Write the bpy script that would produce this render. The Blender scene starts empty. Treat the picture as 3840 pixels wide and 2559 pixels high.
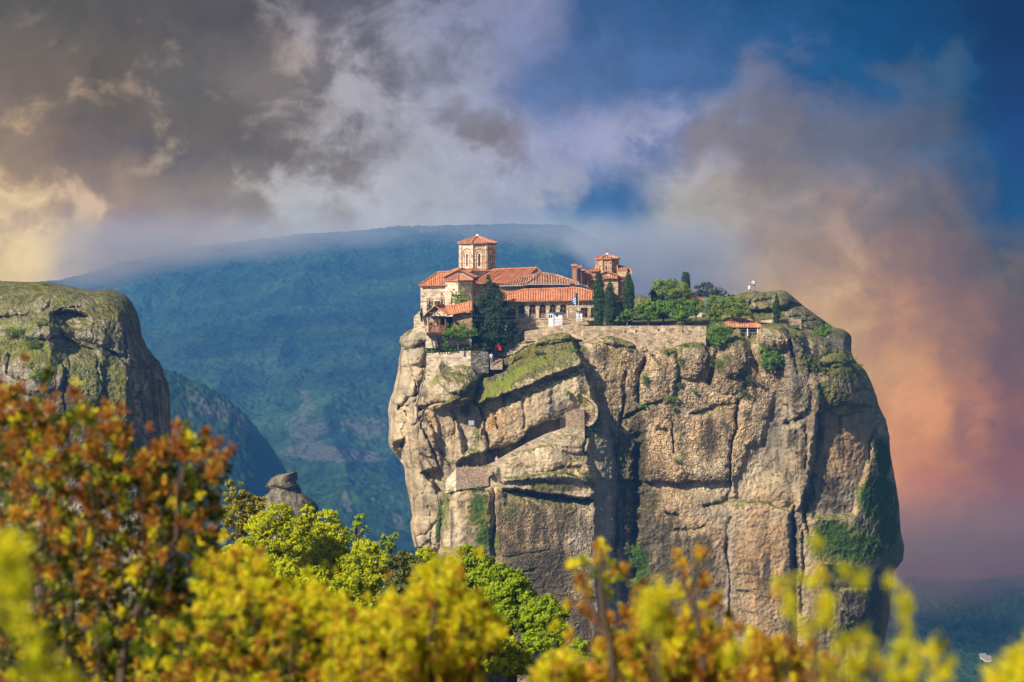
import bpy, bmesh, math, random
import numpy as np
from mathutils import Vector, Matrix

S = bpy.context.scene
COL = S.collection
rad = math.radians

# ------------------------------------------------------------------ camera
# camera at the world origin, looking level along +Y; lens shift keeps the verticals upright
FPX, CU, HORIZON = 7800.0, 1920.0, 1000.0      # focal length in photo pixels, centre column, horizon row

def P(u, v, Y):
    """World point at depth Y that stands where column u, row v of the photo looks."""
    return Vector(((u - CU) / FPX * Y, Y, (HORIZON - v) / FPX * Y))

def pxm(Y):
    return FPX / Y                              # photo pixels per metre at depth Y

cam_d = bpy.data.cameras.new("camera")
cam = bpy.data.objects.new("camera", cam_d)
COL.objects.link(cam)
cam.location = (0, 0, 0)
cam.rotation_euler = (rad(90), 0, 0)
cam_d.sensor_width = 36
cam_d.lens = 36 * FPX / 3840
cam_d.shift_y = -(1279.5 - HORIZON) / 3840
cam_d.clip_start = 0.2
cam_d.clip_end = 20000
cam_d.dof.use_dof = True
cam_d.dof.focus_distance = 300
cam_d.dof.aperture_fstop = 4.8
S.camera = cam

S.view_settings.view_transform = 'Standard'
S.view_settings.look = 'None'
S.view_settings.exposure = 0.42
S.view_settings.gamma = 1
S.cycles.use_denoising = True
S.cycles.max_bounces = 5
S.cycles.diffuse_bounces = 2
S.cycles.glossy_bounces = 2
S.cycles.transmission_bounces = 3
S.cycles.transparent_max_bounces = 8
S.cycles.volume_bounces = 0
S.cycles.sample_clamp_indirect = 4
S.cycles.use_adaptive_sampling = True
S.cycles.adaptive_threshold = 0.02

# ------------------------------------------------------------------ node helper
def lin(c):
    f = lambda x: x / 12.92 if x <= 0.04045 else ((x + 0.055) / 1.055) ** 2.4
    return tuple(f(x / 255.0) for x in c[:3])

class NB:
    """Small helper for wiring shader nodes."""
    def __init__(s, tree):
        s.t = tree
        for n in list(tree.nodes): tree.nodes.remove(n)
    def n(s, kind, **kw):
        nd = s.t.nodes.new(kind)
        for k, v in kw.items(): setattr(nd, k, v)
        return nd
    def put(s, sock, v):
        if v is None: return
        if isinstance(v, bpy.types.NodeSocket): s.t.links.new(v, sock)
        elif isinstance(v, (tuple, list)):
            if len(v) == 3 and sock.type == 'RGBA': v = (*v, 1)
            sock.default_value = v
        else: sock.default_value = v
    def math(s, op, a, b=None, c=None, clamp=False):
        nd = s.n('ShaderNodeMath', operation=op, use_clamp=clamp)
        for i, x in enumerate((a, b, c)): s.put(nd.inputs[i], x)
        return nd.outputs[0]
    def vmath(s, op, a, b=None, scale=None):
        nd = s.n('ShaderNodeVectorMath', operation=op)
        s.put(nd.inputs[0], a); s.put(nd.inputs[1], b)
        if scale is not None: s.put(nd.inputs['Scale'], scale)
        return nd.outputs['Value'] if op in ('DOT_PRODUCT', 'LENGTH', 'DISTANCE') else nd.outputs[0]
    def noise(s, vec, scale, detail=4, rough=0.55, dist=0.0, dim='3D', out='Fac'):
        nd = s.n('ShaderNodeTexNoise', noise_dimensions=dim)
        s.put(nd.inputs['Vector'], vec); s.put(nd.inputs['Scale'], scale)
        nd.inputs['Detail'].default_value = detail; nd.inputs['Roughness'].default_value = rough
        nd.inputs['Distortion'].default_value = dist
        return nd.outputs[out]
    def voronoi(s, vec, scale, feature='F1', out='Distance', rand=1.0):
        nd = s.n('ShaderNodeTexVoronoi', feature=feature)
        s.put(nd.inputs['Vector'], vec); s.put(nd.inputs['Scale'], scale)
        nd.inputs['Randomness'].default_value = rand
        return nd.outputs[out]
    def mix(s, f, a, b, mode='MIX'):
        nd = s.n('ShaderNodeMix', data_type='RGBA', blend_type=mode)
        s.put(nd.inputs[0], f); s.put(nd.inputs[6], a); s.put(nd.inputs[7], b)
        return nd.outputs[2]
    def ramp(s, f, stops, interp='LINEAR'):
        nd = s.n('ShaderNodeValToRGB'); nd.color_ramp.interpolation = interp
        e = nd.color_ramp.elements
        while len(e) < len(stops): e.new(0.5)
        for el, (p, c) in zip(e, sorted(stops, key=lambda q: q[0])):
            el.position = p
            if not isinstance(c, (tuple, list)): c = (c, c, c, 1)
            el.color = c if len(c) == 4 else (*c, 1)
        s.put(nd.inputs[0], f)
        return nd.outputs
    def smooth(s, x, lo, hi, a=0.0, b=1.0):
        nd = s.n('ShaderNodeMapRange', interpolation_type='SMOOTHSTEP')
        s.put(nd.inputs[0], x); s.put(nd.inputs[1], lo); s.put(nd.inputs[2], hi); s.put(nd.inputs[3], a); s.put(nd.inputs[4], b)
        return nd.outputs[0]
    def attr(s, name):
        return s.n('ShaderNodeAttribute', attribute_name=name)
    def mapping(s, vec, scale=(1, 1, 1), rot=(0, 0, 0), loc=(0, 0, 0)):
        nd = s.n('ShaderNodeMapping')
        s.put(nd.inputs[0], vec)
        nd.inputs['Scale'].default_value = scale; nd.inputs['Rotation'].default_value = rot; nd.inputs['Location'].default_value = loc
        return nd.outputs[0]

AIR_DENSITY, AIR_GLOW = 0.00027, (.058, .165, .43)
# ------------------------------------------------------------------ sun and sky
SUN_DIR = Vector((-0.64, -0.60, 0.58)).normalized()           # from the scene towards the sun
sun_d = bpy.data.lights.new("sun", 'SUN')
sun_d.energy = 5.0
sun_d.angle = rad(0.53)
sun_d.color = (1.0, 0.92, 0.79)
sun = bpy.data.objects.new("sun", sun_d)
sun.rotation_euler = SUN_DIR.to_track_quat('Z', 'Y').to_euler()
COL.objects.link(sun)

world = bpy.data.worlds.new("World")
S.world = world
world.use_nodes = True
w = NB(world.node_tree)
sky = w.n('ShaderNodeTexSky', sky_type='NISHITA')
sky.sun_disc = False
sky.sun_elevation = math.asin(SUN_DIR.z)
sky.sun_rotation = math.atan2(SUN_DIR.x, SUN_DIR.y)
bg_sky = w.n('ShaderNodeBackground'); w.put(bg_sky.inputs[0], sky.outputs[0]); bg_sky.inputs[1].default_value = 0.06
gen = w.n('ShaderNodeTexCoord').outputs['Generated']
sep = w.n('ShaderNodeSeparateXYZ'); w.put(sep.inputs[0], gen)
dy = w.math('MAXIMUM', sep.outputs[1], 0.05)
su = w.math('ADD', w.math('MULTIPLY', w.math('DIVIDE', sep.outputs[0], dy), FPX / 1000), CU / 1000)       # bearing
sv = w.math('SUBTRACT', HORIZON / 1000, w.math('MULTIPLY', w.math('DIVIDE', sep.outputs[2], dy), FPX / 1000))   # height
cmb = w.n('ShaderNodeCombineXYZ'); w.put(cmb.inputs[0], su); w.put(cmb.inputs[1], sv)
pos = cmb.outputs[0]
# clouds drift in long billows: warp the bearing/height coordinates at several scales
w1 = w.noise(pos, 2.2, 5, 0.6, 0.3, out='Color')
w2 = w.noise(w.vmath('ADD', pos, (7.3, 2.1, 0)), 7.0, 4, 0.6, 0.4, out='Color')
off = w.vmath('ADD', w.vmath('SCALE', w.vmath('SUBTRACT', w1, (0.5, 0.5, 0.5)), scale=0.24),
              w.vmath('SCALE', w.vmath('SUBTRACT', w2, (0.5, 0.5, 0.5)), scale=0.17))
wp = w.vmath('ADD', pos, off)
ws = w.n('ShaderNodeSeparateXYZ'); w.put(ws.inputs[0], wp)
ru = w.math('DIVIDE', ws.outputs[0], 3.84)
rv = ws.outputs[1]
# each row of clouds: (height, [(bearing, open sky colour, cloud colour, cloud cover)])
ROWS = [
 (0.03, [(.1,(135,118,108),(92,87,83),.70),(.5,(140,125,118),(92,86,86),.62),(.9,(135,128,130),(90,85,90),.6),(1.3,(146,142,154),(100,97,110),.46),(1.7,(136,138,164),(112,114,138),.32),(1.98,(132,138,172),(112,120,154),.2),(2.2,(60,93,142),(85,105,150),.0),(2.9,(36,82,130),(50,90,140),.1),(3.4,(18,70,118),(30,76,122),.1),(3.8,(8,52,98),(20,62,108),0)]),
 (0.30, [(.06,(186,156,126),(120,105,95),.74),(.4,(190,158,128),(106,95,88),.6),(.7,(165,143,130),(100,94,92),.66),(1.0,(168,152,144),(122,112,110),.50),(1.35,(168,164,172),(112,108,116),.44),(1.75,(152,154,178),(128,130,150),.30),(2.05,(88,112,158),(110,125,165),.2),(2.5,(76,106,156),(90,112,160),.15),(2.83,(62,98,148),(112,117,146),.5),(3.05,(40,88,138),(80,98,136),.4),(3.3,(30,82,132),(72,92,125),.5),(3.55,(22,74,122),(58,86,120),.5),(3.8,(6,54,102),(26,70,114),.1)]),
 (0.54, [(.06,(200,166,126),(140,118,100),.64),(.35,(165,138,116),(112,97,87),.72),(.7,(195,178,155),(104,94,88),.6),(1.0,(180,170,162),(108,98,97),.56),(1.25,(172,168,174),(120,110,110),.46),(1.5,(166,164,174),(136,130,138),.2),(1.83,(164,164,184),(126,116,120),.42),(2.1,(150,152,185),(140,140,168),.3),(2.45,(166,166,194),(110,124,168),.35),(2.68,(150,148,170),(130,122,132),.5),(2.9,(130,122,132),(116,108,116),.6),(3.1,(98,104,136),(106,108,128),.6),(3.5,(75,95,128),(86,92,116),.5),(3.8,(10,66,120),(30,76,120),.2)]),
 (0.77, [(.05,(232,200,150),(186,152,118),.25),(.3,(210,178,146),(158,130,110),.45),(.6,(188,162,142),(146,128,114),.80),(.9,(180,170,162),(140,126,118),.62),(1.15,(176,173,176),(134,122,120),.36),(1.65,(172,171,180),(156,156,168),.2),(1.9,(158,160,180),(140,146,172),.3),(2.08,(162,160,172),(100,125,165),.4),(2.2,(62,104,155),(84,114,156),.1),(2.36,(64,104,155),(92,118,156),.1),(2.55,(168,160,152),(150,144,140),.4),(2.85,(174,152,138),(152,136,128),.5),(3.2,(152,126,116),(126,112,114),.5),(3.55,(110,98,104),(96,92,104),.5),(3.8,(30,78,128),(50,84,122),.3)]),
 (0.98, [(.05,(232,200,145),(200,172,130),.3),(.4,(186,170,152),(160,142,126),.42),(.75,(178,160,146),(160,140,126),.55),(1.2,(172,170,174),(158,156,162),.3),(1.7,(160,163,172),(146,152,166),.3),(2.05,(92,126,160),(110,132,158),.3),(2.3,(96,126,156),(120,134,150),.4),(2.6,(166,154,142),(152,142,132),.5),(3.0,(178,150,130),(160,134,118),.5),(3.2,(188,150,124),(160,128,108),.5),(3.4,(152,116,100),(134,106,96),.5),(3.8,(76,80,96),(100,90,92),.4)]),
 (1.22, [(.1,(195,178,150),(170,150,130),.3),(1.0,(90,120,150),(90,120,150),.3),(2.0,(120,130,145),(120,130,145),.3),(2.8,(190,154,118),(184,146,112),.3),(3.15,(214,176,132),(196,154,116),.4),(3.4,(190,140,102),(168,124,96),.5),(3.6,(146,108,92),(136,102,90),.4),(3.8,(106,86,88),(116,92,90),.4)]),
 (1.60, [(.1,(150,140,130),(150,140,130),.3),(2.0,(120,120,125),(120,120,125),.3),(3.2,(212,154,112),(198,142,106),.3),(3.45,(210,144,104),(190,130,98),.3),(3.65,(182,122,92),(152,106,90),.4),(3.82,(134,92,78),(122,88,80),.4)]),
 (1.86, [(.1,(150,140,130),(150,140,130),.3),(2.0,(120,120,125),(120,120,125),.3),(3.3,(206,136,100),(190,124,92),.3),(3.55,(184,116,86),(166,108,86),.3),(3.8,(146,92,72),(134,90,74),.4)]),
 (2.20, [(.1,(90,100,110),(90,100,110),.3),(2.0,(90,90,95),(90,90,95),.3),(3.4,(122,86,72),(112,84,74),.3),(3.8,(96,74,68),(90,74,70),.3)]),
]
light_c = dark_c = None
for i, (v0, pts) in enumerate(ROWS):
    a = w.ramp(ru, [(x / 3.84, (*lin(c), 1)) for x, c, d, k in pts], 'EASE')
    b = w.ramp(ru, [(x / 3.84, (*lin(d), k)) for x, c, d, k in pts], 'EASE')
    if i == 0:
        light_c, dark_c, cover = a[0], b[0], b[1]
    else:
        t = w.smooth(rv, ROWS[i - 1][0], v0)
        light_c = w.mix(t, light_c, a[0]); dark_c = w.mix(t, dark_c, b[0])
        nd = w.n('ShaderNodeMix', data_type='FLOAT'); w.put(nd.inputs[0], t); w.put(nd.inputs[2], cover); w.put(nd.inputs[3], b[1])
        cover = nd.outputs[0]
f1 = w.noise(w.mapping(pos, (1, 1.25, 1), (0, 0, rad(-24))), 3.4, 9, 0.56, 0.35)
f2 = w.noise(w.vmath('ADD', wp, (3.1, 5.7, 0)), 9.0, 6, 0.6, 0.2)
cl = w.math('ADD', w.math('MULTIPLY', f1, 0.8), w.math('MULTIPLY', f2, 0.2))
cl = w.math('ADD', w.math('MULTIPLY', w.math('SUBTRACT', cl, 0.5), 1.9), cover)
mask = w.smooth(cl, 0.25, 0.60)
ccol = w.mix(mask, light_c, dark_c)
billow = w.noise(w.vmath('ADD', wp, (1.7, 9.2, 0)), 5.0, 8, 0.6, 0.2)
ccol = w.mix(1.0, ccol, w.ramp(billow, [(0.25, (0.80, 0.80, 0.80, 1)), (0.75, (1.19, 1.19, 1.19, 1))])[0], 'MULTIPLY')
# the cloud colours above are as seen through the valley's blue air: take that air's share off again
slope = w.math('DIVIDE', w.math('SUBTRACT', HORIZON / 1000, sv), 7.8)
air = w.math('MINIMUM', w.math('DIVIDE', 62.0, w.math('MAXIMUM', slope, 0.0214)), w.math('DIVIDE', 262.0, w.math('MAXIMUM', w.math('DIVIDE', w.math('SUBTRACT', su, 1.92), 7.8), 0.0903)))
thin = w.math('EXPONENT', w.math('MULTIPLY', air, -AIR_DENSITY))
lost = w.vmath('SCALE', AIR_GLOW, scale=w.math('SUBTRACT', 1.0, thin))
ccol = w.vmath('MAXIMUM', w.vmath('SCALE', w.vmath('SUBTRACT', ccol, lost), scale=w.math('DIVIDE', 1.0, thin)), (0.0015, 0.004, 0.010))
bg_cl = w.n('ShaderNodeBackground'); w.put(bg_cl.inputs[0], ccol); bg_cl.inputs[1].default_value = 0.75
front = w.math('MULTIPLY', w.smooth(sep.outputs[1], 0.35, 0.75), w.smooth(sep.outputs[2], 0.62, 0.25))
mx = w.n('ShaderNodeMixShader'); w.put(mx.inputs[0], front); w.put(mx.inputs[1], bg_sky.outputs[0]); w.put(mx.inputs[2], bg_cl.outputs[0])
wo = w.n('ShaderNodeOutputWorld'); w.put(wo.inputs[0], mx.outputs[0])
world.cycles.sampling_method = 'MANUAL'
world.cycles.sample_map_resolution = 512
# ------------------------------------------------------------------ numpy noise
_rs = np.random.RandomState(7)
_perm = np.concatenate([_rs.permutation(256)] * 3)
_grad = _rs.normal(size=(256, 3)); _grad /= np.linalg.norm(_grad, axis=1)[:, None]

def perlin(p):
    """Gradient noise of an (N,3) array, about -0.7..0.7."""
    i = np.floor(p).astype(np.int64); f = p - i; i &= 255
    t = f * f * f * (f * (f * 6 - 15) + 10)
    out = 0
    for dx in (0, 1):
        wx = t[:, 0] if dx else 1 - t[:, 0]
        a = _perm[i[:, 0] + dx]
        for dy_ in (0, 1):
            wy = t[:, 1] if dy_ else 1 - t[:, 1]
            b = _perm[a + i[:, 1] + dy_]
            for dz in (0, 1):
                wz = t[:, 2] if dz else 1 - t[:, 2]
                g = _grad[_perm[b + i[:, 2] + dz]]
                out = out + wx * wy * wz * (g[:, 0] * (f[:, 0] - dx) + g[:, 1] * (f[:, 1] - dy_) + g[:, 2] * (f[:, 2] - dz))
    return out

def fbm(p, octaves=4, gain=0.5, lac=2.03, ridged=False):
    s, a, tot = 0, 1.0, 0
    q = np.array(p, float)
    for k in range(octaves):
        n = perlin(q + 17.3 * k)
        if ridged: n = 0.5 - np.abs(n) * 1.6
        s = s + a * n; tot += a; a *= gain; q = q * lac
    return s / tot

def sstep(x, a, b):
    t = np.clip((x - a) / (b - a), 0, 1)
    return t * t * (3 - 2 * t)

def line_y(u, pts):
    """Interpolate a polyline's second coordinate."""
    pts = sorted(pts)
    return np.interp(u, [p[0] for p in pts], [p[1] for p in pts])

def seg_dist(U, V, pts):
    d = np.full(U.shape, 1e9)
    for (x0, y0), (x1, y1) in zip(pts[:-1], pts[1:]):
        dx, dy_ = x1 - x0, y1 - y0
        t = np.clip(((U - x0) * dx + (V - y0) * dy_) / (dx * dx + dy_ * dy_ + 1e-9), 0, 1)
        d = np.minimum(d, np.hypot(U - x0 - t * dx, V - y0 - t * dy_))
    return d

def sdf(U, V, poly):
    """Signed distance to a closed polygon, negative inside."""
    d = seg_dist(U, V, list(poly) + [poly[0]])
    ins = np.zeros(U.shape, bool)
    n = len(poly)
    for i in range(n):
        (x0, y0), (x1, y1) = poly[i], poly[(i + 1) % n]
        if y0 == y1: continue
        c = ((y0 > V) != (y1 > V)) & (U < (x1 - x0) * (V - y0) / (y1 - y0) + x0)
        ins ^= c
    return np.where(ins, -d, d)

def inside(U, V, poly, feather=10):
    return sstep(-sdf(U, V, poly), -feather, feather)

def blob(U, V, cx, cy, rx, ry, rot=0):
    c, s = math.cos(rad(rot)), math.sin(rad(rot))
    x = ((U - cx) * c + (V - cy) * s) / rx; y = (-(U - cx) * s + (V - cy) * c) / ry
    return np.exp(-(x * x + y * y))

def dome(U, V, cx, cy, rx, ry, rot=0):
    c, s = math.cos(rad(rot)), math.sin(rad(rot))
    x = ((U - cx) * c + (V - cy) * s) / rx; y = (-(U - cx) * s + (V - cy) * c) / ry
    return np.sqrt(np.clip(1 - x * x - y * y, 0, 1))

# ------------------------------------------------------------------ mesh helpers
def new_obj(name, verts, faces, mat=None, parent=None, smooth=False, attrs=None, matidx=None):
    me = bpy.data.meshes.new(name)
    verts = np.asarray(verts, np.float32)
    if isinstance(faces, np.ndarray):
        k = faces.shape[1]
        me.vertices.add(len(verts)); me.vertices.foreach_set("co", verts.ravel())
        me.loops.add(faces.size); me.loops.foreach_set("vertex_index", faces.astype(np.int32).ravel())
        me.polygons.add(len(faces)); me.polygons.foreach_set("loop_start", np.arange(0, faces.size, k, dtype=np.int32))
        me.update(calc_edges=True)
    else:
        me.from_pydata([tuple(v) for v in verts], [], faces)
    if smooth: me.polygons.foreach_set("use_smooth", np.ones(len(me.polygons), bool))
    for m in (mat if isinstance(mat, (list, tuple)) else [mat]):
        if m: me.materials.append(m)
    if matidx is not None: me.polygons.foreach_set("material_index", np.asarray(matidx, np.int32))
    for k, a in (attrs or {}).items():
        at = me.attributes.new(k, 'FLOAT', 'POINT'); at.data.foreach_set("value", np.asarray(a, np.float32).ravel())
    me.update()
    o = bpy.data.objects.new(name, me); COL.objects.link(o)
    if parent is not None:
        o.parent = parent
        o.location = (0, 0, 0)
    return o

def tag(o, label=None, cat=None, group=None, kind=None):
    if label: o["label"] = label
    if cat: o["category"] = cat
    if group: o["group"] = group
    if kind or cat: o["kind"] = kind or 'thing'
    return o

def empty(name, loc, label, cat, group=None, rz=0.0):
    o = bpy.data.objects.new(name, None); COL.objects.link(o)
    o.location = loc; o.rotation_euler = (0, 0, rz); o.empty_display_size = 0.3
    return tag(o, label, cat, group)

def copy_tree(o, loc=None, rz=None, scale=None, label=None, parent=None):
    c = o.copy(); COL.objects.link(c)
    if parent is not None: c.parent = parent
    for ch in list(o.children): copy_tree(ch, parent=c)
    if loc is not None: c.location = loc
    if rz is not None: c.rotation_euler = (c.rotation_euler[0], c.rotation_euler[1], rz)
    if scale is not None: c.scale = (scale,) * 3 if isinstance(scale, (int, float)) else scale
    if label: c["label"] = label
    return c

class MB:
    """Collects boxes, prisms, tubes and sheets and links them as one mesh."""
    def __init__(s): s.v = []; s.f = []
    def add(s, vs, fs):
        o = len(s.v); s.v += [tuple(v) for v in vs]; s.f += [tuple(i + o for i in f) for f in fs]; return s
    def box(s, x0, x1, y0, y1, z0, z1, rz=0, about=None):
        vs = [(x, y, z) for z in (z0, z1) for y in (y0, y1) for x in (x0, x1)]
        if rz:
            cx, cy = about or ((x0 + x1) / 2, (y0 + y1) / 2); c, q = math.cos(rz), math.sin(rz)
            vs = [(cx + (x - cx) * c - (y - cy) * q, cy + (x - cx) * q + (y - cy) * c, z) for x, y, z in vs]
        return s.add(vs, [(0, 2, 3, 1), (4, 5, 7, 6), (0, 1, 5, 4), (2, 6, 7, 3), (0, 4, 6, 2), (1, 3, 7, 5)])
    def poly(s, pts): return s.add(pts, [tuple(range(len(pts)))])
    def prism(s, base, top):
        n = len(base)
        return s.add(list(base) + list(top), [tuple(range(n))[::-1], tuple(range(n, 2 * n))] + [(i, (i + 1) % n, n + (i + 1) % n, n + i) for i in range(n)])
    def tube(s, pts, r, n=6, cap=True):
        pts = [Vector(p) for p in pts]
        rr = r if isinstance(r, (list, tuple)) else [r] * len(pts)
        vs = []; fs = []
        for i, p in enumerate(pts):
            d = (pts[min(i + 1, len(pts) - 1)] - pts[max(i - 1, 0)]).normalized()
            a = d.orthogonal().normalized() if abs(d.z) > .95 else d.cross(Vector((0, 0, 1))).normalized()
            b = d.cross(a)
            for k in range(n):
                t = 2 * math.pi * k / n
                vs.append(p + (a * math.cos(t) + b * math.sin(t)) * rr[i])
        for i in range(len(pts) - 1):
            for k in range(n):
                fs.append((i * n + k, i * n + (k + 1) % n, (i + 1) * n + (k + 1) % n, (i + 1) * n + k))
        if cap: fs += [tuple(range(n))[::-1], tuple(range((len(pts) - 1) * n, len(pts) * n))]
        return s.add(vs, fs)
    def lathe(s, prof, c=(0, 0, 0), n=12):
        vs = []; fs = []
        for r, z in prof:
            for k in range(n):
                t = 2 * math.pi * k / n; vs.append((c[0] + r * math.cos(t), c[1] + r * math.sin(t), c[2] + z))
        for i in range(len(prof) - 1):
            for k in range(n): fs.append((i * n + k, i * n + (k + 1) % n, (i + 1) * n + (k + 1) % n, (i + 1) * n + k))
        fs += [tuple(range(n))[::-1], tuple(range((len(prof) - 1) * n, len(prof) * n))]
        return s.add(vs, fs)
    def build(s, name, mat, parent=None, smooth=False, org=None):
        v = np.array(s.v, float)
        if org is not None: v = v - np.array(org)
        return new_obj(name, v, s.f, mat, parent, smooth)

# ------------------------------------------------------------------ materials
def mat_new(name):
    m = bpy.data.materials.new(name); m.use_nodes = True
    return m, NB(m.node_tree)

def finish(nb, color, rough=0.9, normal=None, spec=0.2, **kw):
    b = nb.n('ShaderNodeBsdfPrincipled')
    nb.put(b.inputs['Base Color'], color); nb.put(b.inputs['Roughness'], rough)
    b.inputs['Specular IOR Level'].default_value = spec
    if normal is not None: nb.put(b.inputs['Normal'], normal)
    for k, v in kw.items(): nb.put(b.inputs[k], v)
    o = nb.n('ShaderNodeOutputMaterial'); nb.put(o.inputs[0], b.outputs[0])
    return b

def bump(nb, h, strength=0.5, dist=0.1):
    nd = nb.n('ShaderNodeBump'); nb.put(nd.inputs['Height'], h)
    nd.inputs['Strength'].default_value = strength; nd.inputs['Distance'].default_value = dist
    return nd.outputs[0]

def plain(name, col, rough=0.8, var=0.15, scale=3.0, spec=0.2, metallic=0.0):
    m, nb = mat_new(name)
    co = nb.n('ShaderNodeTexCoord').outputs['Object']
    n = nb.noise(co, scale, 4)
    c = nb.mix(n, tuple(x * (1 - var) for x in col), tuple(min(1, x * (1 + var)) for x in col))
    finish(nb, c, rough, bump(nb, n, 0.2, 0.02), spec, Metallic=metallic)
    return m

def rock_material():
    m, nb = mat_new("rock")
    co = nb.n('ShaderNodeTexCoord').outputs['Object']
    A = lambda k: nb.attr(k).outputs['Fac']
    big = nb.noise(co, 0.12, 5, 0.6)
    mid = nb.noise(co, 0.7, 6, 0.62)
    fine = nb.noise(co, 3.5, 5, 0.65)
    streak = nb.noise(nb.mapping(co, (0.9, 0.9, 0.07)), 1.0, 5, 0.6)
    band = nb.noise(nb.mapping(co, (0.10, 0.10, 1.3), (0, rad(4), 0)), 1.0, 4, 0.6)
    peb = nb.n('ShaderNodeTexVoronoi'); nb.put(peb.inputs['Vector'], co); peb.inputs['Scale'].default_value = 4.6
    peb2 = nb.n('ShaderNodeTexVoronoi'); nb.put(peb2.inputs['Vector'], co); peb2.inputs['Scale'].default_value = 9.5
    pv = nb.n('ShaderNodeSeparateColor'); nb.put(pv.inputs[0], peb.outputs['Color'])
    pv2 = nb.n('ShaderNodeSeparateColor'); nb.put(pv2.inputs[0], peb2.outputs['Color'])
    base = nb.mix(nb.smooth(big, .35, .65), (.465, .325, .18), (.38, .30, .195))
    base = nb.mix(nb.math('MULTIPLY', nb.smooth(nb.noise(co, .28, 6, .68), .50, .66), .75), base, (.20, .145, .08))
    base = nb.mix(nb.math('MULTIPLY', nb.smooth(mid, .42, .7), .6), base, (.52, .39, .25))
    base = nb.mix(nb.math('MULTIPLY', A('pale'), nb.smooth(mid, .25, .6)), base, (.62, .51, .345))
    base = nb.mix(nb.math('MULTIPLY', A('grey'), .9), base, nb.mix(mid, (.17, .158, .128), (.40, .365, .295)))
    base = nb.mix(nb.math('MULTIPLY', A('ochre'), nb.smooth(mid, .3, .6)), base, nb.mix(fine, (.30, .15, .055), (.52, .30, .12)))
    base = nb.mix(nb.math('MULTIPLY', nb.smooth(band, .5, .68), .35), base, (.22, .15, .09))
    base = nb.mix(1.0, base, nb.ramp(nb.noise(nb.mapping(co, (1, 1, .55)), .33, 6, .68), [(.28, (.50, .49, .48, 1)), (.5, (.96, .95, .93, 1)), (.70, (1.38, 1.34, 1.28, 1))])[0], 'MULTIPLY')
    # pebbles of the conglomerate
    pebble = nb.math('MULTIPLY', A('pebble'), nb.smooth(nb.noise(co, .45, 4, .65), .30, .62, .35, 1.0))
    pb = nb.math('ADD', nb.math('MULTIPLY', pv.outputs[0], .9), nb.math('MULTIPLY', pv2.outputs[0], .5))
    pbc = nb.ramp(pb, [(0.1, (.40, .36, .33, 1)), (0.6, (.86, .83, .80, 1)), (1.0, (1.30, 1.22, 1.12, 1)), (1.3, (1.9, 1.8, 1.65, 1))])[0]
    base = nb.mix(pebble, base, nb.mix(1.0, base, pbc, 'MULTIPLY'))
    # dark lichen and water stains, and the painted shade on the massif's right face
    runs = nb.noise(nb.mapping(co, (.42, .42, .028)), 1.0, 6, .62)
    runs = nb.math('MULTIPLY', nb.smooth(runs, .50, .63), nb.smooth(nb.noise(co, .11, 4, .6), .40, .58))
    base = nb.mix(nb.math('MULTIPLY', runs, .9), base, nb.mix(fine, (.030, .027, .020), (.09, .076, .052)))
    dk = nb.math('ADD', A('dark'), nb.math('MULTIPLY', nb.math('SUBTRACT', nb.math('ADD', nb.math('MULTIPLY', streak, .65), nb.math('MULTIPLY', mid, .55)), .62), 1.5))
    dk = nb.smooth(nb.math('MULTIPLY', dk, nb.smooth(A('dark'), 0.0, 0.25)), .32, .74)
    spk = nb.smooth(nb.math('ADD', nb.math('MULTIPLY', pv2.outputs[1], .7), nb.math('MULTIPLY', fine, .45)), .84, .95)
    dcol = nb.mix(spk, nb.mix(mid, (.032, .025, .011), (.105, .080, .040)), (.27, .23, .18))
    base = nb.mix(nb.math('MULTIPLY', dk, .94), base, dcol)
    # moss
    ms = nb.math('ADD', A('moss'), nb.math('MULTIPLY', nb.math('SUBTRACT', nb.math('ADD', nb.math('MULTIPLY', mid, .7), nb.math('MULTIPLY', fine, .6)), .65), 1.5))
    ms = nb.smooth(nb.math('MULTIPLY', ms, nb.smooth(A('moss'), 0.02, 0.25)), .34, .72)
    mcol = nb.mix(nb.smooth(nb.noise(co, 0.9, 5, .7), .36, .64), (.060, .060, .010), (.20, .185, .028))
    mcol = nb.mix(A('lush'), mcol, nb.mix(fine, (.07, .11, .008), (.30, .34, .02)))
    lich = nb.smooth(nb.math('ADD', pv2.outputs[2], nb.math('MULTIPLY', fine, .6)), 1.02, 1.18)
    mcol = nb.mix(nb.math('MULTIPLY', lich, nb.math('MULTIPLY', nb.smooth(big, .40, .60, .15, .9), nb.math('SUBTRACT', 1.0, nb.math('MULTIPLY', A('lush'), .85)))), mcol, (.38, .36, .24))
    base = nb.mix(nb.math('MULTIPLY', ms, .95), base, mcol)
    ivy = nb.smooth(nb.math('ADD', A('ivy'), nb.math('MULTIPLY', nb.math('SUBTRACT', nb.math('ADD', mid, fine), 1.0), .9)), .40, .66)
    base = nb.mix(ivy, base, nb.mix(nb.smooth(fine, .3, .7), (.020, .040, .006), (.095, .145, .014)))
    h = nb.math('ADD', nb.math('MULTIPLY', mid, 1.0), nb.math('MULTIPLY', fine, .35))
    h = nb.math('ADD', h, nb.math('MULTIPLY', nb.math('MULTIPLY', pebble, .55), nb.math('SUBTRACT', 1.0, peb.outputs['Distance'])))
    finish(nb, base, 0.95, bump(nb, nb.math('MULTIPLY', nb.math('ADD', h, nb.math('MULTIPLY', nb.noise(co, 9.0, 3, .7), .12)), nb.math('ADD', .30, nb.math('MULTIPLY', A('pebble'), .75))), 1.0, 0.42), 0.1)
    return m
ROCK = rock_material()
ATTRS = ('ivy', 'moss', 'lush', 'dark', 'grey', 'ochre', 'pale', 'pebble')

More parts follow.
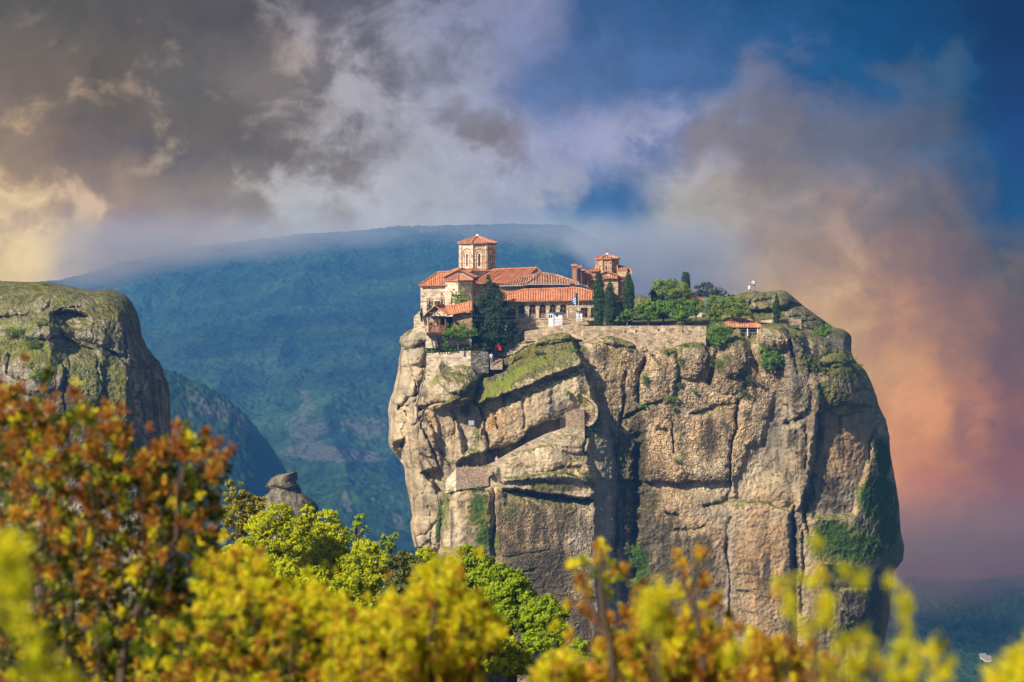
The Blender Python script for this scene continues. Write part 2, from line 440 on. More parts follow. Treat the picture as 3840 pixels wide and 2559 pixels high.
def rock_sheet(name, nx, ny, L, R, VT, vb, depth, masks, rough=1.0, back_rows=None, side=34, wob=4.0):
    """A rock face drawn as its outline (left, right, top rows of the photo) pushed out to a real depth in metres at every point."""
    s = np.linspace(0, 1, nx)
    ut = L(np.full(nx, 1300.)) + (R(np.full(nx, 1300.)) - L(np.full(nx, 1300.))) * s
    for _ in range(30):
        vt = VT(ut); ut = 0.5 * ut + 0.5 * (L(vt) + (R(vt) - L(vt)) * s)
    vt = VT(ut)
    t = np.linspace(0, 1, ny)[:, None]
    V = vt[None, :] + (vb - vt)[None, :] * t
    Lv = L(V); Rv = R(V)
    U = Lv + (Rv - Lv) * s[None, :]
    D = depth(U, V, Lv, Rv)
    pts = np.stack([(U - CU) / FPX * D, D, (HORIZON - V) / FPX * D], -1).reshape(-1, 3)
    amp = rough * (0.75 * fbm(pts * [.22, .22, .16], 3) + 0.55 * fbm(pts * .75, 4, ridged=True) + 0.30 * fbm(pts * 2.2, 3))
    edge = np.minimum(np.minimum((U - Lv), (Rv - U)) / 40.0, 1).clip(0, 1)
    D = D - (amp.reshape(D.shape)) * (0.35 + 0.65 * edge)
    # the outline itself is rough too
    jit = fbm(np.stack([V / 22.0, np.zeros_like(V), np.where(s[None, :] < .5, 3.3, 8.1) + 0 * V], -1).reshape(-1, 3), 4).reshape(V.shape)
    ed = 1 - np.minimum(np.minimum((U - Lv), (Rv - U)) / 60.0, 1).clip(0, 1)
    U = U + wob * jit * ed * np.sign(.5 - s)[None, :]
    G = np.stack([(U - CU) / FPX * D, D, (HORIZON - V) / FPX * D], -1)
    # masks on the visible face; slope from the real surface
    gx = np.gradient(G, axis=1); gy = np.gradient(G, axis=0)
    nrm = np.cross(gx, gy); nrm /= np.linalg.norm(nrm, axis=-1, keepdims=True) + 1e-9
    nrm *= -np.sign((nrm * G).sum(-1, keepdims=True))
    M = masks(U, V, nrm[..., 2], G)
    A = {k: np.clip(M.get(k, np.zeros_like(U)), 0, 1) for k in ATTRS}
    # sides run back into the hill, the top runs back over the plateau
    cols = [G]
    lft = [G[:, :1] * (1 + 5.0 * k / G[:, :1, 1:2]) + np.array([[[0.9 * k, 0, 0]]]) for k in range(side // 5, 0, -1)]
    rgt = [G[:, -1:] * (1 + 5.0 * k / G[:, -1:, 1:2]) - np.array([[[0.9 * k, 0, 0]]]) for k in range(1, side // 5 + 1)]
    nl = len(lft)
    G = np.concatenate(lft + [G] + rgt, 1)
    for k in ATTRS: A[k] = np.concatenate([A[k][:, :1]] * nl + [A[k]] + [A[k][:, -1:]] * nl, 1)
    if back_rows is not None:
        rows = back_rows(G[0])
        G = np.concatenate([rows[::-1], G], 0)
        for k in ATTRS: A[k] = np.concatenate([A[k][:1]] * len(rows) + [A[k]], 0)
    h, w_ = G.shape[:2]
    idx = np.arange(h * w_).reshape(h, w_)
    F = np.stack([idx[:-1, :-1], idx[1:, :-1], idx[1:, 1:], idx[:-1, 1:]], -1).reshape(-1, 4)
    o = new_obj(name, G.reshape(-1, 3), F, ROCK, smooth=True, attrs={k: A[k] for k in ATTRS})
    return o
# ------------------------------------------------------------------ the rock tower that carries the monastery
CL = [(1200,1497),(1264,1501),(1278,1497),(1299,1506),(1316,1504),(1343,1497),(1400,1490),(1464,1476),(1514,1458),(1543,1456),(1593,1460),(1646,1456),(1679,1461),(1700,1479),(1729,1501),(1757,1517),(1802,1520),(1855,1532),(1904,1540),(1937,1547),(1961,1538),(1998,1542),(2051,1554),(2075,1583),(2094,1603),(2200,1630),(2300,1660),(2559,1700),(2800,1720)]
CR = [(1300,3184),(1348,3203),(1391,3246),(1440,3270),(1495,3289),(1519,3294),(1575,3322),(1639,3336),(1694,3338),(1806,3358),(1886,3371),(1997,3378),(2053,3392),(2101,3386),(2149,3350),(2205,3344),(2292,3338),(2380,3322),(2450,3306),(2559,3290),(2800,3270)]
CT = [(1456,1300),(1490,1292),(1497,1278),(1503,1262),(1530,1240),(1552,1231),(1596,1232),(1602,1292),(1610,1303),(1655,1302),(1690,1320),(1760,1322),(1830,1324),(1836,1362),(1880,1362),(1886,1336),(1935,1293),(1990,1266),(2060,1258),(2130,1252),(2200,1258),(2290,1256),(2370,1282),(2400,1296),(2455,1307),(2540,1287),(2640,1271),(2660,1292),(2720,1278),(2757,1257),(2790,1262),(2815,1287),(2840,1262),(2852,1230),(2890,1219),(2928,1217),(2955,1237),(3010,1243),(3060,1256),(3150,1285),(3185,1305),(3400,1305)]
lerp = lambda pts: (lambda x: np.interp(x, [p[0] for p in pts], [p[1] for p in pts]))

WARP = {}
def warp_field(U, V, seed=0.0):
    """Bends traced lines and varies crack widths so that nothing runs ruler-straight."""
    q = lambda s, k: fbm(np.stack([U / s, V / s, 0 * U + k + seed], -1).reshape(-1, 3), 4).reshape(U.shape)
    WARP['w'] = 0.95 + 1.5 * q(60, 9.0) + .9 * q(14, 12.0)
    WARP['d'] = np.clip(0.85 + 2.0 * q(85, 4.0), 0.15, 1.6)
    return U + 22 * q(70, 1.0) + 11 * q(17, 2.0), V + 22 * q(70, 3.0) + 11 * q(17, 5.0)

def groove(U, V, pts, width, deep):
    """An eroded joint: sharp at the bottom, flaring at the lips."""
    d = seg_dist(U, V, pts) / (.74 * width * np.clip(WARP['w'], .35, 2.2))
    return .85 * deep * WARP['d'] * (0.65 * np.exp(-d ** 2) + 0.35 * np.exp(-d / 2.4))

def ledge(U, V, pts, deep, fall, soft=6, taper=40):
    """Rock recedes by `deep` metres below the line and comes forward again over `fall` pixels."""
    x0, x1 = min(p[0] for p in pts), max(p[0] for p in pts)
    y = line_y(U, pts)
    k = sstep(U, x0 - taper * .2, x0 + taper) * (1 - sstep(U, x1 - taper, x1 + taper * .2))
    return k * deep * sstep(V - y, -soft, soft) * np.exp(-np.clip(V - y, 0, None) / fall)

SLAB = [(1640,1535),(1676,1519),(1700,1510),(1761,1500),(1785,1506),(1797,1519),(1840,1500),(1905,1474),(1969,1450),(2020,1428),(2076,1400),(2130,1388),(2186,1371),(2215,1380)]

def cliff_depth(U, V, Lv, Rv):
    D = np.full(U.shape, 303.0)
    top = lerp(CT)(U); V0 = V
    eL = np.clip((U - Lv) / 260.0, 0, 1); D += 10 * (1 - np.sqrt(1 - (1 - eL) ** 2))
    eR = np.clip((Rv - U) / 230.0, 0, 1); D += 9 * (1 - np.sqrt(1 - (1 - eR) ** 2))
    D += 0.30 * np.clip(U - 3060, 0, None) / 26
    U, V = warp_field(U, V)
    # buttress on the left
    butt = inside(U, V, [(1540,1200),(2110,1200),(2150,1275),(2168,1320),(2200,1371),(2222,1480),(2262,1570),(2300,1690),(2305,2015),(2290,2150),(2330,2800),(1540,2800)], 12)
    D -= 2.9 * butt
    D -= 1.2 * blob(U, V, 2000, 2100, 300, 420)
    # grey face turned to the right side of the buttress
    D += 1.5 * inside(U, V, [(2240,1560),(2300,1640),(2312,2060),(2260,2800),(2235,2300),(2240,1900)], 14) * sstep(U, 2232, 2310)
    # sloping mossy slab: overhangs below its lip, leans back above it
    y = line_y(U, SLAB)
    k = sstep(U, 1640, 1700) * (1 - sstep(U + (V - 1371) * .25, 2130, 2225))
    up = np.clip(y - V, 0, None)
    D += k * sstep(y - V, -5, 5) * (-1.7 + up / 26 * 0.95)
    D += ledge(U, V, SLAB, 1.1, 130, 5)
    D += k * groove(U, V, [(1790,1455),(1783,1500),(1800,1535),(1815,1575),(1822,1629),(1834,1660),(1836,1690)], 8, 2.4)
    D += groove(U, V, [(1700,1510),(1760,1470),(1800,1425),(1880,1385),(1960,1345)], 6, .9)
    D += groove(U, V, [(2050,1340),(2078,1375),(2080,1398)], 4, .9)
    D += groove(U, V, [(2010,1300),(2080,1280),(2135,1278)], 5, 1.0) + groove(U, V, [(1800,1418),(1860,1393),(1900,1378)], 4, 1.2)
    D -= 1.2 * dome(U, V, 2085, 1272, 75, 18, -8)
    D += groove(U, V, [(1880,1345),(1935,1325),(2000,1290)], 5, .7)
    # boulders of the left shoulder
    D -= 2.4 * dome(U, V, 1718, 1400, 84, 78) + 1.8 * dome(U, V, 1672, 1470, 118, 66, -12)
    D -= 2.0 * dome(U, V, 1548, 1276, 56, 30, -10) + 1.6 * dome(U, V, 1540, 1330, 60, 40, -25)
    D -= 1.5 * dome(U, V, 1540, 1410, 44, 82, 6) + 1.7 * dome(U, V, 1510, 1465, 62, 60) + 1.4 * dome(U, V, 1500, 1590, 48, 110)
    D -= 1.2 * dome(U, V, 1590, 1600, 54, 120, -8) + 1.3 * dome(U, V, 1605, 1680, 44, 110, -14) + 1.0 * dome(U, V, 1575, 1960, 40, 120, -5)
    for pts, wd, dp in (
        ([(1535,1361),(1545,1400),(1558,1450),(1565,1521),(1583,1536)], 5, 1.5),
        ([(1496,1530),(1508,1521),(1535,1495),(1560,1478)], 7, 1.8),
        ([(1572,1534),(1619,1514),(1672,1504)], 6, 1.5),
        ([(1594,1536),(1583,1593),(1600,1640),(1624,1690),(1644,1745),(1673,1800)], 4.5, 1.6),
        ([(1545,1600),(1565,1590),(1580,1560)], 7, 1.4),
        ([(1600,1560),(1622,1600),(1640,1680),(1700,1760)], 4, .9),
        ([(1513,1590),(1520,1640),(1512,1680)], 10, 1.5),
        ([(1520,1545),(1524,1560)], 8, 1.3),
        ([(1506,1303),(1545,1312),(1590,1290)], 5, 1.2),
        ([(1574,1371),(1600,1364)], 8, 1.4),
        ([(1690,1640),(1710,1600),(1700,1560)], 5, .8),
        ([(1560,2010),(1600,2000),(1640,1960)], 5, .9),
        ([(1570,2060),(1610,2030),(1640,2060)], 7, 1.3),
        ([(1550,1880),(1590,1850),(1600,1820)], 4, .7)):
        D += groove(U, V, pts, wd, dp)
    D += 3.2 * inside(U, V, [(1583,1775),(1640,1752),(1660,1775),(1668,1842),(1640,1850),(1615,1800)], 8)
    D += 2.4 * inside(U, V, [(1474,1668),(1512,1650),(1520,1700),(1512,1752),(1490,1715)], 9)
    # pale alcove with the white plate
    D += 1.3 * inside(U, V, [(1690,1530),(1780,1505),(1800,1560),(1800,1690),(1740,1700),(1722,1600)], 9)
    # recess above the ramp
    D += 2.9 * inside(U, V, [(1735,1720),(1800,1698),(1833,1688),(1933,1662),(1990,1608),(2047,1583),(2122,1571),(2140,1606),(1965,1674),(1844,1742),(1722,1766),(1715,1745)], 6)
    D -= 1.0 * inside(U, V, [(1880,1530),(2050,1440),(2180,1400),(2180,1480),(2110,1560),(2040,1575),(1930,1655),(1835,1680)], 26)
    D += groove(U, V, [(1962,1500),(1968,1600)], 9, .7) + groove(U, V, [(2075,1480),(2070,1570)], 12, .6) + groove(U, V, [(1863,1565),(1868,1600)], 6, 1.2)
    # slope below the ramp, ledges and lower block
    D -= 0.9 * dome(U, V, 2050, 1728, 90, 60) + 0.8 * dome(U, V, 2150, 1660, 70, 42, 12) + .8 * dome(U, V, 2170, 1770, 60, 50)
    D += groove(U, V, [(1990,1790),(2060,1775),(2110,1752),(2180,1755)], 7, 1.0)
    D += groove(U, V, [(2195,1650),(2185,1690),(2205,1712)], 6, 1.4)
    D -= 1.45 * inside(U, V, [(1835,1775),(1900,1722),(1970,1692),(2050,1652),(2130,1628),(2205,1640),(2225,1800),(1880,1805)], 14)
    D -= 1.9 * inside(U, V, [(1876,1802),(1980,1784),(2100,1775),(2205,1800),(2238,1850),(2218,1866),(2089,1858),(1889,1831)], 7)
    D += ledge(U, V, [(1880,1831),(2000,1846),(2089,1859),(2228,1868)], 2.6, 26, 4, 20)
    D -= 1.1 * inside(U, V, [(1858,1842),(1900,1840),(2050,1868),(2232,1880),(2242,2300),(2200,2700),(1860,2700)], 7)
    D -= 1.0 * inside(U, V, [(1676,1850),(1700,1838),(1838,1842),(1846,2100),(1850,2700),(1640,2700),(1660,2000)], 10)
    D += groove(U, V, [(1846,1838),(1852,1900),(1850,1990),(1858,2080),(1858,2200)], 4, 1.2)
    D += groove(U, V, [(1650,1850),(1668,1900),(1655,2000),(1640,2090)], 8, 1.0)
    D += groove(U, V, [(1860,2090),(1980,2078),(2060,2060)], 4, .6) + groove(U, V, [(1960,2145),(2010,2140)], 6, .8)
    # cleft and central wall
    D += groove(U, V, [(2392,1640),(2388,1800),(2380,2000),(2372,2160)], 20, 3.4)
    D += groove(U, V, [(2312,1650),(2318,1800),(2310,2060)], 9, 1.6) + groove(U, V, [(2345,1830),(2335,2050)], 5, .8)
    D += groove(U, V, [(2420,1340),(2395,1400),(2392,1470),(2397,1510)], 10, 1.9)
    D += groove(U, V, [(2350,1400),(2343,1441),(2337,1537),(2321,1632),(2316,1700)], 7, 1.5)
    D += groove(U, V, [(2340,1570),(2378,1550),(2430,1520),(2480,1505)], 6, 1.3)
    D += groove(U, V, [(2519,1555),(2522,1610),(2528,1671),(2530,1700)], 3.5, 1.2)
    D += groove(U, V, [(2455,1330),(2500,1380),(2510,1470)], 12, .8) + groove(U, V, [(2545,1310),(2548,1420),(2535,1500)], 9, .9)
    D += groove(U, V, [(2595,1550),(2640,1545),(2700,1522),(2774,1508),(2800,1480)], 6, 1.1)
    D += groove(U, V, [(2764,1500),(2762,1560),(2758,1610),(2742,1658),(2741,1792),(2738,1840),(2725,1868)], 5, 2.0)
    D += groove(U, V, [(2655,1270),(2690,1310),(2672,1370),(2660,1430)], 12, 2.2) + groove(U, V, [(2790,1262),(2820,1330),(2850,1400)], 11, 2.0)
    D += groove(U, V, [(2460,1614),(2500,1618)], 7, .9)
    D -= 1.3 * dome(U, V, 2757, 1335, 60, 85, 10) + 1.0 * dome(U, V, 2730, 1405, 70, 75) + 1.2 * dome(U, V, 2585, 1350, 75, 80) + .8 * dome(U, V, 2490, 1400, 55, 120)
    D -= 1.2 * dome(U, V, 2320, 1275, 75, 26, 8) + .8 * dome(U, V, 2425, 1306, 32, 12)
    D += ledge(U, V, [(2300,1803),(2410,1806),(2519,1809),(2646,1806),(2748,1802)], 1.5, 50, 5, 30)
    D -= 1.0 * inside(U, V, [(2430,1660),(2520,1720),(2640,1760),(2745,1700),(2742,1800),(2430,1800)], 40)
    D += groove(U, V, [(2640,1900),(2690,1885),(2760,1865)], 7, 1.0) + groove(U, V, [(2500,1922),(2540,1930)], 8, 1.0)
    D += groove(U, V, [(2535,1990),(2600,1985),(2640,1975)], 5, .9)
    # overhanging pebble mass, smooth hollow to its right
    hollow = inside(U, V, [(2910,1480),(2955,1520),(2975,1650),(2990,1838),(2960,1900),(2880,1885),(2760,1875),(2755,1800),(2768,1786),(2800,1672),(2850,1660),(2872,1600)], 10)
    D += .7 * hollow
    D += 1.2 * blob(U, V, 2880, 1690, 75, 150) - 1.2 * dome(U, V, 2930, 1830, 60, 70)
    D -= .7 * inside(U, V, [(2740,1900),(2850,1880),(2965,1918),(2968,2700),(2700,2700)], 8)
    D += groove(U, V, [(2740,1940),(2725,2050),(2738,2200),(2722,2500),(2720,2700)], 8, 1.4)
    D += groove(U, V, [(2975,1900),(2982,2050),(2975,2300),(2990,2600)], 10, 2.6) + groove(U, V, [(3010,1990),(3012,2100),(3000,2300)], 6, 1.5)
    for v0 in (2150, 2215, 2290): D += groove(U, V, [(2770,v0),(2850,v0+18),(2940,v0+50)], 4, .35)
    # grey rib and the mossy head on the right
    D -= 1.3 * inside(U, V, [(2850,1215),(2950,1225),(3010,1240),(3050,1400),(3085,1500),(3065,1580),(3045,1700),(3036,1790),(3010,1900),(2985,1910),(2985,1700),(2958,1560),(2962,1450),(2930,1330)], 14)
    D -= 2.0 * dome(U, V, 2905, 1262, 62, 62) + 1.0 * dome(U, V, 2990, 1400, 50, 160, -5)
    D += groove(U, V, [(2945,1585),(2975,1582),(3010,1570)], 9, 2.4) + groove(U, V, [(2985,1620),(2990,1720),(2992,1800)], 8, 1.4) + groove(U, V, [(3020,1600),(3030,1680),(3020,1760)], 6, 1.0)
    D += groove(U, V, [(2960,1240),(2968,1330),(2990,1400)], 8, 1.4)
    D -= 2.9 * dome(U, V, 3165, 1440, 128, 118, 15) + 1.2 * dome(U, V, 3110, 1330, 90, 45, 12)
    D += groove(U, V, [(3080,1385),(3130,1360),(3190,1378),(3235,1420)], 7, 1.0)
    D += groove(U, V, [(3200,1470),(3235,1455),(3280,1480)], 7, 1.4)
    D += ledge(U, V, [(3062,1562),(3083,1545),(3130,1528),(3178,1509),(3250,1520),(3300,1533)], 1.0, 60, 5, 24)
    D += 1.0 * inside(U, V, [(3072,1555),(3130,1528),(3250,1521),(3278,1570),(3268,1650),(3262,1720),(3220,1860),(3200,1935),(3050,1940),(3034,1790),(3060,1700)], 12)
    D += groove(U, V, [(3278,1540),(3283,1600),(3265,1660),(3262,1730)], 7, 1.5) + groove(U, V, [(3290,1590),(3330,1580)], 6, 1.2)
    D += groove(U, V, [(3030,1770),(3040,1850),(3020,1950),(3035,1990)], 8, 1.5)
    D += ledge(U, V, [(3090,2118),(3200,2136),(3300,2148),(3352,2148)], 2.2, 140, 5, 24)
    D -= 1.2 * inside(U, V, [(3150,2215),(3270,2205),(3275,2270),(3225,2330),(3160,2290)], 10)
    # the crest rounds off towards the plateau
    e = np.clip((V0 - top) / 55.0, 0, 1)
    D += 2.6 * (1 - np.sqrt(1 - (1 - e) ** 2)) * (1 - k)
    return D

def ell(U, V, *a): return blob(U, V, *a)

def cliff_masks(U, V, nz, G):
    n = fbm(np.stack([U / 90, V / 90, 0 * U], -1).reshape(-1, 3), 4).reshape(U.shape)
    n2 = fbm(np.stack([U / 30, V / 110, 0 * U + 5], -1).reshape(-1, 3), 4).reshape(U.shape)
    pol = lambda p, f=14: inside(U + 26 * n, V + 26 * n2, p, f)
    M = {}
    flat = sstep(nz, .35, .75)
    moss = 0.75 * flat * (1 - .7 * sstep(U, 1460, 1600) * (1 - sstep(U, 1640, 1660)))
    lush = 0 * U
    slab = pol([(1650,1520),(1700,1470),(1790,1420),(1890,1350),(1960,1310),(2060,1262),(2140,1254),(2190,1300),(2170,1350),(2080,1385),(2000,1410),(1900,1460),(1800,1520),(1700,1515)])
    moss = np.maximum(moss, .95 * slab)
    lush = np.maximum(lush, .8 * pol([(1800,1515),(1810,1470),(1860,1425),(1960,1370),(2060,1330),(2080,1345),(1960,1400),(1915,1470),(1850,1490)], 10))
    for b in ((1640,1420,60,25,-30,.7),(1770,1360,30,30,0,.8),(1720,1345,60,24,0,.55),(1600,1520,14,40,0,.6),(1598,1570,8,40,0,.6),
              (1790,1640,14,70,0,.9),(1665,1920,26,110,6,1.0),(1800,1920,60,90,0,1.0),(1830,2030,60,80,0,1.),(1910,1900,50,80,0,.65),(2100,1900,60,60,0,.45),(2040,1815,110,28,4,.75),(2205,1815,40,22,20,.7),
              (2190,1500,28,60,0,.8),(2240,1590,30,90,0,.9),(2260,1480,60,60,0,.55),(2300,1260,40,40,0,.3),(2390,1450,14,50,0,.7),(2510,1500,50,22,0,.7),(2545,1440,26,60,0,.7),(2420,1520,60,10,0,.6),
              (2700,1370,50,40,-20,.8),(2790,1440,34,70,0,.8),(2300,1350,60,60,0,.5),(2330,1560,50,20,0,.7),(2620,1500,90,20,0,.4),(2600,1940,60,40,0,.3),
              (3150,1380,120,60,10,1.),(3120,1480,90,70,0,.9),(3010,1350,40,90,0,.6),(3020,1500,20,70,0,.7),(3310,1700,30,80,-6,.9),(3290,1870,90,110,0,1.0),(3180,2040,170,80,0,1.4),(3330,1980,60,200,-4,1.1),(3120,1990,90,50,0,1.2),(3320,2060,60,100,0,.85),(3230,2370,110,90,0,.9),(3120,2300,50,80,0,.6),(2390,2130,50,90,-20,1.1)):
        m = ell(U, V, *b[:5]) * b[5]
        moss = np.maximum(moss, m)
    lush = np.maximum(lush, ell(U, V, 3120, 2030, 90, 70) * .5); lush = np.maximum(lush, ell(U, V, 2390, 2130, 60, 90) * .9)
    lush = np.maximum(lush, .6 * ell(U, V, 3160, 1350, 90, 36, 18)); lush = np.maximum(lush, .6 * ell(U, V, 3330, 1830, 50, 90))
    M['moss'] = moss; M['lush'] = lush
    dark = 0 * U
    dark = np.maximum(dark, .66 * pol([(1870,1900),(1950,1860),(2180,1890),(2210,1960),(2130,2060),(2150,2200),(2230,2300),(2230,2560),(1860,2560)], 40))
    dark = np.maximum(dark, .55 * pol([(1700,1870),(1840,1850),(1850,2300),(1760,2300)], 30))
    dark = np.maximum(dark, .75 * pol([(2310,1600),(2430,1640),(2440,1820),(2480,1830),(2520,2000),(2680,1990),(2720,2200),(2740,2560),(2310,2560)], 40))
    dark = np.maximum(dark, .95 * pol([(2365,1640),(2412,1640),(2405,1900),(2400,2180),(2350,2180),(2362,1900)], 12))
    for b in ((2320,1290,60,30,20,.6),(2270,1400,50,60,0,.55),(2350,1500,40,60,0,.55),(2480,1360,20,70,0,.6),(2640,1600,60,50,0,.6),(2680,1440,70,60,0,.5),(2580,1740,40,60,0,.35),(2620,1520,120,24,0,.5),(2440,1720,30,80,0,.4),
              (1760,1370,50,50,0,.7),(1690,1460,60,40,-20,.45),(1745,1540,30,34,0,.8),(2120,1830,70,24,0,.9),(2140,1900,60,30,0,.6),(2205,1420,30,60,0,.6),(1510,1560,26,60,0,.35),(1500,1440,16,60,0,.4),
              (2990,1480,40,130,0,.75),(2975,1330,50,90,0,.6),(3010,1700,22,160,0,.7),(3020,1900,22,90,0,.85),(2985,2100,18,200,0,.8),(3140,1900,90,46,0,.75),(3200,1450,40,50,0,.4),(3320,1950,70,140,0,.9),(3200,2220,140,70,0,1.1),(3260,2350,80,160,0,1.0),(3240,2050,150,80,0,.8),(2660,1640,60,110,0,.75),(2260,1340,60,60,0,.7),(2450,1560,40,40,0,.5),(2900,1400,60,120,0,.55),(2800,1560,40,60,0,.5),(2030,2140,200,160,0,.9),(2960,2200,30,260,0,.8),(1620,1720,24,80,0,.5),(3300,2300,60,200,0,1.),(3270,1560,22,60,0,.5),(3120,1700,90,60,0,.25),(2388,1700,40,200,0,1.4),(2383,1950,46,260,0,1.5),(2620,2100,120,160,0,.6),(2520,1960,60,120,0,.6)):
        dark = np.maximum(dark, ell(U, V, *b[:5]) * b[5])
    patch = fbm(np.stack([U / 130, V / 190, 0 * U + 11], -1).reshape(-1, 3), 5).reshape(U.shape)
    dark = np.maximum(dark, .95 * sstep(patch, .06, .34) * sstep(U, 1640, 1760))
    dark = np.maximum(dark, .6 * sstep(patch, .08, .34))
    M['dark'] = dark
    och = 0 * U
    for b in ((1860,1600,60,70,0,1.),(1850,1560,40,70,0,.9),(1950,1560,60,70,-20,.6),(1620,1560,40,60,0,.8),(1700,1620,14,90,0,.8),(1640,1660,30,90,-10,.6),(1580,1700,40,120,0,.4),(2150,1755,60,24,10,.7),(1545,1850,40,90,0,.35),(3150,1680,110,130,0,.9),(2860,2150,110,260,0,.9),(2020,1520,20,90,0,.6),(2540,1380,40,40,0,.3),(2850,2150,110,200,0,.35),(2460,1580,60,80,0,.4)):
        och = np.maximum(och, ell(U, V, *b[:5]) * b[5])
    M['ochre'] = och
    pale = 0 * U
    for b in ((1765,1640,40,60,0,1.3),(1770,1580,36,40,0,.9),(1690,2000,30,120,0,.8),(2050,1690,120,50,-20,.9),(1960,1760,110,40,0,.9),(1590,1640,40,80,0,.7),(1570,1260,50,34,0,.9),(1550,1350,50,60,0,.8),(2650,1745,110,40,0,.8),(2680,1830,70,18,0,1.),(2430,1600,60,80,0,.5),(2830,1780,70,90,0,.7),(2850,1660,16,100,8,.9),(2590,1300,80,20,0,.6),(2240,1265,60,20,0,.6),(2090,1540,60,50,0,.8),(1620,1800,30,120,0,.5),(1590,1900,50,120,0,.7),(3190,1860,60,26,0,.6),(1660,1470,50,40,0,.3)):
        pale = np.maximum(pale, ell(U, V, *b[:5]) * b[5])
    pale = np.maximum(pale, .62 * (1 - sstep(U, 2120, 2290)) * (1 - sstep(V, 1800, 1880)))  # strong sun on the cliff's left side, painted in as paler rock
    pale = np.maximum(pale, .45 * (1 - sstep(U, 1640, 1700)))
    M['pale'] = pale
    ivy = 0 * U
    for b in ((3120,2020,80,70,0,1.3),(3220,2060,110,60,0,1.1),(3310,1720,34,90,-6,1.1),(3290,1860,80,100,0,1.1),(3330,1990,50,90,0,1.),(3230,2390,90,90,0,1.),(2390,2110,44,80,-20,1.2),(2420,2220,60,60,0,1.2),(1790,1900,40,80,0,.8),(1820,2020,50,80,0,.85),(1645,1960,12,110,6,.9),(3080,1470,26,60,0,.7),(3050,1360,26,60,0,.6)):
        ivy = np.maximum(ivy, ell(U, V, *b[:5]) * b[5])
    M['ivy'] = ivy
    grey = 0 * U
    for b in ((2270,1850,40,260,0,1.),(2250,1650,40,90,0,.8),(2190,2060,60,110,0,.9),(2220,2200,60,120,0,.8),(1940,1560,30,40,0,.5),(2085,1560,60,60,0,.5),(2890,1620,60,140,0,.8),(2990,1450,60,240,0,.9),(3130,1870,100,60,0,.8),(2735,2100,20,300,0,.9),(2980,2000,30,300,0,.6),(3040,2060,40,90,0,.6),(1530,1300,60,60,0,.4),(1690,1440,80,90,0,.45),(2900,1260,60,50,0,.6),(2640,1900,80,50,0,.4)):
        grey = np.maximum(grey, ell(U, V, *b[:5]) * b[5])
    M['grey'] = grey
    peb = 0.14 + 0 * U
    peb = np.maximum(peb, pol([(2200,1270),(2640,1280),(2850,1240),(3000,1250),(3080,1480),(2900,1480),(2850,1660),(2770,1790),(2720,1840),(2420,1800),(2310,1600),(2240,1500)], 20))
    peb = np.maximum(peb, pol([(1860,1840),(2230,1870),(2230,2560),(1860,2560)], 20)); peb = np.maximum(peb, .9 * slab)
    peb = np.maximum(peb, .9 * ell(U, V, 1860, 1590, 80, 100)); peb = np.maximum(peb, .9 * ell(U, V, 3150, 1420, 140, 110)); peb = np.maximum(peb, .8 * ell(U, V, 1710, 1420, 90, 90))
    peb = np.maximum(peb, .7 * ell(U, V, 2550, 1920, 160, 200))
    M['pebble'] = peb
    return M

def terrace_z(u, Y):
    """Ground level of the plateau behind the rock's edge."""
    a = np.interp(u, [1480,1545,1590,1606,1660,1850,1885,1990,2180,2640,2760,3000,3100,3200], [-12.0,-10.6,-10.2,-11.8,-12.6,-13.9,-13.9,-10.6,-8.75,-8.75,-9.0,-9.4,-12,-14])
    b = np.interp(u, [1480,1560,1620,1700,2000,2180,2640,2950,3100,3200], [-12.5,-10.6,-9.2,-8.9,-8.8,-8.6,-8.0,-8.6,-12,-14])
    t = sstep(Y, 304, 311)
    return a * (1 - t) + b * t

def cliff_back(row):
    rows = []
    u0 = row[:, 0] / row[:, 1] * FPX + CU
    for k in range(1, 26):
        Y = row[:, 1] + (346 - row[:, 1]) * (k / 25.0) ** 1.6
        z = terrace_z(u0, Y)
        t = sstep(Y - row[:, 1], 0.0, 1.6)
        z0 = row[:, 2] * Y / row[:, 1]
        zz = np.minimum(row[:, 2], z) * (1 - t) + z * t if k else z0
        X = (u0 - CU) / FPX * Y
        rows.append(np.stack([X, Y, zz], -1))
    return np.array(rows)

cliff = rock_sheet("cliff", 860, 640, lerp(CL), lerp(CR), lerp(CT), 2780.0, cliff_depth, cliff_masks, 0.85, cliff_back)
tag(cliff, kind='structure')
# ------------------------------------------------------------------ rocks beside and behind the tower
# rounded summit rock at the right end of the plateau
def sm_depth(U, V, Lv, Rv):
    top = lerp(SMT)(U); e = np.clip((V - top) / 170.0, 0, 1)
    U2, V2 = warp_field(U, V, 20)
    D = 321 + 9 * (1 - np.sqrt(1 - (1 - e) ** 2)) + 5 * (1 - np.sqrt(1 - (1 - np.clip((Rv - U) / 120., 0, 1)) ** 2))
    D -= (V - top) / 26 * .45
    sl = [(2811,1168),(2893,1156),(2935,1146),(2971,1139),(3014,1150)]
    D += ledge(U2, V2, sl, 2.2, 40, 5, 20)
    D -= 1.2 * dome(U2, V2, 2890, 1125, 90, 34, -4) + 1.3 * dome(U2, V2, 2810, 1110, 60, 26, -8) + 1.5 * dome(U2, V2, 3150, 1262, 50, 34, 12) + 1.0 * dome(U2, V2, 3020, 1190, 80, 34, 24)
    D += groove(U2, V2, [(2845,1090),(2815,1130),(2800,1170)], 5, 1.0) + groove(U2, V2, [(2905,1092),(2890,1130)], 5, .8) + groove(U2, V2, [(3010,1205),(3060,1200),(3100,1218)], 5, .9)
    D += groove(U2, V2, [(2870,1185),(2960,1190),(3040,1185)], 5, .8)
    return D
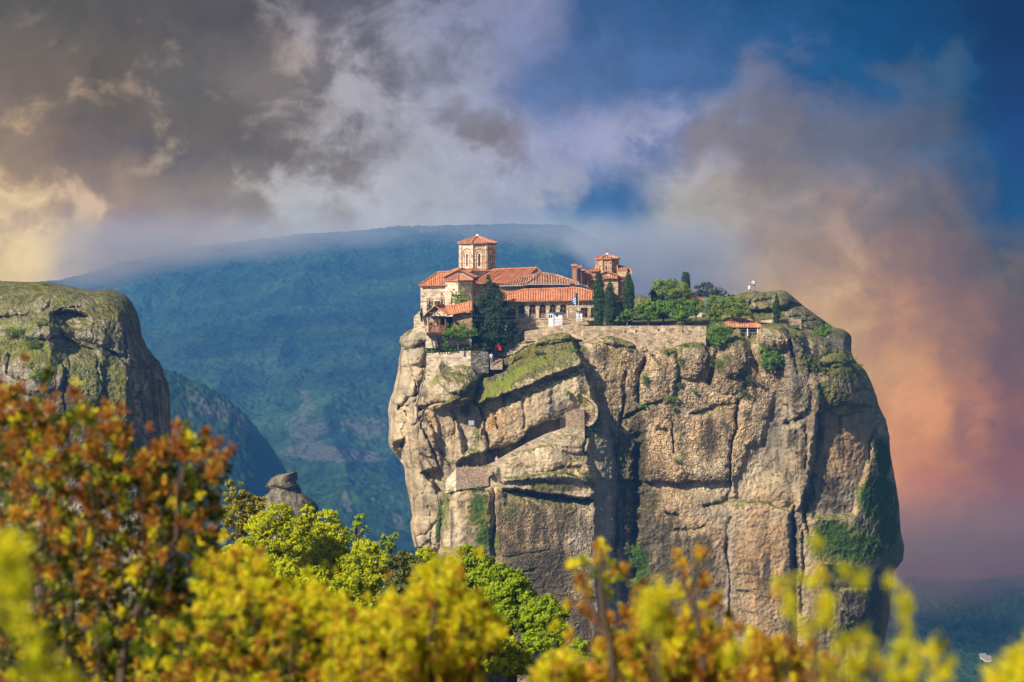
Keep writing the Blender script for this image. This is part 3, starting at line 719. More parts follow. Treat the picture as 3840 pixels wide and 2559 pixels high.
def sm_masks(U, V, nz, G):
    n = fbm(np.stack([U / 60, V / 40, 0 * U + 7], -1).reshape(-1, 3), 4).reshape(U.shape)
    m = .62 * sstep(nz, .1, .6) + .5 * n
    m = np.maximum(m, .8 * ell(U, V, 2780, 1120, 50, 16)); m = np.maximum(m, .9 * ell(U, V, 2850, 1180, 70, 14, -8)); m = np.maximum(m, .85 * ell(U, V, 3060, 1195, 60, 18, 15)); m = np.maximum(m, .8 * ell(U, V, 2930, 1110, 50, 14))
    return {'moss': m, 'lush': .25 * ell(U, V, 2850, 1180, 90, 20), 'grey': .7 + 0 * U, 'pebble': .8 + 0 * U, 'pale': .5 * ell(U, V, 2990, 1165, 90, 14, 20), 'dark': .3 * ell(U, V, 3180, 1280, 30, 30)}
SMT = [(2560,1215),(2640,1190),(2690,1150),(2739,1116),(2775,1101),(2828,1089),(2850,1096),(2870,1095),(2900,1092),(2928,1087),(2950,1094),(2985,1123),(3014,1148),(3071,1189),(3110,1216),(3121,1226),(3168,1237),(3186,1252),(3193,1262),(3194,1285)]
def sm_back(row):
    out = []
    for k in range(1, 10): out.append(np.stack([row[:, 0] * (1 + 2.2 * k / row[:, 1]), row[:, 1] + 2.2 * k, row[:, 2] - .10 * k * k], -1))
    return np.array(out)
summit = rock_sheet("summit_rock", 240, 110, lerp([(1000,2560),(1400,2560)]), lerp([(1230,3160),(1250,3186),(1262,3193),(1283,3194),(1305,3186),(1340,3186)]), lerp(SMT), 1345.0, sm_depth, sm_masks, .55, sm_back, 24, 2.0)
tag(summit, kind='structure')
# low rock seen between the cypresses and the garden trees
def bm_depth(U, V, Lv, Rv):
    warp_field(U, V, 31); e = np.clip((V - lerp(BMT)(U)) / 90., 0, 1)
    return 338 + 6 * (1 - np.sqrt(1 - (1 - e) ** 2))
BMT = [(2340,1130),(2370,1110),(2400,1106),(2440,1114),(2500,1128),(2560,1140)]
back_rock = rock_sheet("back_rock", 60, 30, lerp([(1000,2340),(1400,2340)]), lerp([(1000,2560),(1400,2560)]), lerp(BMT), 1240.0, bm_depth,
    lambda U, V, nz, G: {'moss': .45 + .3 * sstep(nz, .2, .7), 'grey': .8 + 0 * U, 'pebble': .9 + 0 * U}, .5, sm_back, 10, 1.0)
tag(back_rock, kind='structure')

# massif on the left
LMR = [(1089,437),(1107,469),(1129,491),(1170,513),(1205,524),(1254,531),(1299,549),(1335,576),(1357,598),(1379,609),(1411,618),(1433,629),(1464,636),(1513,638),(1560,640),(1750,650),(2100,680),(2900,760)]
LMT = [(-120,1052),(0,1054),(89,1058),(179,1058),(223,1065),(290,1080),(357,1091),(402,1086),(437,1089)]
def lm_depth(U, V, Lv, Rv):
    top = lerp(LMT)(U); e = np.clip((V - top) / 210.0, 0, 1)
    D = 300 + 13 * (1 - np.sqrt(1 - (1 - e) ** 2)) + 9 * (1 - np.sqrt(1 - (1 - np.clip((Rv - U) / 200., 0, 1)) ** 2))
    U, V = warp_field(U, V, 44)
    # the nearer lobe in front, sloping back at its top
    y = line_y(U, [(-120,1235),(0,1215),(100,1185),(183,1172),(246,1260),(310,1285),(380,1308),(430,1335),(473,1362),(500,1480),(530,1560),(640,1900)])
    f = sstep(V - y, -8, 8)
    D += f * (-7 + 5.5 * np.exp(-np.clip(V - y, 0, None) / 120.))
    D += ledge(U, V, [(183,1180),(246,1268),(310,1295),(380,1318)], 1.4, 40, 5)
    D += ledge(U, V, [(380,1300),(430,1318),(480,1345)], 1.8, 60, 5)
    # right face turns away from the light
    D += .95 * np.clip(U - line_y(U, [(0, 9999)]) * 0 - (430 + (V - 1100) * .17), 0, None) / 26
    D += 2.4 * inside(U, V, [(200,1182),(250,1168),(300,1172),(335,1200),(312,1235),(262,1228)], 9)
    D -= 1.2 * dome(U, V, 345, 1250, 70, 40, 24) + 1.5 * dome(U, V, 120, 1230, 110, 44, 8) + 1.4 * dome(U, V, 210, 1250, 60, 36, 14)
    D -= 1.8 * dome(U, V, 130, 1400, 120, 90, 10) + 1.6 * dome(U, V, 300, 1440, 90, 130, 8)
    for pts, wd, dp in (([(186,1130),(178,1150),(165,1172)], 6, 1.2), ([(258,1330),(262,1400),(268,1420)], 6, .9), ([(248,1420),(243,1500),(250,1560)], 6, .8), ([(190,1180),(260,1152),(330,1150)], 5, 1.0),
                        ([(464,1250),(470,1290),(472,1350)], 6, 1.6), ([(538,1410),(530,1450),(522,1500),(540,1570)], 10, .8), ([(566,1425),(560,1460),(577,1500),(575,1580)], 9, .7), ([(0,1190),(60,1188),(100,1180)], 6, 1.0),
                        ([(30,1340),(28,1400),(100,1430)], 7, 1.2),  ([(330,1100),(360,1140),(420,1160)], 5, .7), ([(360,1330),(372,1420),(400,1480)], 6, .7)):
        D += groove(U, V, pts, wd, dp)
    return D
def lm_masks(U, V, nz, G):
    n = fbm(np.stack([U / 90, V / 50, 0 * U + 3], -1).reshape(-1, 3), 4).reshape(U.shape)
    m = .75 * sstep(nz, .15, .6) + .55 * n
    m = np.maximum(m, .95 * inside(U + 40 * n, V + 30 * n, [(-100,1270),(60,1265),(200,1290),(330,1330),(430,1350),(480,1420),(520,1560),(300,1480),(220,1390),(100,1340),(-100,1380)], 20))
    m = np.maximum(m, .8 * ell(U, V, 300, 1110, 120, 24, 6)); m = np.maximum(m, .8 * ell(U, V, 440, 1180, 40, 50, 25)); m = np.maximum(m, .85 * ell(U, V, 80, 1130, 80, 40))
    m = np.maximum(m, .7 * ell(U, V, 400, 1550, 160, 60, 20))
    lush = np.maximum(.9 * ell(U, V, 60, 1235, 80, 26, 12), .7 * ell(U, V, 130, 1290, 60, 50)); lush = np.maximum(lush, .6 * ell(U, V, 130, 1400, 40, 50))
    m = np.maximum(m, lush)
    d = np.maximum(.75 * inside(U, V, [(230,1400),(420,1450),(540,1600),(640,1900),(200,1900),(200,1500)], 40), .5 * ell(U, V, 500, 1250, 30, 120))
    d = np.maximum(d, .8 * sstep(n, -.02, .22)); d = np.maximum(d, .6 * sstep(U + (V - 1100) * -.17, 425, 470))  # last term paints the shade of the right face as a darker tone
    return {'moss': .92 * m, 'lush': lush, 'dark': d, 'grey': .9 + 0 * U, 'pebble': .7 + 0 * U, 'pale': 1.2 * ell(U, V, 310, 1225, 45, 22, 15) + .5 * ell(U, V, 380, 1285, 70, 20, 25), 'ochre': .4 * ell(U, V, 300, 1205, 30, 14)}
def lm_back(row):
    return np.array([np.stack([row[:, 0] * (1 + 3.0 * k / row[:, 1]), row[:, 1] + 3.0 * k, row[:, 2] * (1 + 3.0 * k / row[:, 1]) - .08 * k * k], -1) for k in range(1, 12)])
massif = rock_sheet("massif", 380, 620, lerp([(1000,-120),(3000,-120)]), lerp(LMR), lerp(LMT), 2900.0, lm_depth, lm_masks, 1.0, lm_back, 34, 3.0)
tag(massif, kind='structure')

# small rock pinnacle above the trees
PNL = [(1771,1090),(1775,1072),(1782,1036),(1792,1020),(1804,1008),(1818,1000),(1829,993),(1835,1012),(1846,1012),(1859,990),(1881,980),(1960,970),(2100,955),(2900,840)]
PNR = [(1771,1110),(1775,1115),(1799,1117),(1806,1110),(1831,1128),(1848,1131),(1864,1156),(1886,1184),(1903,1195),(1960,1202),(2100,1222),(2900,1340)]
def pn_depth(U, V, Lv, Rv):
    w_ = np.maximum(Rv - Lv, 1); x = (U - (Lv + Rv) / 2) / (w_ / 2)
    U, V = warp_field(U, V, 60)
    D = 260 + 3.2 * (1 - np.sqrt(np.clip(1 - x * x, 0, 1)))
    D += ledge(U, V, [(985,1832),(1040,1826),(1130,1832)], .9, 30, 4, 10) + groove(U, V, [(1000,1812),(1050,1800),(1115,1806)], 4, .5)
    return D - (V - 1771) / 26 * .3
pinnacle = rock_sheet("rock_pinnacle", 110, 260, lerp(PNL), lerp(PNR), lambda u: 1771 + 0 * u, 2900.0, pn_depth,
    lambda U, V, nz, G: {'grey': 1 + 0 * U, 'pebble': .5 + 0 * U, 'moss': .35 * sstep(nz, .2, .6) + .4 * ell(U, V, 1068, 1800, 16, 14), 'dark': .55 + .35 * ell(U, V, 1160, 1920, 40, 60), 'pale': .4 * ell(U, V, 1080, 1785, 40, 14)}, .35,
    lambda row: np.array([np.stack([row[:, 0] * (1 + .6 * k / row[:, 1]), row[:, 1] + .6 * k, row[:, 2] * (1 + .6 * k / row[:, 1]) - .03 * k * k], -1) for k in range(1, 6)]), 8, 2.0)
tag(pinnacle, kind='structure')

# ------------------------------------------------------------------ far slopes: woods on the mountain, foothill and valley side
def forest_material(name, dark, light, rock_amt, cell):
    m, nb = mat_new(name)
    co = nb.n('ShaderNodeTexCoord').outputs['Object']
    A = lambda k: nb.attr(k).outputs['Fac']
    v = nb.n('ShaderNodeTexVoronoi'); nb.put(v.inputs['Vector'], co); v.inputs['Scale'].default_value = cell
    vc = nb.n('ShaderNodeSeparateColor'); nb.put(vc.inputs[0], v.outputs['Color'])
    n = nb.noise(co, cell * .12, 5, .6)
    c = nb.mix(nb.math('MULTIPLY', nb.math('ADD', vc.outputs[0], nb.smooth(n, .35, .65)), .5), dark, light)
    c = nb.mix(nb.smooth(nb.noise(co, cell * .45, 5, .7), .58, .72), c, tuple(x * .45 for x in dark))
    c = nb.mix(1.0, c, nb.ramp(nb.noise(co, cell * .05, 6, .65), [(.32, (.45, .48, .55, 1)), (.68, (1.5, 1.45, 1.3, 1))])[0], 'MULTIPLY')
    rk = nb.smooth(nb.math('ADD', nb.math('MULTIPLY', nb.noise(nb.mapping(co, (1, 1, .5)), cell * .5, 5, .7), .8), nb.math('MULTIPLY', A('rocky'), .75)), .84, 1.0)
    c = nb.mix(nb.math('MULTIPLY', rk, rock_amt), c, (.36, .26, .22))
    finish(nb, c, .95, bump(nb, nb.math('SUBTRACT', 1.0, v.outputs['Distance']), .6, 1.2), .05)
    return m
FOREST = forest_material("forest", (.010, .030, .010), (.048, .092, .030), .20, .19)
BRUSH = forest_material("hill_scrub", (.010, .026, .012), (.04, .08, .03), .3, .34)

def slope_mesh(name, nu, nY, u0, u1, Y0, Y1, zfun, mat, bump_amp, cell, rocky, skirt=True):
    u = np.linspace(u0, u1, nu)[None, :] + 0 * np.zeros((nY, 1)); Y = np.linspace(Y0, Y1, nY)[:, None] + 0 * u
    X = (u - CU) / FPX * Y
    Z = zfun(u, Y)
    q = np.stack([X, Y, 0 * X], -1).reshape(-1, 3)
    big = fbm(q / 190., 5, .55).reshape(X.shape)
    Z = Z + (30 * big + 46 * fbm(q / np.array([150., 420., 1.]), 4, .5, ridged=True).reshape(X.shape) - 10) * np.clip((Y - Y0) / 200, .2, 1) * np.clip((Y1 - Y) / 250., .12, 1)
    Z = Z + bump_amp * (np.abs(fbm(q * cell, 3, .6, ridged=True).reshape(X.shape)) + .6 * fbm(q * cell * 2.3, 2).reshape(X.shape))
    G = np.stack([X, Y, Z], -1)
    V = HORIZON - Z / Y * FPX
    rk = rocky(u, V, fbm(q / 45., 4).reshape(X.shape))
    back = np.stack([X[-1], Y[-1] + 60, Z[-1] - 120], -1)[None]
    G = np.concatenate([G, back], 0); rk = np.concatenate([rk, rk[-1:]], 0)
    h, w_ = G.shape[:2]; idx = np.arange(h * w_).reshape(h, w_)
    F = np.stack([idx[:-1, :-1], idx[:-1, 1:], idx[1:, 1:], idx[1:, :-1]], -1).reshape(-1, 4)
    return tag(new_obj(name, G.reshape(-1, 3), F, mat, smooth=True, attrs={'rocky': np.clip(rk, 0, 1)}), kind='structure')

CREST = [(-200,1120),(0,1085),(230,1052),(500,982),(800,925),(1100,888),(1500,857),(1900,846),(2130,852),(2240,905),(2340,990),(2450,1100),(2550,1210),(2650,1300)]
def mountain_z(u, Y):
    vc = lerp(CREST)(u)
    zc = (HORIZON - vc) / FPX * 2800; z0 = -(2150 - HORIZON) / FPX * 1250
    t = (Y - 1250) / 1550
    return z0 + (zc - z0) * (t ** 1.12)
def mountain_rock(u, V, n):
    r = .6 * blob(u + 60 * n, V + 40 * n, 1150, 1620, 80, 80) + .9 * blob(u, V, 1250, 1705, 190, 26, 3) + .55 * blob(u, V, 1380, 1590, 120, 60) + .5 * blob(u, V, 1150, 1500, 40, 60) + .8 * blob(u, V, 1300, 1880, 14, 40, -14) + .7 * blob(u, V, 1490, 1950, 22, 40, -18) + .3
    return r + .5 * n
mountain = slope_mesh("mountain", 640, 620, -260, 2650, 1250, 2800, mountain_z, FOREST, 5.5, .085, mountain_rock)

FC = [(480,1340),(560,1375),(640,1402),(700,1428),(760,1450),(850,1502),(920,1562),(1000,1662),(1060,1752),(1120,1850),(1200,2000),(1300,2200)]
def foothill_z(u, Y):
    zc = (HORIZON - lerp(FC)(u)) / FPX * 1180
    return zc - (1180 - Y) * .42
foothill = slope_mesh("foothill", 300, 220, 300, 1300, 900, 1180, foothill_z, FOREST, 3.5, .12, lambda u, V, n: .5 + .6 * n + .3 * blob(u, V, 800, 1560, 140, 60, 30))

HC = [(2600,2330),(3200,2260),(3330,2200),(3420,2168),(3560,2180),(3700,2170),(3900,2140)]
def valley_z(u, Y):
    zc = (HORIZON - lerp(HC)(u)) / FPX * 940
    return zc - (940 - Y) * .085 - 6 * np.sin((u - 3300) / 210. + Y / 70.) * np.clip((940 - Y) / 150, 0, 1)
valley_side = slope_mesh("hillside", 300, 260, 2950, 3990, 620, 940, valley_z, BRUSH, 3.0, .19, lambda u, V, n: .1 + .3 * n)

# valley floor under everything
vf = MB(); vf.poly([(-740, -30, -236), (240, -30, -236), (240, 930, -236), (60, 930, -236), (60, 2890, -236), (-740, 2890, -236)])
tag(vf.build("ground", BRUSH), kind='structure')

# low cloud lying along the mountain's crest
def cloud_material(name, col, dens):
    m, nb = mat_new(name)
    v = nb.n('ShaderNodeVolumePrincipled'); v.inputs['Color'].default_value = (*col, 1); v.inputs['Density'].default_value = dens
    o = nb.n('ShaderNodeOutputMaterial'); nb.put(o.inputs['Volume'], v.outputs[0])
    return m
def cloud_bank(name, line, Y, half, thick, mat, seed):
    us = np.linspace(line[0][0], line[-1][0], 130); vs = lerp(line)(us); n = 26
    prof = np.stack([us / 150., 0 * us + seed, 0 * us], -1); wv = fbm(prof, 4); wv2 = fbm(prof * 1.7 + 9, 4)
    G = []
    for i, (u, v) in enumerate(zip(us, vs)):
        e = math.sqrt(max(0.0, 1 - (2 * i / (len(us) - 1) - 1) ** 6)) + .01
        c = P(u, v + wv[i] * 30, Y)
        for k in range(n):
            a = 2 * math.pi * k / n
            r = half * e * (1 + .9 * wv2[i]) / pxm(Y)
            G.append((c.x, c.y + thick * e * math.cos(a), c.z + r * math.sin(a)))
    F = [(i * n + k, i * n + (k + 1) % n, (i + 1) * n + (k + 1) % n, (i + 1) * n + k) for i in range(len(us) - 1) for k in range(n)]
    F += [tuple(range(n))[::-1], tuple(range((len(us) - 1) * n, len(us) * n))]
    return tag(new_obj(name, G, F, mat, smooth=True), kind='stuff')
# its density rises out of nothing at the crest and thins again higher up
def cloud_layer(name, box, x_stops, lo, hi, top0, top1, dens, wob, cols, ends):
    mb = MB(); mb.box(*box)
    m, nb = mat_new(name)
    co = nb.n('ShaderNodeTexCoord').outputs['Object']; sp = nb.n('ShaderNodeSeparateXYZ'); nb.put(sp.inputs[0], co)
    x, z = sp.outputs[0], sp.outputs[2]
    x0, x1 = x_stops[0][0], x_stops[-1][0]; z0 = min(q[1] for q in x_stops); z1 = max(q[1] for q in x_stops)
    t = nb.math('DIVIDE', nb.math('SUBTRACT', x, x0), x1 - x0, clamp=True)
    zc = nb.math('ADD', z0, nb.math('MULTIPLY', nb.ramp(t, [((a - x0) / (x1 - x0), (b - z0) / max(z1 - z0, 1e-3)) for a, b in x_stops])[0], z1 - z0))
    n = nb.noise(nb.mapping(co, (1, .6, 2.4)), 1 / 62., 6, .66, .4)
    h = nb.math('ADD', nb.math('SUBTRACT', z, zc), nb.math('MULTIPLY', nb.math('SUBTRACT', n, .5), wob))
    d = nb.math('MULTIPLY', nb.smooth(h, lo, hi), nb.smooth(nb.math('ADD', z, nb.math('MULTIPLY', nb.math('SUBTRACT', n, .5), wob * 1.6)), top1, top0))
    d = nb.math('MULTIPLY', d, nb.math('MULTIPLY', nb.smooth(x, ends[0], ends[1]), nb.smooth(x, ends[3], ends[2])))
    v = nb.n('ShaderNodeVolumePrincipled'); nb.put(v.inputs['Color'], nb.ramp(t, cols)[0]); nb.put(v.inputs['Density'], nb.math('MULTIPLY', nb.math('MULTIPLY', nb.math('POWER', d, 1.6), nb.smooth(n, .34, .60, .25, 1.0)), dens))
    o = nb.n('ShaderNodeOutputMaterial'); nb.put(o.inputs['Volume'], v.outputs[0])
    return tag(mb.build(name, m), kind='stuff')
zq = lambda v, Y: (HORIZON - v) / FPX * Y
xq = lambda u, Y: (u - CU) / FPX * Y
cloud_layer("low_clouds", (-560, 255, 1880, 2120, -75, 105), [(xq(u, 2000), zq(v, 2000)) for u, v in ((-300,1130),(0,1090),(230,1048),(500,980),(800,922),(1100,876),(1500,842),(1900,834),(2120,880),(2250,985),(2360,1120),(2900,1180))],
            -27, 8, 12, 64, .015, 34, [(0, (.97, .76, .55)), (.3, (.95, .80, .66)), (.5, (.99, .95, .92)), (.78, (.96, .94, .93)), (1, (.84, .74, .70))], (-460, -400, 165, 253))
cloud_layer("low_clouds", (112, 258, 800, 930, -205, -70), [(xq(u, 865), zq(v, 865)) for u, v in ((2950,2240),(3300,2190),(3600,2170),(4200,2140))],
            -16, 12, -128, -76, .030, 16, [(0, (.50, .33, .28)), (1, (.42, .28, .26))], (112, 130, 250, 258))

# the air between: blue haze
hz = MB(); hz.box(-760, 262, -40, 2900, -237, 62)
m_h, nbh = mat_new("haze_air")
vh = nbh.n('ShaderNodeVolumePrincipled'); vh.inputs['Color'].default_value = (.11, .40, 1.0, 1); vh.inputs['Density'].default_value = AIR_DENSITY
oh = nbh.n('ShaderNodeOutputMaterial'); nbh.put(oh.inputs['Volume'], vh.outputs[0])
haze = tag(hz.build("haze", m_h), kind='stuff')
# ------------------------------------------------------------------ building materials
def stone_mat(name, c1, c2, c3, scale=2.6, course=0.0, mortar=(.55, .45, .33), bmp=.5):
    m, nb = mat_new(name)
    co = nb.n('ShaderNodeTexCoord').outputs['Object']
    q = nb.mapping(co, (1, 1, 1.7))
    q = nb.vmath('ADD', q, nb.vmath('SCALE', nb.noise(co, 3.0, 3, out='Color'), scale=.25))
    v = nb.n('ShaderNodeTexVoronoi'); nb.put(v.inputs['Vector'], q); v.inputs['Scale'].default_value = scale
    e = nb.voronoi(q, scale, 'DISTANCE_TO_EDGE')
    vc = nb.n('ShaderNodeSeparateColor'); nb.put(vc.inputs[0], v.outputs['Color'])
    c = nb.ramp(vc.outputs[0], [(0.0, c1), (0.5, c2), (1.0, c3)])[0]
    c = nb.mix(nb.smooth(e, .03, .09), mortar, c)
    big = nb.noise(co, .5, 5, .65)
    c = nb.mix(1.0, c, nb.ramp(big, [(.3, (.80, .77, .74, 1)), (.7, (1.16, 1.14, 1.10, 1))])[0], 'MULTIPLY')
    g_ = nb.noise(co, 1.6, 4, .7)
    c = nb.mix(1.0, c, nb.ramp(nb.math('ADD', nb.math('MULTIPLY', vc.outputs[1], .7), nb.math('MULTIPLY', g_, .5)), [(.2, (.50, .46, .42, 1)), (.55, (.95, .93, .90, 1)), (1.0, (1.28, 1.25, 1.2, 1))])[0], 'MULTIPLY')
    if course:
        sp = nb.n('ShaderNodeSeparateXYZ'); nb.put(sp.inputs[0], co)
        fr = nb.math('FRACT', nb.math('MULTIPLY', sp.outputs[2], course))
        c = nb.mix(nb.math('MULTIPLY', nb.smooth(nb.math('ABSOLUTE', nb.math('SUBTRACT', fr, .5)), .10, .04), .5), c, (.42, .20, .11))
    finish(nb, c, .9, bump(nb, nb.smooth(e, 0, .15), bmp, .06), .1)
    return m
CHURCH = stone_mat("church_stone", (.68, .57, .43), (.78, .68, .54), (.72, .60, .45), 2.0, .9, (.70, .60, .47), .3)
CHAPEL = stone_mat("chapel_masonry", (.50, .36, .23), (.62, .47, .30), (.44, .24, .14), 2.6, 1.6, (.60, .47, .32), .3)
RUBBLE = stone_mat("rubble_wall", (.48, .36, .24), (.68, .55, .39), (.40, .28, .18), 1.9, 0, (.50, .38, .25), .7)
REDSTONE = stone_mat("red_rubble", (.40, .20, .13), (.50, .30, .20), (.34, .18, .12), 2.8, 0, (.48, .34, .23))
GREYSTONE = stone_mat("lichen_wall", (.10, .09, .075), (.24, .22, .19), (.50, .47, .42), 2.8, 0, (.10, .09, .07))
PINKSTONE = stone_mat("pink_masonry", (.46, .34, .24), (.60, .47, .34), (.42, .28, .19), 4.2, 0, (.40, .28, .20), .8)
PALEWALL = stone_mat("limewashed_rubble", (.66, .55, .42), (.74, .64, .50), (.58, .46, .34), 2.2, 0, (.70, .60, .46), .3)
def brick_mat():
    m, nb = mat_new("brick")
    co = nb.n('ShaderNodeTexCoord').outputs['Object']
    n = nb.noise(nb.mapping(co, (3, 3, 9)), 1.5, 3); b = nb.n('ShaderNodeTexBrick')
    nb.put(b.inputs['Vector'], nb.mapping(co, (1, 1, 1), (rad(90), 0, 0))); b.inputs['Scale'].default_value = 3.6
    b.inputs['Color1'].default_value = (.42, .17, .09, 1); b.inputs['Color2'].default_value = (.52, .25, .13, 1); b.inputs['Mortar'].default_value = (.45, .33, .24, 1)
    finish(nb, nb.mix(nb.math('MULTIPLY', n, .4), b.outputs[0], (.30, .14, .09)), .9, bump(nb, n, .3, .02), .1)
    return m
BRICK = brick_mat()
def tile_mat(name, a, b_, c_):
    m, nb = mat_new(name)
    co = nb.n('ShaderNodeTexCoord').outputs['Object']
    v = nb.n('ShaderNodeTexVoronoi'); nb.put(v.inputs['Vector'], nb.mapping(co, (1, 1, 1.6))); v.inputs['Scale'].default_value = 2.9
    vc = nb.n('ShaderNodeSeparateColor'); nb.put(vc.inputs[0], v.outputs['Color'])
    c = nb.ramp(vc.outputs[0], [(0, a), (.55, b_), (1, c_)])[0]
    c = nb.mix(nb.math('MULTIPLY', nb.smooth(nb.noise(co, .8, 5, .7), .5, .72), .55), c, (.16, .085, .055))
    sp = nb.n('ShaderNodeSeparateXYZ'); nb.put(sp.inputs[0], co)
    fr = nb.math('FRACT', nb.math('MULTIPLY', sp.outputs[2], 5.6))
    finish(nb, c, .8, bump(nb, fr, .5, .04), .2)
    return m
TILE_NEW = tile_mat("clay_tile_orange", (.50, .18, .075), (.60, .24, .11), (.66, .32, .17))
TILE_OLD = tile_mat("clay_tile_weathered", (.26, .12, .07), (.42, .20, .11), (.55, .36, .22))
TILE_MID = tile_mat("clay_tile_red", (.40, .15, .075), (.50, .21, .11), (.60, .31, .18))
WOOD = plain("brown_wood", (.23, .085, .030), .7, .3, 6)
DARKWOOD = plain("dark_wood", (.05, .032, .022), .8, .3, 6)
GLASS = plain("dark_glass", (.012, .014, .018), .25, .3, 2, .5)
CURTAIN = plain("pale_curtain", (.30, .27, .20), .9, .2, 4)
WHITE = plain("white_paint", (.74, .76, .78), .5, .06, 2)
PLASTER = plain("cream_plaster", (.66, .54, .39), .9, .12, 1.2)
METAL = plain("grey_metal", (.22, .23, .24), .4, .1, 2, .5, .6)
LEAD = plain("pale_gutter", (.42, .42, .42), .5, .08, 2)
DARK = plain("dark_interior", (.018, .015, .013), .9, .1, 1)
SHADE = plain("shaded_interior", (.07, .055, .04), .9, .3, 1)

# ------------------------------------------------------------------ building helpers
from mathutils.geometry import tessellate_polygon
def arch_pts(cx, w_, z0, z1, n=9, pointed=False):
    r = w_ / 2
    return [(cx - r, z0), (cx + r, z0)] + [(cx + r * math.cos(math.pi * k / n), z1 - r + r * math.sin(math.pi * k / n) * (1.0)) for k in range(n + 1)]
def rect_pts(cx, w_, z0, z1): return [(cx - w_ / 2, z0), (cx + w_ / 2, z0), (cx + w_ / 2, z1), (cx - w_ / 2, z1)]

def facade(mb, O, ex, outline, holes=(), depth=.3):
    """Wall face with real openings: outline and holes are (along, up) in metres from O; openings are cut back by depth."""
    O = Vector(O); ex = Vector(ex).normalized(); ez = Vector((0, 0, 1)); n = ex.cross(ez)
    loops = [[Vector((a, b, 0)) for a, b in outline]] + [[Vector((a, b, 0)) for a, b in h] for h in holes]
    tris = tessellate_polygon(loops)
    flat = [p for l in loops for p in l]
    mb.add([O + ex * p.x + ez * p.y for p in flat], [tuple(t) for t in tris])
    for h in holes:
        m = len(h)
        f = [O + ex * a + ez * b for a, b in h]; k = [p - n * depth for p in f]
        mb.add(f + k, [(i, (i + 1) % m, m + (i + 1) % m, m + i) for i in range(m)])

def pane(mb, O, ex, pts, back):
    O = Vector(O); ex = Vector(ex).normalized(); ez = Vector((0, 0, 1)); n = ex.cross(ez)
    mb.poly([O + ex * a + ez * b - n * back for a, b in pts])

def ring(mb, O, ex, inner, outer, out, inw=.02):
    """Raised surround between two outlines with the same number of points."""
    O = Vector(O); ex = Vector(ex).normalized(); ez = Vector((0, 0, 1)); n = ex.cross(ez); m = len(inner)
    W = lambda p, d: O + ex * p[0] + ez * p[1] + n * d
    vs = [W(p, out) for p in inner] + [W(p, out) for p in outer] + [W(p, -inw) for p in inner] + [W(p, -inw) for p in outer]
    fs = []
    for i in range(m - 1):
        j = i + 1
        fs += [(i, j, m + j, m + i), (i, 2 * m + i, 2 * m + j, j), (m + i, m + j, 3 * m + j, 3 * m + i)]
    mb.add(vs, fs)

def arc(cx, r, zc, z0=None, n=10):
    p = [(cx + r * math.cos(math.pi * k / n), zc + r * math.sin(math.pi * k / n)) for k in range(n + 1)]
    return ([(cx + r, z0)] + p + [(cx - r, z0)]) if z0 is not None else p

def bars(mb, O, ex, segs, back, r):
    O = Vector(O); ex = Vector(ex).normalized(); ez = Vector((0, 0, 1)); n = ex.cross(ez)
    for (a0, b0, a1, b1) in segs:
        mb.tube([O + ex * a0 + ez * b0 - n * back, O + ex * a1 + ez * b1 - n * back], r, 4)

def roof_panel(mb, A, B, tops, rib=.30, amp=.075, rows=4, lip=.14):
    """Clay roof slope: rows of barrel tiles running from the eave A-B up to the line `tops` [(t, point)]."""
    A, B = Vector(A), Vector(B); L = (B - A).length; nr = max(2, int(L / rib)); sub = 6
    tt = [q[0] for q in tops]
    mid = tops[len(tops) // 2][1]
    nrm = (B - A).cross(Vector(mid) - A).normalized()
    if nrm.z < 0: nrm = -nrm
    nt = nr * sub + 1; vs = []; 
    for i in range(nt):
        t = i / (nt - 1); e = A.lerp(B, t)
        top = Vector([np.interp(t, tt, [Vector(q[1])[k] for q in tops]) for k in range(3)])
        ph = (i % sub) / sub
        h = .72 * amp * (abs(math.sin(math.pi * ph)) * 2 - .6)
        hh = random.uniform(-.03, .03)
        vs.append(e - Vector((0, 0, lip)))
        for r in range(rows + 1): vs.append(e.lerp(top, r / rows) + nrm * (h + hh))
    m = rows + 2
    fs = [(i * m + r, (i + 1) * m + r, (i + 1) * m + r + 1, i * m + r + 1) for i in range(nt - 1) for r in range(m - 1)]
    mb.add(vs, fs)

def ridge(mb, pts, r=.15):
    pts = [Vector(p) for p in pts]
    out = []
    for a, b in zip(pts[:-1], pts[1:]):
        n = max(1, int((b - a).length / .5))
        for k in range(n): out.append(a.lerp(b, k / n))
    out.append(pts[-1])
    mb.tube([p + Vector((0, 0, .05)) for p in out], [r * (1 + .18 * (i % 2)) for i in range(len(out))], 6)

def octa(c, R, edge0, n=8):
    """Corner points of a polygonal drum; edge0 is the bearing in degrees of one corner from the camera side."""
    return [Vector((c[0] + R * math.sin(rad(edge0 + 360 / n * k)), c[1] - R * math.cos(rad(edge0 + 360 / n * k)), 0)) for k in range(n)]

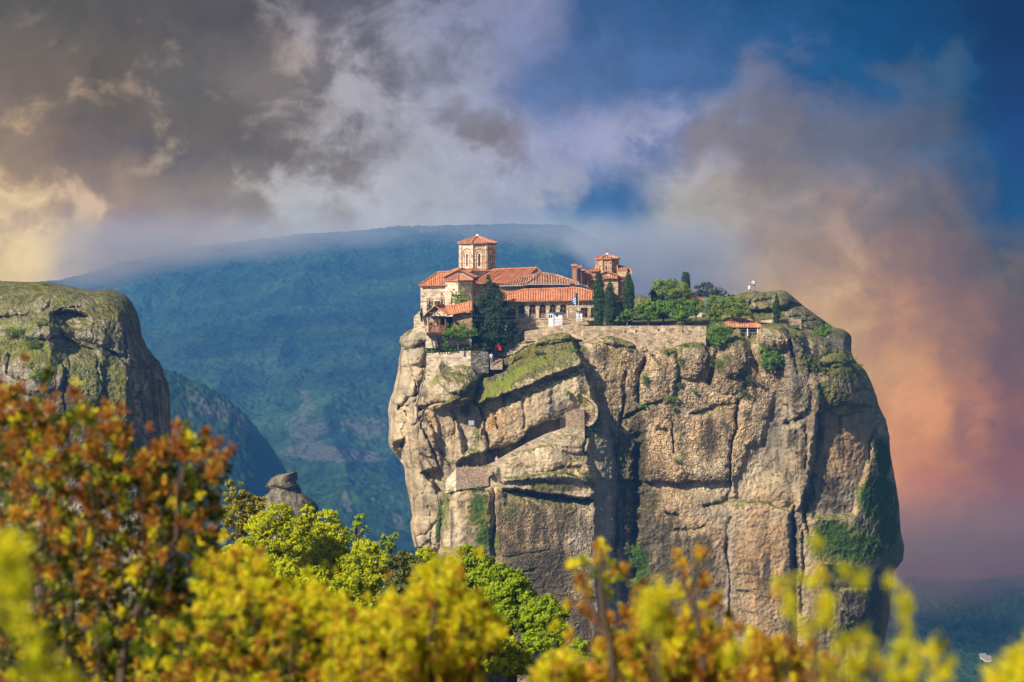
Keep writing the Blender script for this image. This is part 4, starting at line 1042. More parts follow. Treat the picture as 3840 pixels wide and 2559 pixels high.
def drum(parent, org, c, R, edge0, z0, z1, mat, win_w, win_h, win_z, eave, rise, tile, double=True, white=False):
    """Octagonal drum with blind arches and slit windows under a tiled pyramid roof."""
    cs = octa(c, R, edge0); w_ = MB(); trim = MB()
    side = (cs[1] - cs[0]).length
    for k in range(8):
        a, b = cs[k], cs[(k + 1) % 8]; ex = (b - a).normalized(); O = Vector((a.x, a.y, z0)); H = z1 - z0
        n = ex.cross(Vector((0, 0, 1)))
        facing = n.y < 0.35
        hole = arch_pts(side / 2, win_w, win_z, win_z + win_h)
        facade(w_, O, ex, [(0, 0), (side, 0), (side, H), (0, H)], [hole] if facing else [], .28)
        if facing:
            g = MB(); pane(g, O, ex, hole, .2); wd = g.build("window", GLASS, parent, org=org)
            f = MB(); bars(f, O, ex, [(side / 2, win_z, side / 2, win_z + win_h - .05)] + [(side / 2 - win_w / 2, win_z + win_h * q, side / 2 + win_w / 2, win_z + win_h * q) for q in (.2, .4, .6, .8)], .17, .018)
            f.build("glazing_bars", LEAD, wd, org=org)
            zc = win_z + win_h - win_w / 2
            ring(trim, O, ex, arc(side / 2, side * .36, zc + .1, 0.0), arc(side / 2, side * .43, zc + .1, 0.0), .07)
            ring(trim, O, ex, arc(side / 2, side * .21, zc, win_z - .1), arc(side / 2, side * .26, zc, win_z - .1), .06)
        p = Vector((a.x, a.y, 0)); d = (p - Vector((c[0], c[1], 0))).normalized()
        w_.box(p.x - .16, p.x + .16, p.y - .16, p.y + .16, z0, z1 - .25, math.atan2(d.y, d.x))
    oc = octa(c, R + .14, edge0); oc2 = octa(c, R + .26, edge0)
    for q0, q1, zz in ((oc, oc, z1 - .30), (oc2, oc2, z1 - .14)):
        trim.prism([(p.x, p.y, zz) for p in q0], [(p.x, p.y, zz + .13) for p in q1])
    w_.build("drum_wall", mat, parent, org=org); trim.build("drum_mouldings", BRICK if not white else mat, parent, org=org)
    ro = MB(); eo = octa(c, R + eave, edge0); ap = Vector((c[0], c[1], z1 + rise))
    for k in range(8):
        a, b = eo[k], eo[(k + 1) % 8]
        roof_panel(ro, (a.x, a.y, z1 + .03), (b.x, b.y, z1 + .03), [(0, (a.x, a.y, z1 + .05)), (.5, ap), (1, (b.x, b.y, z1 + .05))], .3, .07, 4)
        ridge(ro, [(a.x, a.y, z1 + .08), ap], .10)
    ro.prism([(p.x, p.y, z1 - .02) for p in octa(c, R + eave - .1, edge0)], [(p.x, p.y, z1 + .02) for p in octa(c, R + eave - .1, edge0)])
    rf = ro.build("drum_roof", tile, parent, org=org)
    k = MB(); k.lathe([(.26, -.05), (.30, .1), (.16, .25), (.05, .32)], ap, 10); k.build("finial", WHITE, rf, org=org)
    x = MB(); x.box(ap.x - .03, ap.x + .03, ap.y - .03, ap.y + .03, ap.z + .25, ap.z + 1.0); x.box(ap.x - .24, ap.x + .24, ap.y - .025, ap.y + .025, ap.z + .66, ap.z + .73)
    x.build("cross", METAL, rf, org=org)

def win(parent, org, O, ex, pts, frame_segs, back=.22, r=.05, curtain=None):
    """A window: timber frame as the part, its glass as the sub-part."""
    f = MB(); bars(f, O, ex, frame_segs, back - .05, r); fo = f.build("window", WOOD, parent, org=org)
    g = MB(); pane(g, O, ex, pts, back); g.build("pane", GLASS, fo, org=org)
    if curtain:
        c = MB(); pane(c, O, ex, curtain, back - .012); c.build("curtain", CURTAIN, fo, org=org)

# ------------------------------------------------------------------ the main church
Yc = 322.0
church = empty("church", P(1700, 1190, Yc), "large cream stone church with red tiled roofs under the tall eight-sided tower", "church")
og = church.location.copy()
def XZ(u, v, Y): p = P(u, v, Y); return p.x, p.z
wl = MB(); x0, zt = XZ(1577, 1071, Yc); x1, zb = XZ(1700, 1205, Yc)
hol = []
for uc, va, vb_, wd in ((1611, 1123, 1142, 7), (1657, 1121, 1148, 7)):
    cx = XZ(uc, 0, Yc)[0] - x0; hol.append(arch_pts(cx, wd / pxm(Yc), XZ(0, vb_, Yc)[1] - zb, XZ(0, va, Yc)[1] - zb))
facade(wl, (x0, Yc, zb), (1, 0, 0), [(0, 0), (x1 - x0, 0), (x1 - x0, zt - zb), (0, zt - zb)], hol, .35)
wl.box(x0, x0 + .3, Yc + .01, Yc + 11, zb, zt)
wl.box(x0, XZ(2031, 0, Yc + 4)[0], Yc + 4, Yc + 11, zb, XZ(0, 1056, Yc + 4)[1])
wl.build("wall", CHURCH, church, org=og)
tr = MB(); 
tr.box(x0 - .06, x1, Yc - .07, Yc, XZ(0, 1132, Yc)[1], XZ(0, 1129.5, Yc)[1])
tr.box(x0 - .06, x1, Yc - .08, Yc, zt - .22, zt)
for h, uc in zip(hol, (1611, 1657)):
    cx = XZ(uc, 0, Yc)[0] - x0; top = h[5][1]
    ring(tr, (x0, Yc, zb), (1, 0, 0), arc(cx, .32, top - .1, top - 1.2), arc(cx, .42, top - .1, top - 1.2), .06)
tr.build("mouldings", BRICK, church, org=og)
for h in hol:
    g = MB(); pane(g, (x0, Yc, zb), (1, 0, 0), h, .28); g.build("window", GLASS, church, org=og)
nb_ = MB(); a_ = P(1652, 1109, Yc - .05); b_ = P(1660, 1096, Yc - .05); nb_.box(a_.x, b_.x, Yc - .045, Yc - .003, a_.z, b_.z); nb_.build("brick_panel", BRICK, church, org=og)
ro = MB()
roof_panel(ro, P(1571, 1071, Yc - .5), P(1700, 1068, Yc - .5), [(0, P(1571, 1071, Yc - .4)), (.56, P(1643, 1024, Yc + 4.4)), (1, P(1704, 1020, Yc + 4.4))], .32)
roof_panel(ro, P(1768, 1063, Yc + .3), P(1962, 1056, Yc + .3), [(0, P(1845, 1014, Yc + 5)), (1, P(2012, 1007, Yc + 5))], .32)
roof_panel(ro, P(1700, 1067, Yc + 2), P(1845, 1064, Yc + 2), [(0, P(1700, 1020, Yc + 6)), (1, P(1860, 1014, Yc + 6))], .32)
ridge(ro, [P(1643, 1023, Yc + 4.4), P(1704, 1019, Yc + 4.4)]); ridge(ro, [P(1571, 1070, Yc - .4), P(1643, 1023, Yc + 4.4)], .12)
ridge(ro, [P(1848, 1012.5, Yc + 5), P(2012, 1006, Yc + 5)]); ridge(ro, [P(2012, 1006, Yc + 5), P(2033, 1026, Yc + 5)], .12); ridge(ro, [P(2012, 1006, Yc + 5), P(1962, 1054, Yc + .4)], .10)
ro.build("roof", TILE_NEW, church, org=og)
gb = MB(); gb.add([P(1962, 1056, Yc + .4), P(2034, 1028, Yc + 5), P(2034, 1072, Yc + 5), P(1962, 1072, Yc + .4), P(2011, 1009, Yc + 5)], [(0, 3, 2, 1), (0, 1, 4)]); gb.build("gable", RUBBLE, church, org=og)
# apse: two visible faces and a half-cone roof
ap = MB(); rA = [P(1669, 1055, Yc - .2), P(1718, 1055, Yc - 2.6), P(1770, 1055, Yc - 1.0), P(1774, 1055, Yc + 3)]
ring_t = MB()
for a, b in zip(rA[:-1], rA[1:]):
    ex = (Vector((b.x, b.y, 0)) - Vector((a.x, a.y, 0))).normalized(); L_ = math.hypot(b.x - a.x, b.y - a.y)
    zb_ = XZ(0, 1200, Yc)[1]; zt_ = a.z
    hole = arch_pts(L_ / 2, .36, (zt_ - zb_) * .38, (zt_ - zb_) * .60) if L_ > 1.5 else None
    facade(ap, (a.x, a.y, zb_), ex, [(0, 0), (L_, 0), (L_, zt_ - zb_), (0, zt_ - zb_)], [hole] if hole else [], .3)
    if hole:
        g = MB(); pane(g, (a.x, a.y, zb_), ex, hole, .2); g.build("window", GLASS, church, org=og)
        zc_ = (zt_ - zb_) * .60
        for r0 in (.80, .60, .40): ring(ring_t, (a.x, a.y, zb_), ex, arc(L_ / 2, L_ * .5 * r0, zc_, 1.0), arc(L_ / 2, L_ * .5 * (r0 + .09), zc_, 1.0), .06 + .02 * (r0 > .7))
        ring_t.tube([Vector((a.x, a.y, zt_ - .12)), Vector((b.x, b.y, zt_ - .12))], .12, 4)
ap.build("apse_wall", CHURCH, church, org=og); ring_t.build("apse_mouldings", PLASTER, church, org=og)
ar = MB(); top = P(1718, 1027, Yc + .6)
eo = [P(1663, 1052, Yc - .3), P(1718, 1053, Yc - 3.1), P(1774, 1051, Yc - 1.2), P(1780, 1051, Yc + 3)]
for a, b in zip(eo[:-1], eo[1:]):
    roof_panel(ar, a, b, [(0, a), (.5, a.lerp(b, .5).lerp(top, .98)), (1, b)] if False else [(0, a.lerp(top, .02)), (.5, top), (1, b.lerp(top, .02))], .32)
for p in eo[:3]: ridge(ar, [p, top], .09)
ar.build("apse_roof", TILE_MID, church, org=og)
# gable over the apse and its right slope
g2 = MB(); g2.prism([P(1666, 1040, Yc + .8), P(1719, 1014, Yc + .8), P(1773, 1040, Yc + .8), P(1773, 1062, Yc + .8), P(1666, 1062, Yc + .8)], [P(1666, 1040, Yc + 1.2), P(1719, 1014, Yc + 1.2), P(1773, 1040, Yc + 1.2), P(1773, 1062, Yc + 1.2), P(1666, 1062, Yc + 1.2)])
g2.build("apse_gable", PLASTER, church, org=og)
r2 = MB(); roof_panel(r2, P(1776, 1040, Yc + .4), P(1806, 1037, Yc + 5), [(0, P(1720, 1012, Yc + .4)), (1, P(1742, 1010, Yc + 5))], .32)
roof_panel(r2, P(1690, 1034, Yc + 5), P(1662, 1041, Yc + .4), [(0, P(1742, 1010, Yc + 5)), (1, P(1720, 1012, Yc + .4))], .32)
ridge(r2, [P(1662, 1041, Yc + .4), P(1720, 1011.5, Yc + .4), P(1776, 1040, Yc + .4)], .12); ridge(r2, [P(1720, 1011, Yc + .4), P(1742, 1009.5, Yc + 5)], .12)
r2.build("gable_roof", TILE_MID, church, org=og)
# square base of the drum, then the drum
dc = P(1790.5, 1000, 329); zd0 = XZ(0, 1007, 329)[1]; zd1 = XZ(0, 913, 329)[1]
bs = MB(); sq = octa((dc.x, dc.y), 4.1, -11, 4)
bs.prism([(p.x, p.y, zd0 - 3.0) for p in sq], [(p.x, p.y, zd0 - .35) for p in sq]); bs.build("drum_base", CHURCH, church, org=og)
br = MB(); sq = octa((dc.x, dc.y), 4.55, -11, 4); sq2 = octa((dc.x, dc.y), 3.0, -11, 4)
for k in range(4):
    a, b, c_, d_ = sq[k], sq[(k + 1) % 4], sq2[(k + 1) % 4], sq2[k]
    roof_panel(br, (a.x, a.y, zd0 - .38), (b.x, b.y, zd0 - .38), [(0, (d_.x, d_.y, zd0 + .10)), (1, (c_.x, c_.y, zd0 + .10))], .32)
br.build("drum_skirt_roof", TILE_MID, church, org=og)
drum(church, og, (dc.x, dc.y), 2.86, -60.3, zd0 - .1, zd1, CHURCH, .33, 1.95, .45, .42, 1.15, TILE_MID)

# ------------------------------------------------------------------ the old wing with its brown hipped roof and chimneys
Yo = 314.0
old = empty("old_wing", P(2020, 1120, Yo), "low red stone range under weathered brown hipped roof with brick chimneys", "building")
oo = old.location.copy()
wl = MB(); xa, zt = XZ(1878, 1071, Yo); xb, zb = XZ(2172, 1112, Yo)
hs = [rect_pts(XZ(u, 0, Yo)[0] - xa, w_ / pxm(Yo), XZ(0, b, Yo)[1] - zb, XZ(0, a, Yo)[1] - zb) for u, w_, a, b in ((1986, 7, 1077, 1084), (2109, 17, 1074, 1084))]
facade(wl, (xa, Yo, zb), (1, 0, 0), [(0, 0), (xb - xa, 0), (xb - xa, zt - zb), (0, zt - zb)], hs, .25)
wl.box(xa, xb, Yo + .3, Yo + 6, zb, zt - .1)
wl.build("wall", REDSTONE, old, org=oo)
for h in hs: win(old, oo, (xa, Yo, zb), (1, 0, 0), h, [(h[0][0], h[0][1], h[1][0], h[1][1]), (h[3][0], h[3][1], h[2][0], h[2][1]), (h[0][0], h[0][1], h[3][0], h[3][1]), (h[1][0], h[1][1], h[2][0], h[2][1])], .2, .03)
ro = MB(); A_, B_ = P(1866, 1071, Yo - .5), P(2176, 1065, Yo - .5)
tops = [(0, P(1868, 1070, Yo - .4)), (.24, P(1950, 1046, Yo + 3)), (.40, P(1992, 1034, Yo + 3.6)), (.53, P(2030, 1025, Yo + 4.2)), (.70, P(2082, 1033, Yo + 4.2)), (1, P(2172, 1062, Yo - .2))]
roof_panel(ro, A_, B_, tops, .40, .11, 5)
ridge(ro, [tops[1][1], tops[2][1], tops[3][1], tops[4][1], tops[5][1]], .17); ridge(ro, [P(1972, 1066, Yo - .4), P(2030, 1027, Yo + 4)], .13)
ro.build("roof", TILE_OLD, old, org=oo)
ro = MB(); roof_panel(ro, P(2172, 1066, Yo - .4), P(2228, 1092, Yo + 2), [(0, P(2150, 1058, Yo + 2)), (1, P(2200, 1076, Yo + 5))], .40, .10); ro.build("side_roof", TILE_OLD, old, org=oo)
gt = MB(); gt.tube([P(1870, 1074, Yo - .62), P(1962, 1072, Yo - .62)], .07, 6); gt.tube([P(1972, 1067.5, Yo - .62), P(2172, 1067.5, Yo - .62)], .07, 6); gt.tube([P(1962, 1072, Yo - .62), P(1964, 1082, Yo - .3), P(1970, 1088, Yo - .1)], .05, 5)
gt.build("gutter", LEAD, old, org=oo)
for i, (uc, w_, vt, vb_, dy_) in enumerate(((2154, 15, 993, 1058, 3.2), (2172, 14, 999, 1064, 4.4), (2187, 12.5, 1011, 1068, 5.6), (2198, 11, 1017, 1070, 6.6), (2205, 10, 1022, 1072, 7.6), (2146.5, 18, 1064, 1108, -2.3))):
    Y = Yo + dy_; h = MB(); hw = w_ / pxm(Y) / 2; cx = XZ(uc, 0, Y)[0]; zt = XZ(0, vt, Y)[1]; zb = XZ(0, vb_, Y)[1]
    top = .62 if i < 5 else .8
    h.box(cx - hw, cx + hw, Y - hw, Y + hw, zb, zt - top)
    for sx in (-1, 0, 1):
        for sy in (-1, 1): h.box(cx + sx * (hw - .08) - .07, cx + sx * (hw - .08) + .07, Y + sy * (hw - .08) - .07, Y + sy * (hw - .08) + .07, zt - top, zt - .30)
    h.box(cx - hw * .55, cx + hw * .55, Y - hw * .55, Y + hw * .55, zt - top, zt - .3)
    h.box(cx - hw - .05, cx + hw + .05, Y - hw - .05, Y + hw + .05, zt - top - .10, zt - top)
    co_ = h.build("chimney", BRICK, old, org=oo)
    c = MB()
    if i < 5:
        for k in range(5):
            x = cx + hw * 1.25 * (k - 2) / 2
            c.tube([(x, Y - hw * 1.3, zt - .30), (x, Y, zt + .02), (x, Y + hw * 1.3, zt - .30)], .10, 6)
        c.box(cx - hw * 1.15, cx + hw * 1.15, Y - hw * 1.15, Y + hw * 1.15, zt - .36, zt - .26)
        c.build("cap", TILE_MID, co_, org=oo)
    else:
        c.box(cx - hw * 1.1, cx + hw * 1.1, Y - hw * 1.1, Y + hw * 1.1, zt - .30, zt); c.build("cap", DARKWOOD, co_, org=oo)

# ------------------------------------------------------------------ the long refectory with arched windows above an arcade
Yr = 308.0
ref = empty("refectory", P(2060, 1300, Yr), "long honey stone building with orange roof and row of arched wooden windows", "building")
orr = ref.location.copy(); k_ = 1 / pxm(Yr)
wl = MB(); xa, zt = XZ(1903, 1130, Yr); xb, zb = XZ(2345, 1305, Yr)
zz = lambda v: XZ(0, v, Yr)[1] - zb
cxs = [XZ(u, 0, Yr)[0] - xa for u in (1957, 1997, 2035, 2073, 2112)]
tref = lambda cx: [(cx - 12 * k_, zz(1193)), (cx + 12 * k_, zz(1193)), (cx + 12 * k_, zz(1160)), (cx + 9 * k_, zz(1155))] + [(cx + 12.5 * k_ * math.cos(math.pi * q / 8), zz(1153) + 11 * k_ * math.sin(math.pi * q / 8)) for q in range(0, 9)] + [(cx - 9 * k_, zz(1155)), (cx - 12 * k_, zz(1160))]
wins = [tref(c) for c in cxs]
rects = [rect_pts(XZ(u, 0, Yr)[0] - xa, w_ * k_, zz(b), zz(a)) for u, w_, a, b in ((1921, 21, 1161, 1194), (2191, 26, 1155, 1192), (2228, 24, 1155, 1192))]
arcs = [arch_pts(XZ(u, 0, Yr)[0] - xa, w_ * k_, 0.02, zz(vt), 12) for u, w_, vt in ((1922, 40, 1233), (1974, 42, 1236), (2024, 42, 1236), (2074, 42, 1236))]
facade(wl, (xa, Yr, zb), (1, 0, 0), [(0, 0), (xb - xa, 0), (xb - xa, zt - zb), (0, zt - zb)], wins + rects + arcs, .38)
wl.box(xa, xa + .35, Yr + .39, Yr + 5.5, zb, zt)
wl.build("wall", RUBBLE, ref, org=orr)
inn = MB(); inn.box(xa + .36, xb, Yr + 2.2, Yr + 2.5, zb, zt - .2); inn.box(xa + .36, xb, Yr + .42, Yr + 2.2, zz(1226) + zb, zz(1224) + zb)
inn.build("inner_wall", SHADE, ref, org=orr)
trm = MB()
trm.box(xa - .1, xb, Yr - .14, Yr - .002, zz(1229) + zb, zz(1225) + zb)
for c in cxs:
    for s in (-1, 1): trm.box(xa + c + s * 16.5 * k_ - 2.6 * k_, xa + c + s * 16.5 * k_ + 2.6 * k_, Yr - .06, Yr - .002, zz(1193) + zb, zz(1162) + zb)
    trm.box(xa + c - 14 * k_, xa + c + 14 * k_, Yr - .12, Yr - .061, zz(1196.5) + zb, zz(1194) + zb)
for a, uc, w_ in zip(arcs, (1922, 1974, 2024, 2074), (40, 42, 42, 42)):
    cx = XZ(uc, 0, Yr)[0] - xa; r = w_ * k_ / 2; zc = a[2][1]
    ring(trm, (xa, Yr, zb), (1, 0, 0), arc(cx, r + .04, zc), arc(cx, r + .20, zc), .05); ring(trm, (xa, Yr, zb), (1, 0, 0), arc(cx, r + .30, zc), arc(cx, r + .38, zc), .06)
trm.build("stone_trim", PLASTER, ref, org=orr)
for c, h in zip(cxs, wins):
    z0, z1 = zz(1193), zz(1143)
    sg = [(c - 11 * k_, z0 + .05, c - 11 * k_, zz(1160)), (c + 11 * k_, z0 + .05, c + 11 * k_, zz(1160)), (c, z0, c, zz(1158)), (c - 11 * k_, zz(1161), c + 11 * k_, zz(1161)), (c - 11 * k_, zz(1176), c + 11 * k_, zz(1176)), (c - 11 * k_, z0 + .05, c + 11 * k_, z0 + .05), (c, zz(1158), c - 7 * k_, zz(1147)), (c, zz(1158), c + 7 * k_, zz(1147))]
    win(ref, orr, (xa, Yr, zb), (1, 0, 0), h, sg, .26, .055, [(c - 10 * k_, zz(1190)), (c + 10 * k_, zz(1190)), (c + 10 * k_, zz(1178)), (c - 10 * k_, zz(1178))])
for h in rects:
    a, b = h[0], h[2]; cx = (a[0] + b[0]) / 2
    win(ref, orr, (xa, Yr, zb), (1, 0, 0), h, [(a[0] + .03, a[1], a[0] + .03, b[1]), (b[0] - .03, a[1], b[0] - .03, b[1]), (cx, a[1], cx, b[1]), (a[0], b[1] - .03, b[0], b[1] - .03), (a[0], a[1] + .03, b[0], a[1] + .03), (a[0], a[1] * .45 + b[1] * .55, b[0], a[1] * .45 + b[1] * .55)], .24, .05)
ro = MB(); roof_panel(ro, P(1882, 1130, Yr - .7), P(2352, 1121, Yr - .7), [(0, P(1884, 1112, Yr + 2.4)), (.17, P(1962, 1089, Yr + 3.0)), (.6, P(2164, 1082, Yr + 3.0)), (.74, P(2232, 1098, Yr + 2.2)), (1, P(2350, 1118, Yr - .3))], .36, .085, 5)
ridge(ro, [P(1884, 1111, Yr + 2.4), P(1962, 1088, Yr + 3), P(2164, 1081, Yr + 3), P(2232, 1097, Yr + 2.2), P(2350, 1117, Yr - .3)], .14)
ro.build("roof", TILE_NEW, ref, org=orr)
ev = MB(); a, b = P(1884, 1132, Yr - .6), P(2350, 1125, Yr - .6); ev.prism([(a.x, Yr - .55, a.z - .12), (b.x, Yr - .55, b.z - .12), (b.x, Yr + .3, b.z - .12), (a.x, Yr + .3, a.z - .12)], [(a.x, Yr - .55, a.z + .03), (b.x, Yr - .55, b.z + .03), (b.x, Yr + .3, b.z + .03), (a.x, Yr + .3, a.z + .03)])
ev.build("eaves", PLASTER, ref, org=orr)

# ------------------------------------------------------------------ small domed chapel on the right
Yh = 320.0
chp = empty("chapel", P(2285, 1170, Yh), "small brick and stone chapel with low eight-sided dome behind the cypresses", "chapel")
oh_ = chp.location.copy(); kh = 1 / pxm(Yh)
wl = MB(); x0, zt = XZ(2206, 1046, Yh); x1, zb = XZ(2368, 1172, Yh)
fz = lambda v: XZ(0, v, Yh)[1] - zb
fx = lambda u: XZ(u, 0, Yh)[0] - x0
hs = [arch_pts(fx(2319), 6 * kh, fz(1105), fz(1089)), arch_pts(fx(2318), 22 * kh, fz(1171.5), fz(1149), 10)]
facade(wl, (x0, Yh, zb), (1, 0, 0), [(0, 0), (x1 - x0, 0), (x1 - x0, fz(1018)), (fx(2318), fz(1018)), (fx(2318), fz(1030)), (0, fz(1040))], hs, .35)
wl.box(x0, x1, Yh + .36, Yh + 7.5, zb, zt)
wl.box(XZ(2325, 0, Yh + 2)[0], XZ(2364, 0, Yh + 2)[0], Yh + 2, Yh + 6, zt, XZ(0, 1018, Yh + 2)[1])
wl.box(XZ(2210, 0, Yh + 2)[0], XZ(2250, 0, Yh + 2)[0], Yh + 2, Yh + 6, zt, XZ(0, 1018, Yh + 2)[1])
wl.build("wall", CHAPEL, chp, org=oh_)
tm = MB(); tm.box(x0 - .02, x1 + .03, Yh - .07, Yh - .002, fz(1108) + zb, fz(1105.5) + zb); tm.box(x0 - .02, x1 + .03, Yh - .07, Yh - .002, fz(1064) + zb, fz(1061.5) + zb)
for uc, r in ((2319, 10), (2290, 14), (2350, 12), (2230, 14)):
    ring(tm, (x0, Yh, zb), (1, 0, 0), arc(fx(uc), r * kh, fz(1062 + r + 14), fz(1105)), arc(fx(uc), (r + 2.6) * kh, fz(1062 + r + 14), fz(1105)), .07)
tm.build("mouldings", BRICK, chp, org=oh_)
g = MB(); pane(g, (x0, Yh, zb), (1, 0, 0), hs[0], .25); g.build("window", GLASS, chp, org=oh_)
g = MB(); pane(g, (x0, Yh, zb), (1, 0, 0), hs[1], .3); g.build("doorway", DARK, chp, org=oh_)
g = MB(); g.prism([P(2231, 1034, Yh - .7), P(2274, 1021, Yh - .7), P(2318, 1034, Yh - .7), P(2318, 1172, Yh - .7), P(2231, 1172, Yh - .7)], [P(2231, 1034, Yh - .05), P(2274, 1021, Yh - .05), P(2318, 1034, Yh - .05), P(2318, 1172, Yh - .05), P(2231, 1172, Yh - .05)])
g.build("front_gable", CHAPEL, chp, org=oh_)
ro = MB()
roof_panel(ro, P(2321, 1037, Yh - .9), P(2326, 1035, Yh + 2), [(0, P(2274, 1019.5, Yh - .9)), (1, P(2277, 1017, Yh + 2))], .3); roof_panel(ro, P(2230, 1035, Yh + 2), P(2227, 1037, Yh - .9), [(0, P(2277, 1017, Yh + 2)), (1, P(2274, 1019.5, Yh - .9))], .3)
ridge(ro, [P(2227, 1036.5, Yh - .9), P(2274, 1019, Yh - .9), P(2321, 1036.5, Yh - .9)], .12)
ro.build("roof", TILE_MID, chp, org=oh_)
ro = MB(); roof_panel(ro, P(2252, 1043, Yh - 1.2), P(2318, 1042, Yh - 1.2), [(0, P(2262, 1034, Yh - .6)), (1, P(2312, 1034, Yh - .6))], .34); ro.build("apse_roof", TILE_MID, chp, org=oh_)
for nm_, a_, b_, c_, d_ in (("side_roof", (2203, 1040, -.3), (2252, 1037, -.3), (2206, 1021, 2.4), (2256, 1021, 2.4)), ("side_roof", (2203, 1051, -.5), (2232, 1049, -.5), (2204, 1041, .2), (2232, 1040, .2)),
        ("side_roof", (2312, 1038, -.3), (2352, 1037, -.3), (2316, 1022, 2.4), (2344, 1024, 2.4)), ("side_roof", (2310, 1054, -.5), (2338, 1054, -.5), (2312, 1046, .2), (2338, 1047, .2)),
        ("rear_roof", (2314, 1015, 1.4), (2373, 1018, 1.4), (2312, 992, 4), (2366, 1008, 3)), ("rear_roof", (2206, 1016, 1.4), (2250, 1014, 1.4), (2214, 1008, 2.6), (2246, 1000, 4)), ("porch_roof", (2306, 1143, -1.6), (2334, 1142, -1.6), (2308, 1125, -.1), (2330, 1127, -.1))):
    q_ = [P(u, v, Yh + d) for u, v, d in (a_, b_, c_, d_)]
    ro = MB(); roof_panel(ro, q_[0], q_[1], [(0, q_[2]), (1, q_[3])], .34); ro.build(nm_, TILE_MID, chp, org=oh_)

dc = P(2277.5, 1000, Yh + 3.2); zd0 = XZ(0, 1026, Yh + 3.2)[1]; zd1 = XZ(0, 971, Yh + 3.2)[1]
drum(chp, oh_, (dc.x, dc.y), 1.70, -75, zd0, zd1, CHAPEL, .2, .75, .45, .40, .62, TILE_MID)
# ------------------------------------------------------------------ timber balcony house
Yb = 300.5
bal = empty("balcony_house", P(1650, 1300, Yb), "small tiled house with brown timber balcony hanging over the cliff's left edge", "house")
ob = bal.location.copy(); kb = 1 / pxm(Yb)
def W(u, v, d=0.0): return P(u, v, Yb) + Vector((0, d, 0))
wl = MB(); a, b = W(1596, 1249), W(1640, 1306); wl.box(a.x, b.x, Yb, Yb + 4, b.z, a.z)
a, b = W(1640, 1262), W(1768, 1312); wl.box(a.x, b.x, Yb + 1.5, Yb + 4, b.z, a.z + .4)
wl.build("base_wall", PALEWALL, bal, org=ob)
wl = MB(); a, b = W(1697, 1176), W(1770, 1264); wl.box(a.x, b.x, Yb + 1.1, Yb + 4, b.z, a.z); wl.build("wall", REDSTONE, bal, org=ob)
wl = MB(); a, b = W(1600, 1187), W(1672, 1250)
wl.box(a.x, b.x, Yb + 2.2, Yb + 2.4, b.z, a.z); wl.build("back_wall", PALEWALL, bal, org=ob)
dk = MB(); a, b = W(1650, 1189), W(1697, 1246); dk.box(a.x, b.x, Yb + 2.0, Yb + 2.19, b.z, a.z); dk.build("doorway", DARK, bal, org=ob)
fl = MB(); a, b = W(1600, 1249), W(1700, 1257); fl.box(a.x, b.x, Yb - 1.0, Yb + 2.2, b.z, a.z); fl.build("floor_beam", DARKWOOD, bal, org=ob)
for u in (1609, 1630, 1649, 1671):
    p = MB(); c = W(u, 1249); t = W(u, 1187); p.box(c.x - .09, c.x + .09, Yb - .95, Yb - .77, c.z, t.z); p.build("post", WOOD, bal, org=ob)
rl = MB(); a, b = W(1608, 1219), W(1672, 1248)
rl.box(a.x, b.x, Yb - .93, Yb - .83, a.z - .10, a.z); rl.box(a.x, b.x, Yb - .91, Yb - .85, b.z + .02, b.z + .12)
n = 26
for i in range(n):
    x = a.x + (b.x - a.x) * (i + .5) / n; rl.box(x - .033, x + .033, Yb - .90, Yb - .86, b.z + .1, a.z - .1)
c = W(1698, 1219)
rl.box(b.x - .05, b.x + .05, Yb - .83, Yb + 1.9, a.z - .1, a.z)
for i in range(14): rl.box(b.x - .02, b.x + .02, Yb - .75 + i * .2, Yb - .68 + i * .2, b.z + .1, a.z - .1)
rl.build("railing", WOOD, bal, org=ob)
for i, u in enumerate((1612, 1622, 1632, 1642, 1652)):
    q = MB(); p0 = W(u, 1257); pts = [p0 + Vector((.0, -.9 + .5 * t, -.1 - 1.9 * t * t)) + Vector((.55 * t, 0, 0)) for t in (0, .25, .5, .75, 1)]
    q.tube(pts, .075, 5); q.build("bracket", DARKWOOD, bal, org=ob)
ro = MB()
roof_panel(ro, W(1678, 1182, -1.3), W(1700, 1177, 3.6), [(0, W(1632, 1148, -1.3)), (1, W(1662, 1147, 3.6))], .32, .07)
roof_panel(ro, W(1618, 1182, 3.6), W(1589, 1188, -1.3), [(0, W(1662, 1147, 3.6)), (1, W(1632, 1148, -1.3))], .32, .07)
ridge(ro, [W(1632, 1147.5, -1.3), W(1662, 1146.5, 3.6)]); ridge(ro, [W(1589, 1187.5, -1.3), W(1632, 1147.5, -1.3), W(1678, 1181.5, -1.3)], .09)
ro.build("roof", TILE_NEW, bal, org=ob)
ro = MB()
roof_panel(ro, W(1680, 1181, .2), W(1772, 1161, .2), [(0, W(1664, 1150, 3)), (.4, W(1705, 1149, 3)), (1, W(1770, 1133, 3))], .32, .07); ridge(ro, [W(1664, 1150, 3), W(1705, 1149, 3), W(1770, 1133, 3)], .12)
ro.build("rear_roof", TILE_NEW, bal, org=ob)
ro = MB(); roof_panel(ro, W(1694, 1150, 3.5), W(1772, 1143, 3.5), [(0, W(1700, 1143, 6)), (1, W(1770, 1134, 6))], .32, .07); ro.build("upper_roof", TILE_NEW, bal, org=ob)
gbm = MB(); gbm.tube([W(1592, 1188, -1.25), W(1676, 1187, -1.25)], .10, 5); gbm.tube([W(1632, 1150, -1.25), W(1632, 1187, -1.25)], .08, 5); gbm.tube([W(1612, 1186, -1.25), W(1632, 1164, -1.25)], .07, 5); gbm.tube([W(1654, 1186, -1.25), W(1632, 1164, -1.25)], .07, 5)
gbm.build("gable_truss", DARKWOOD, bal, org=ob)
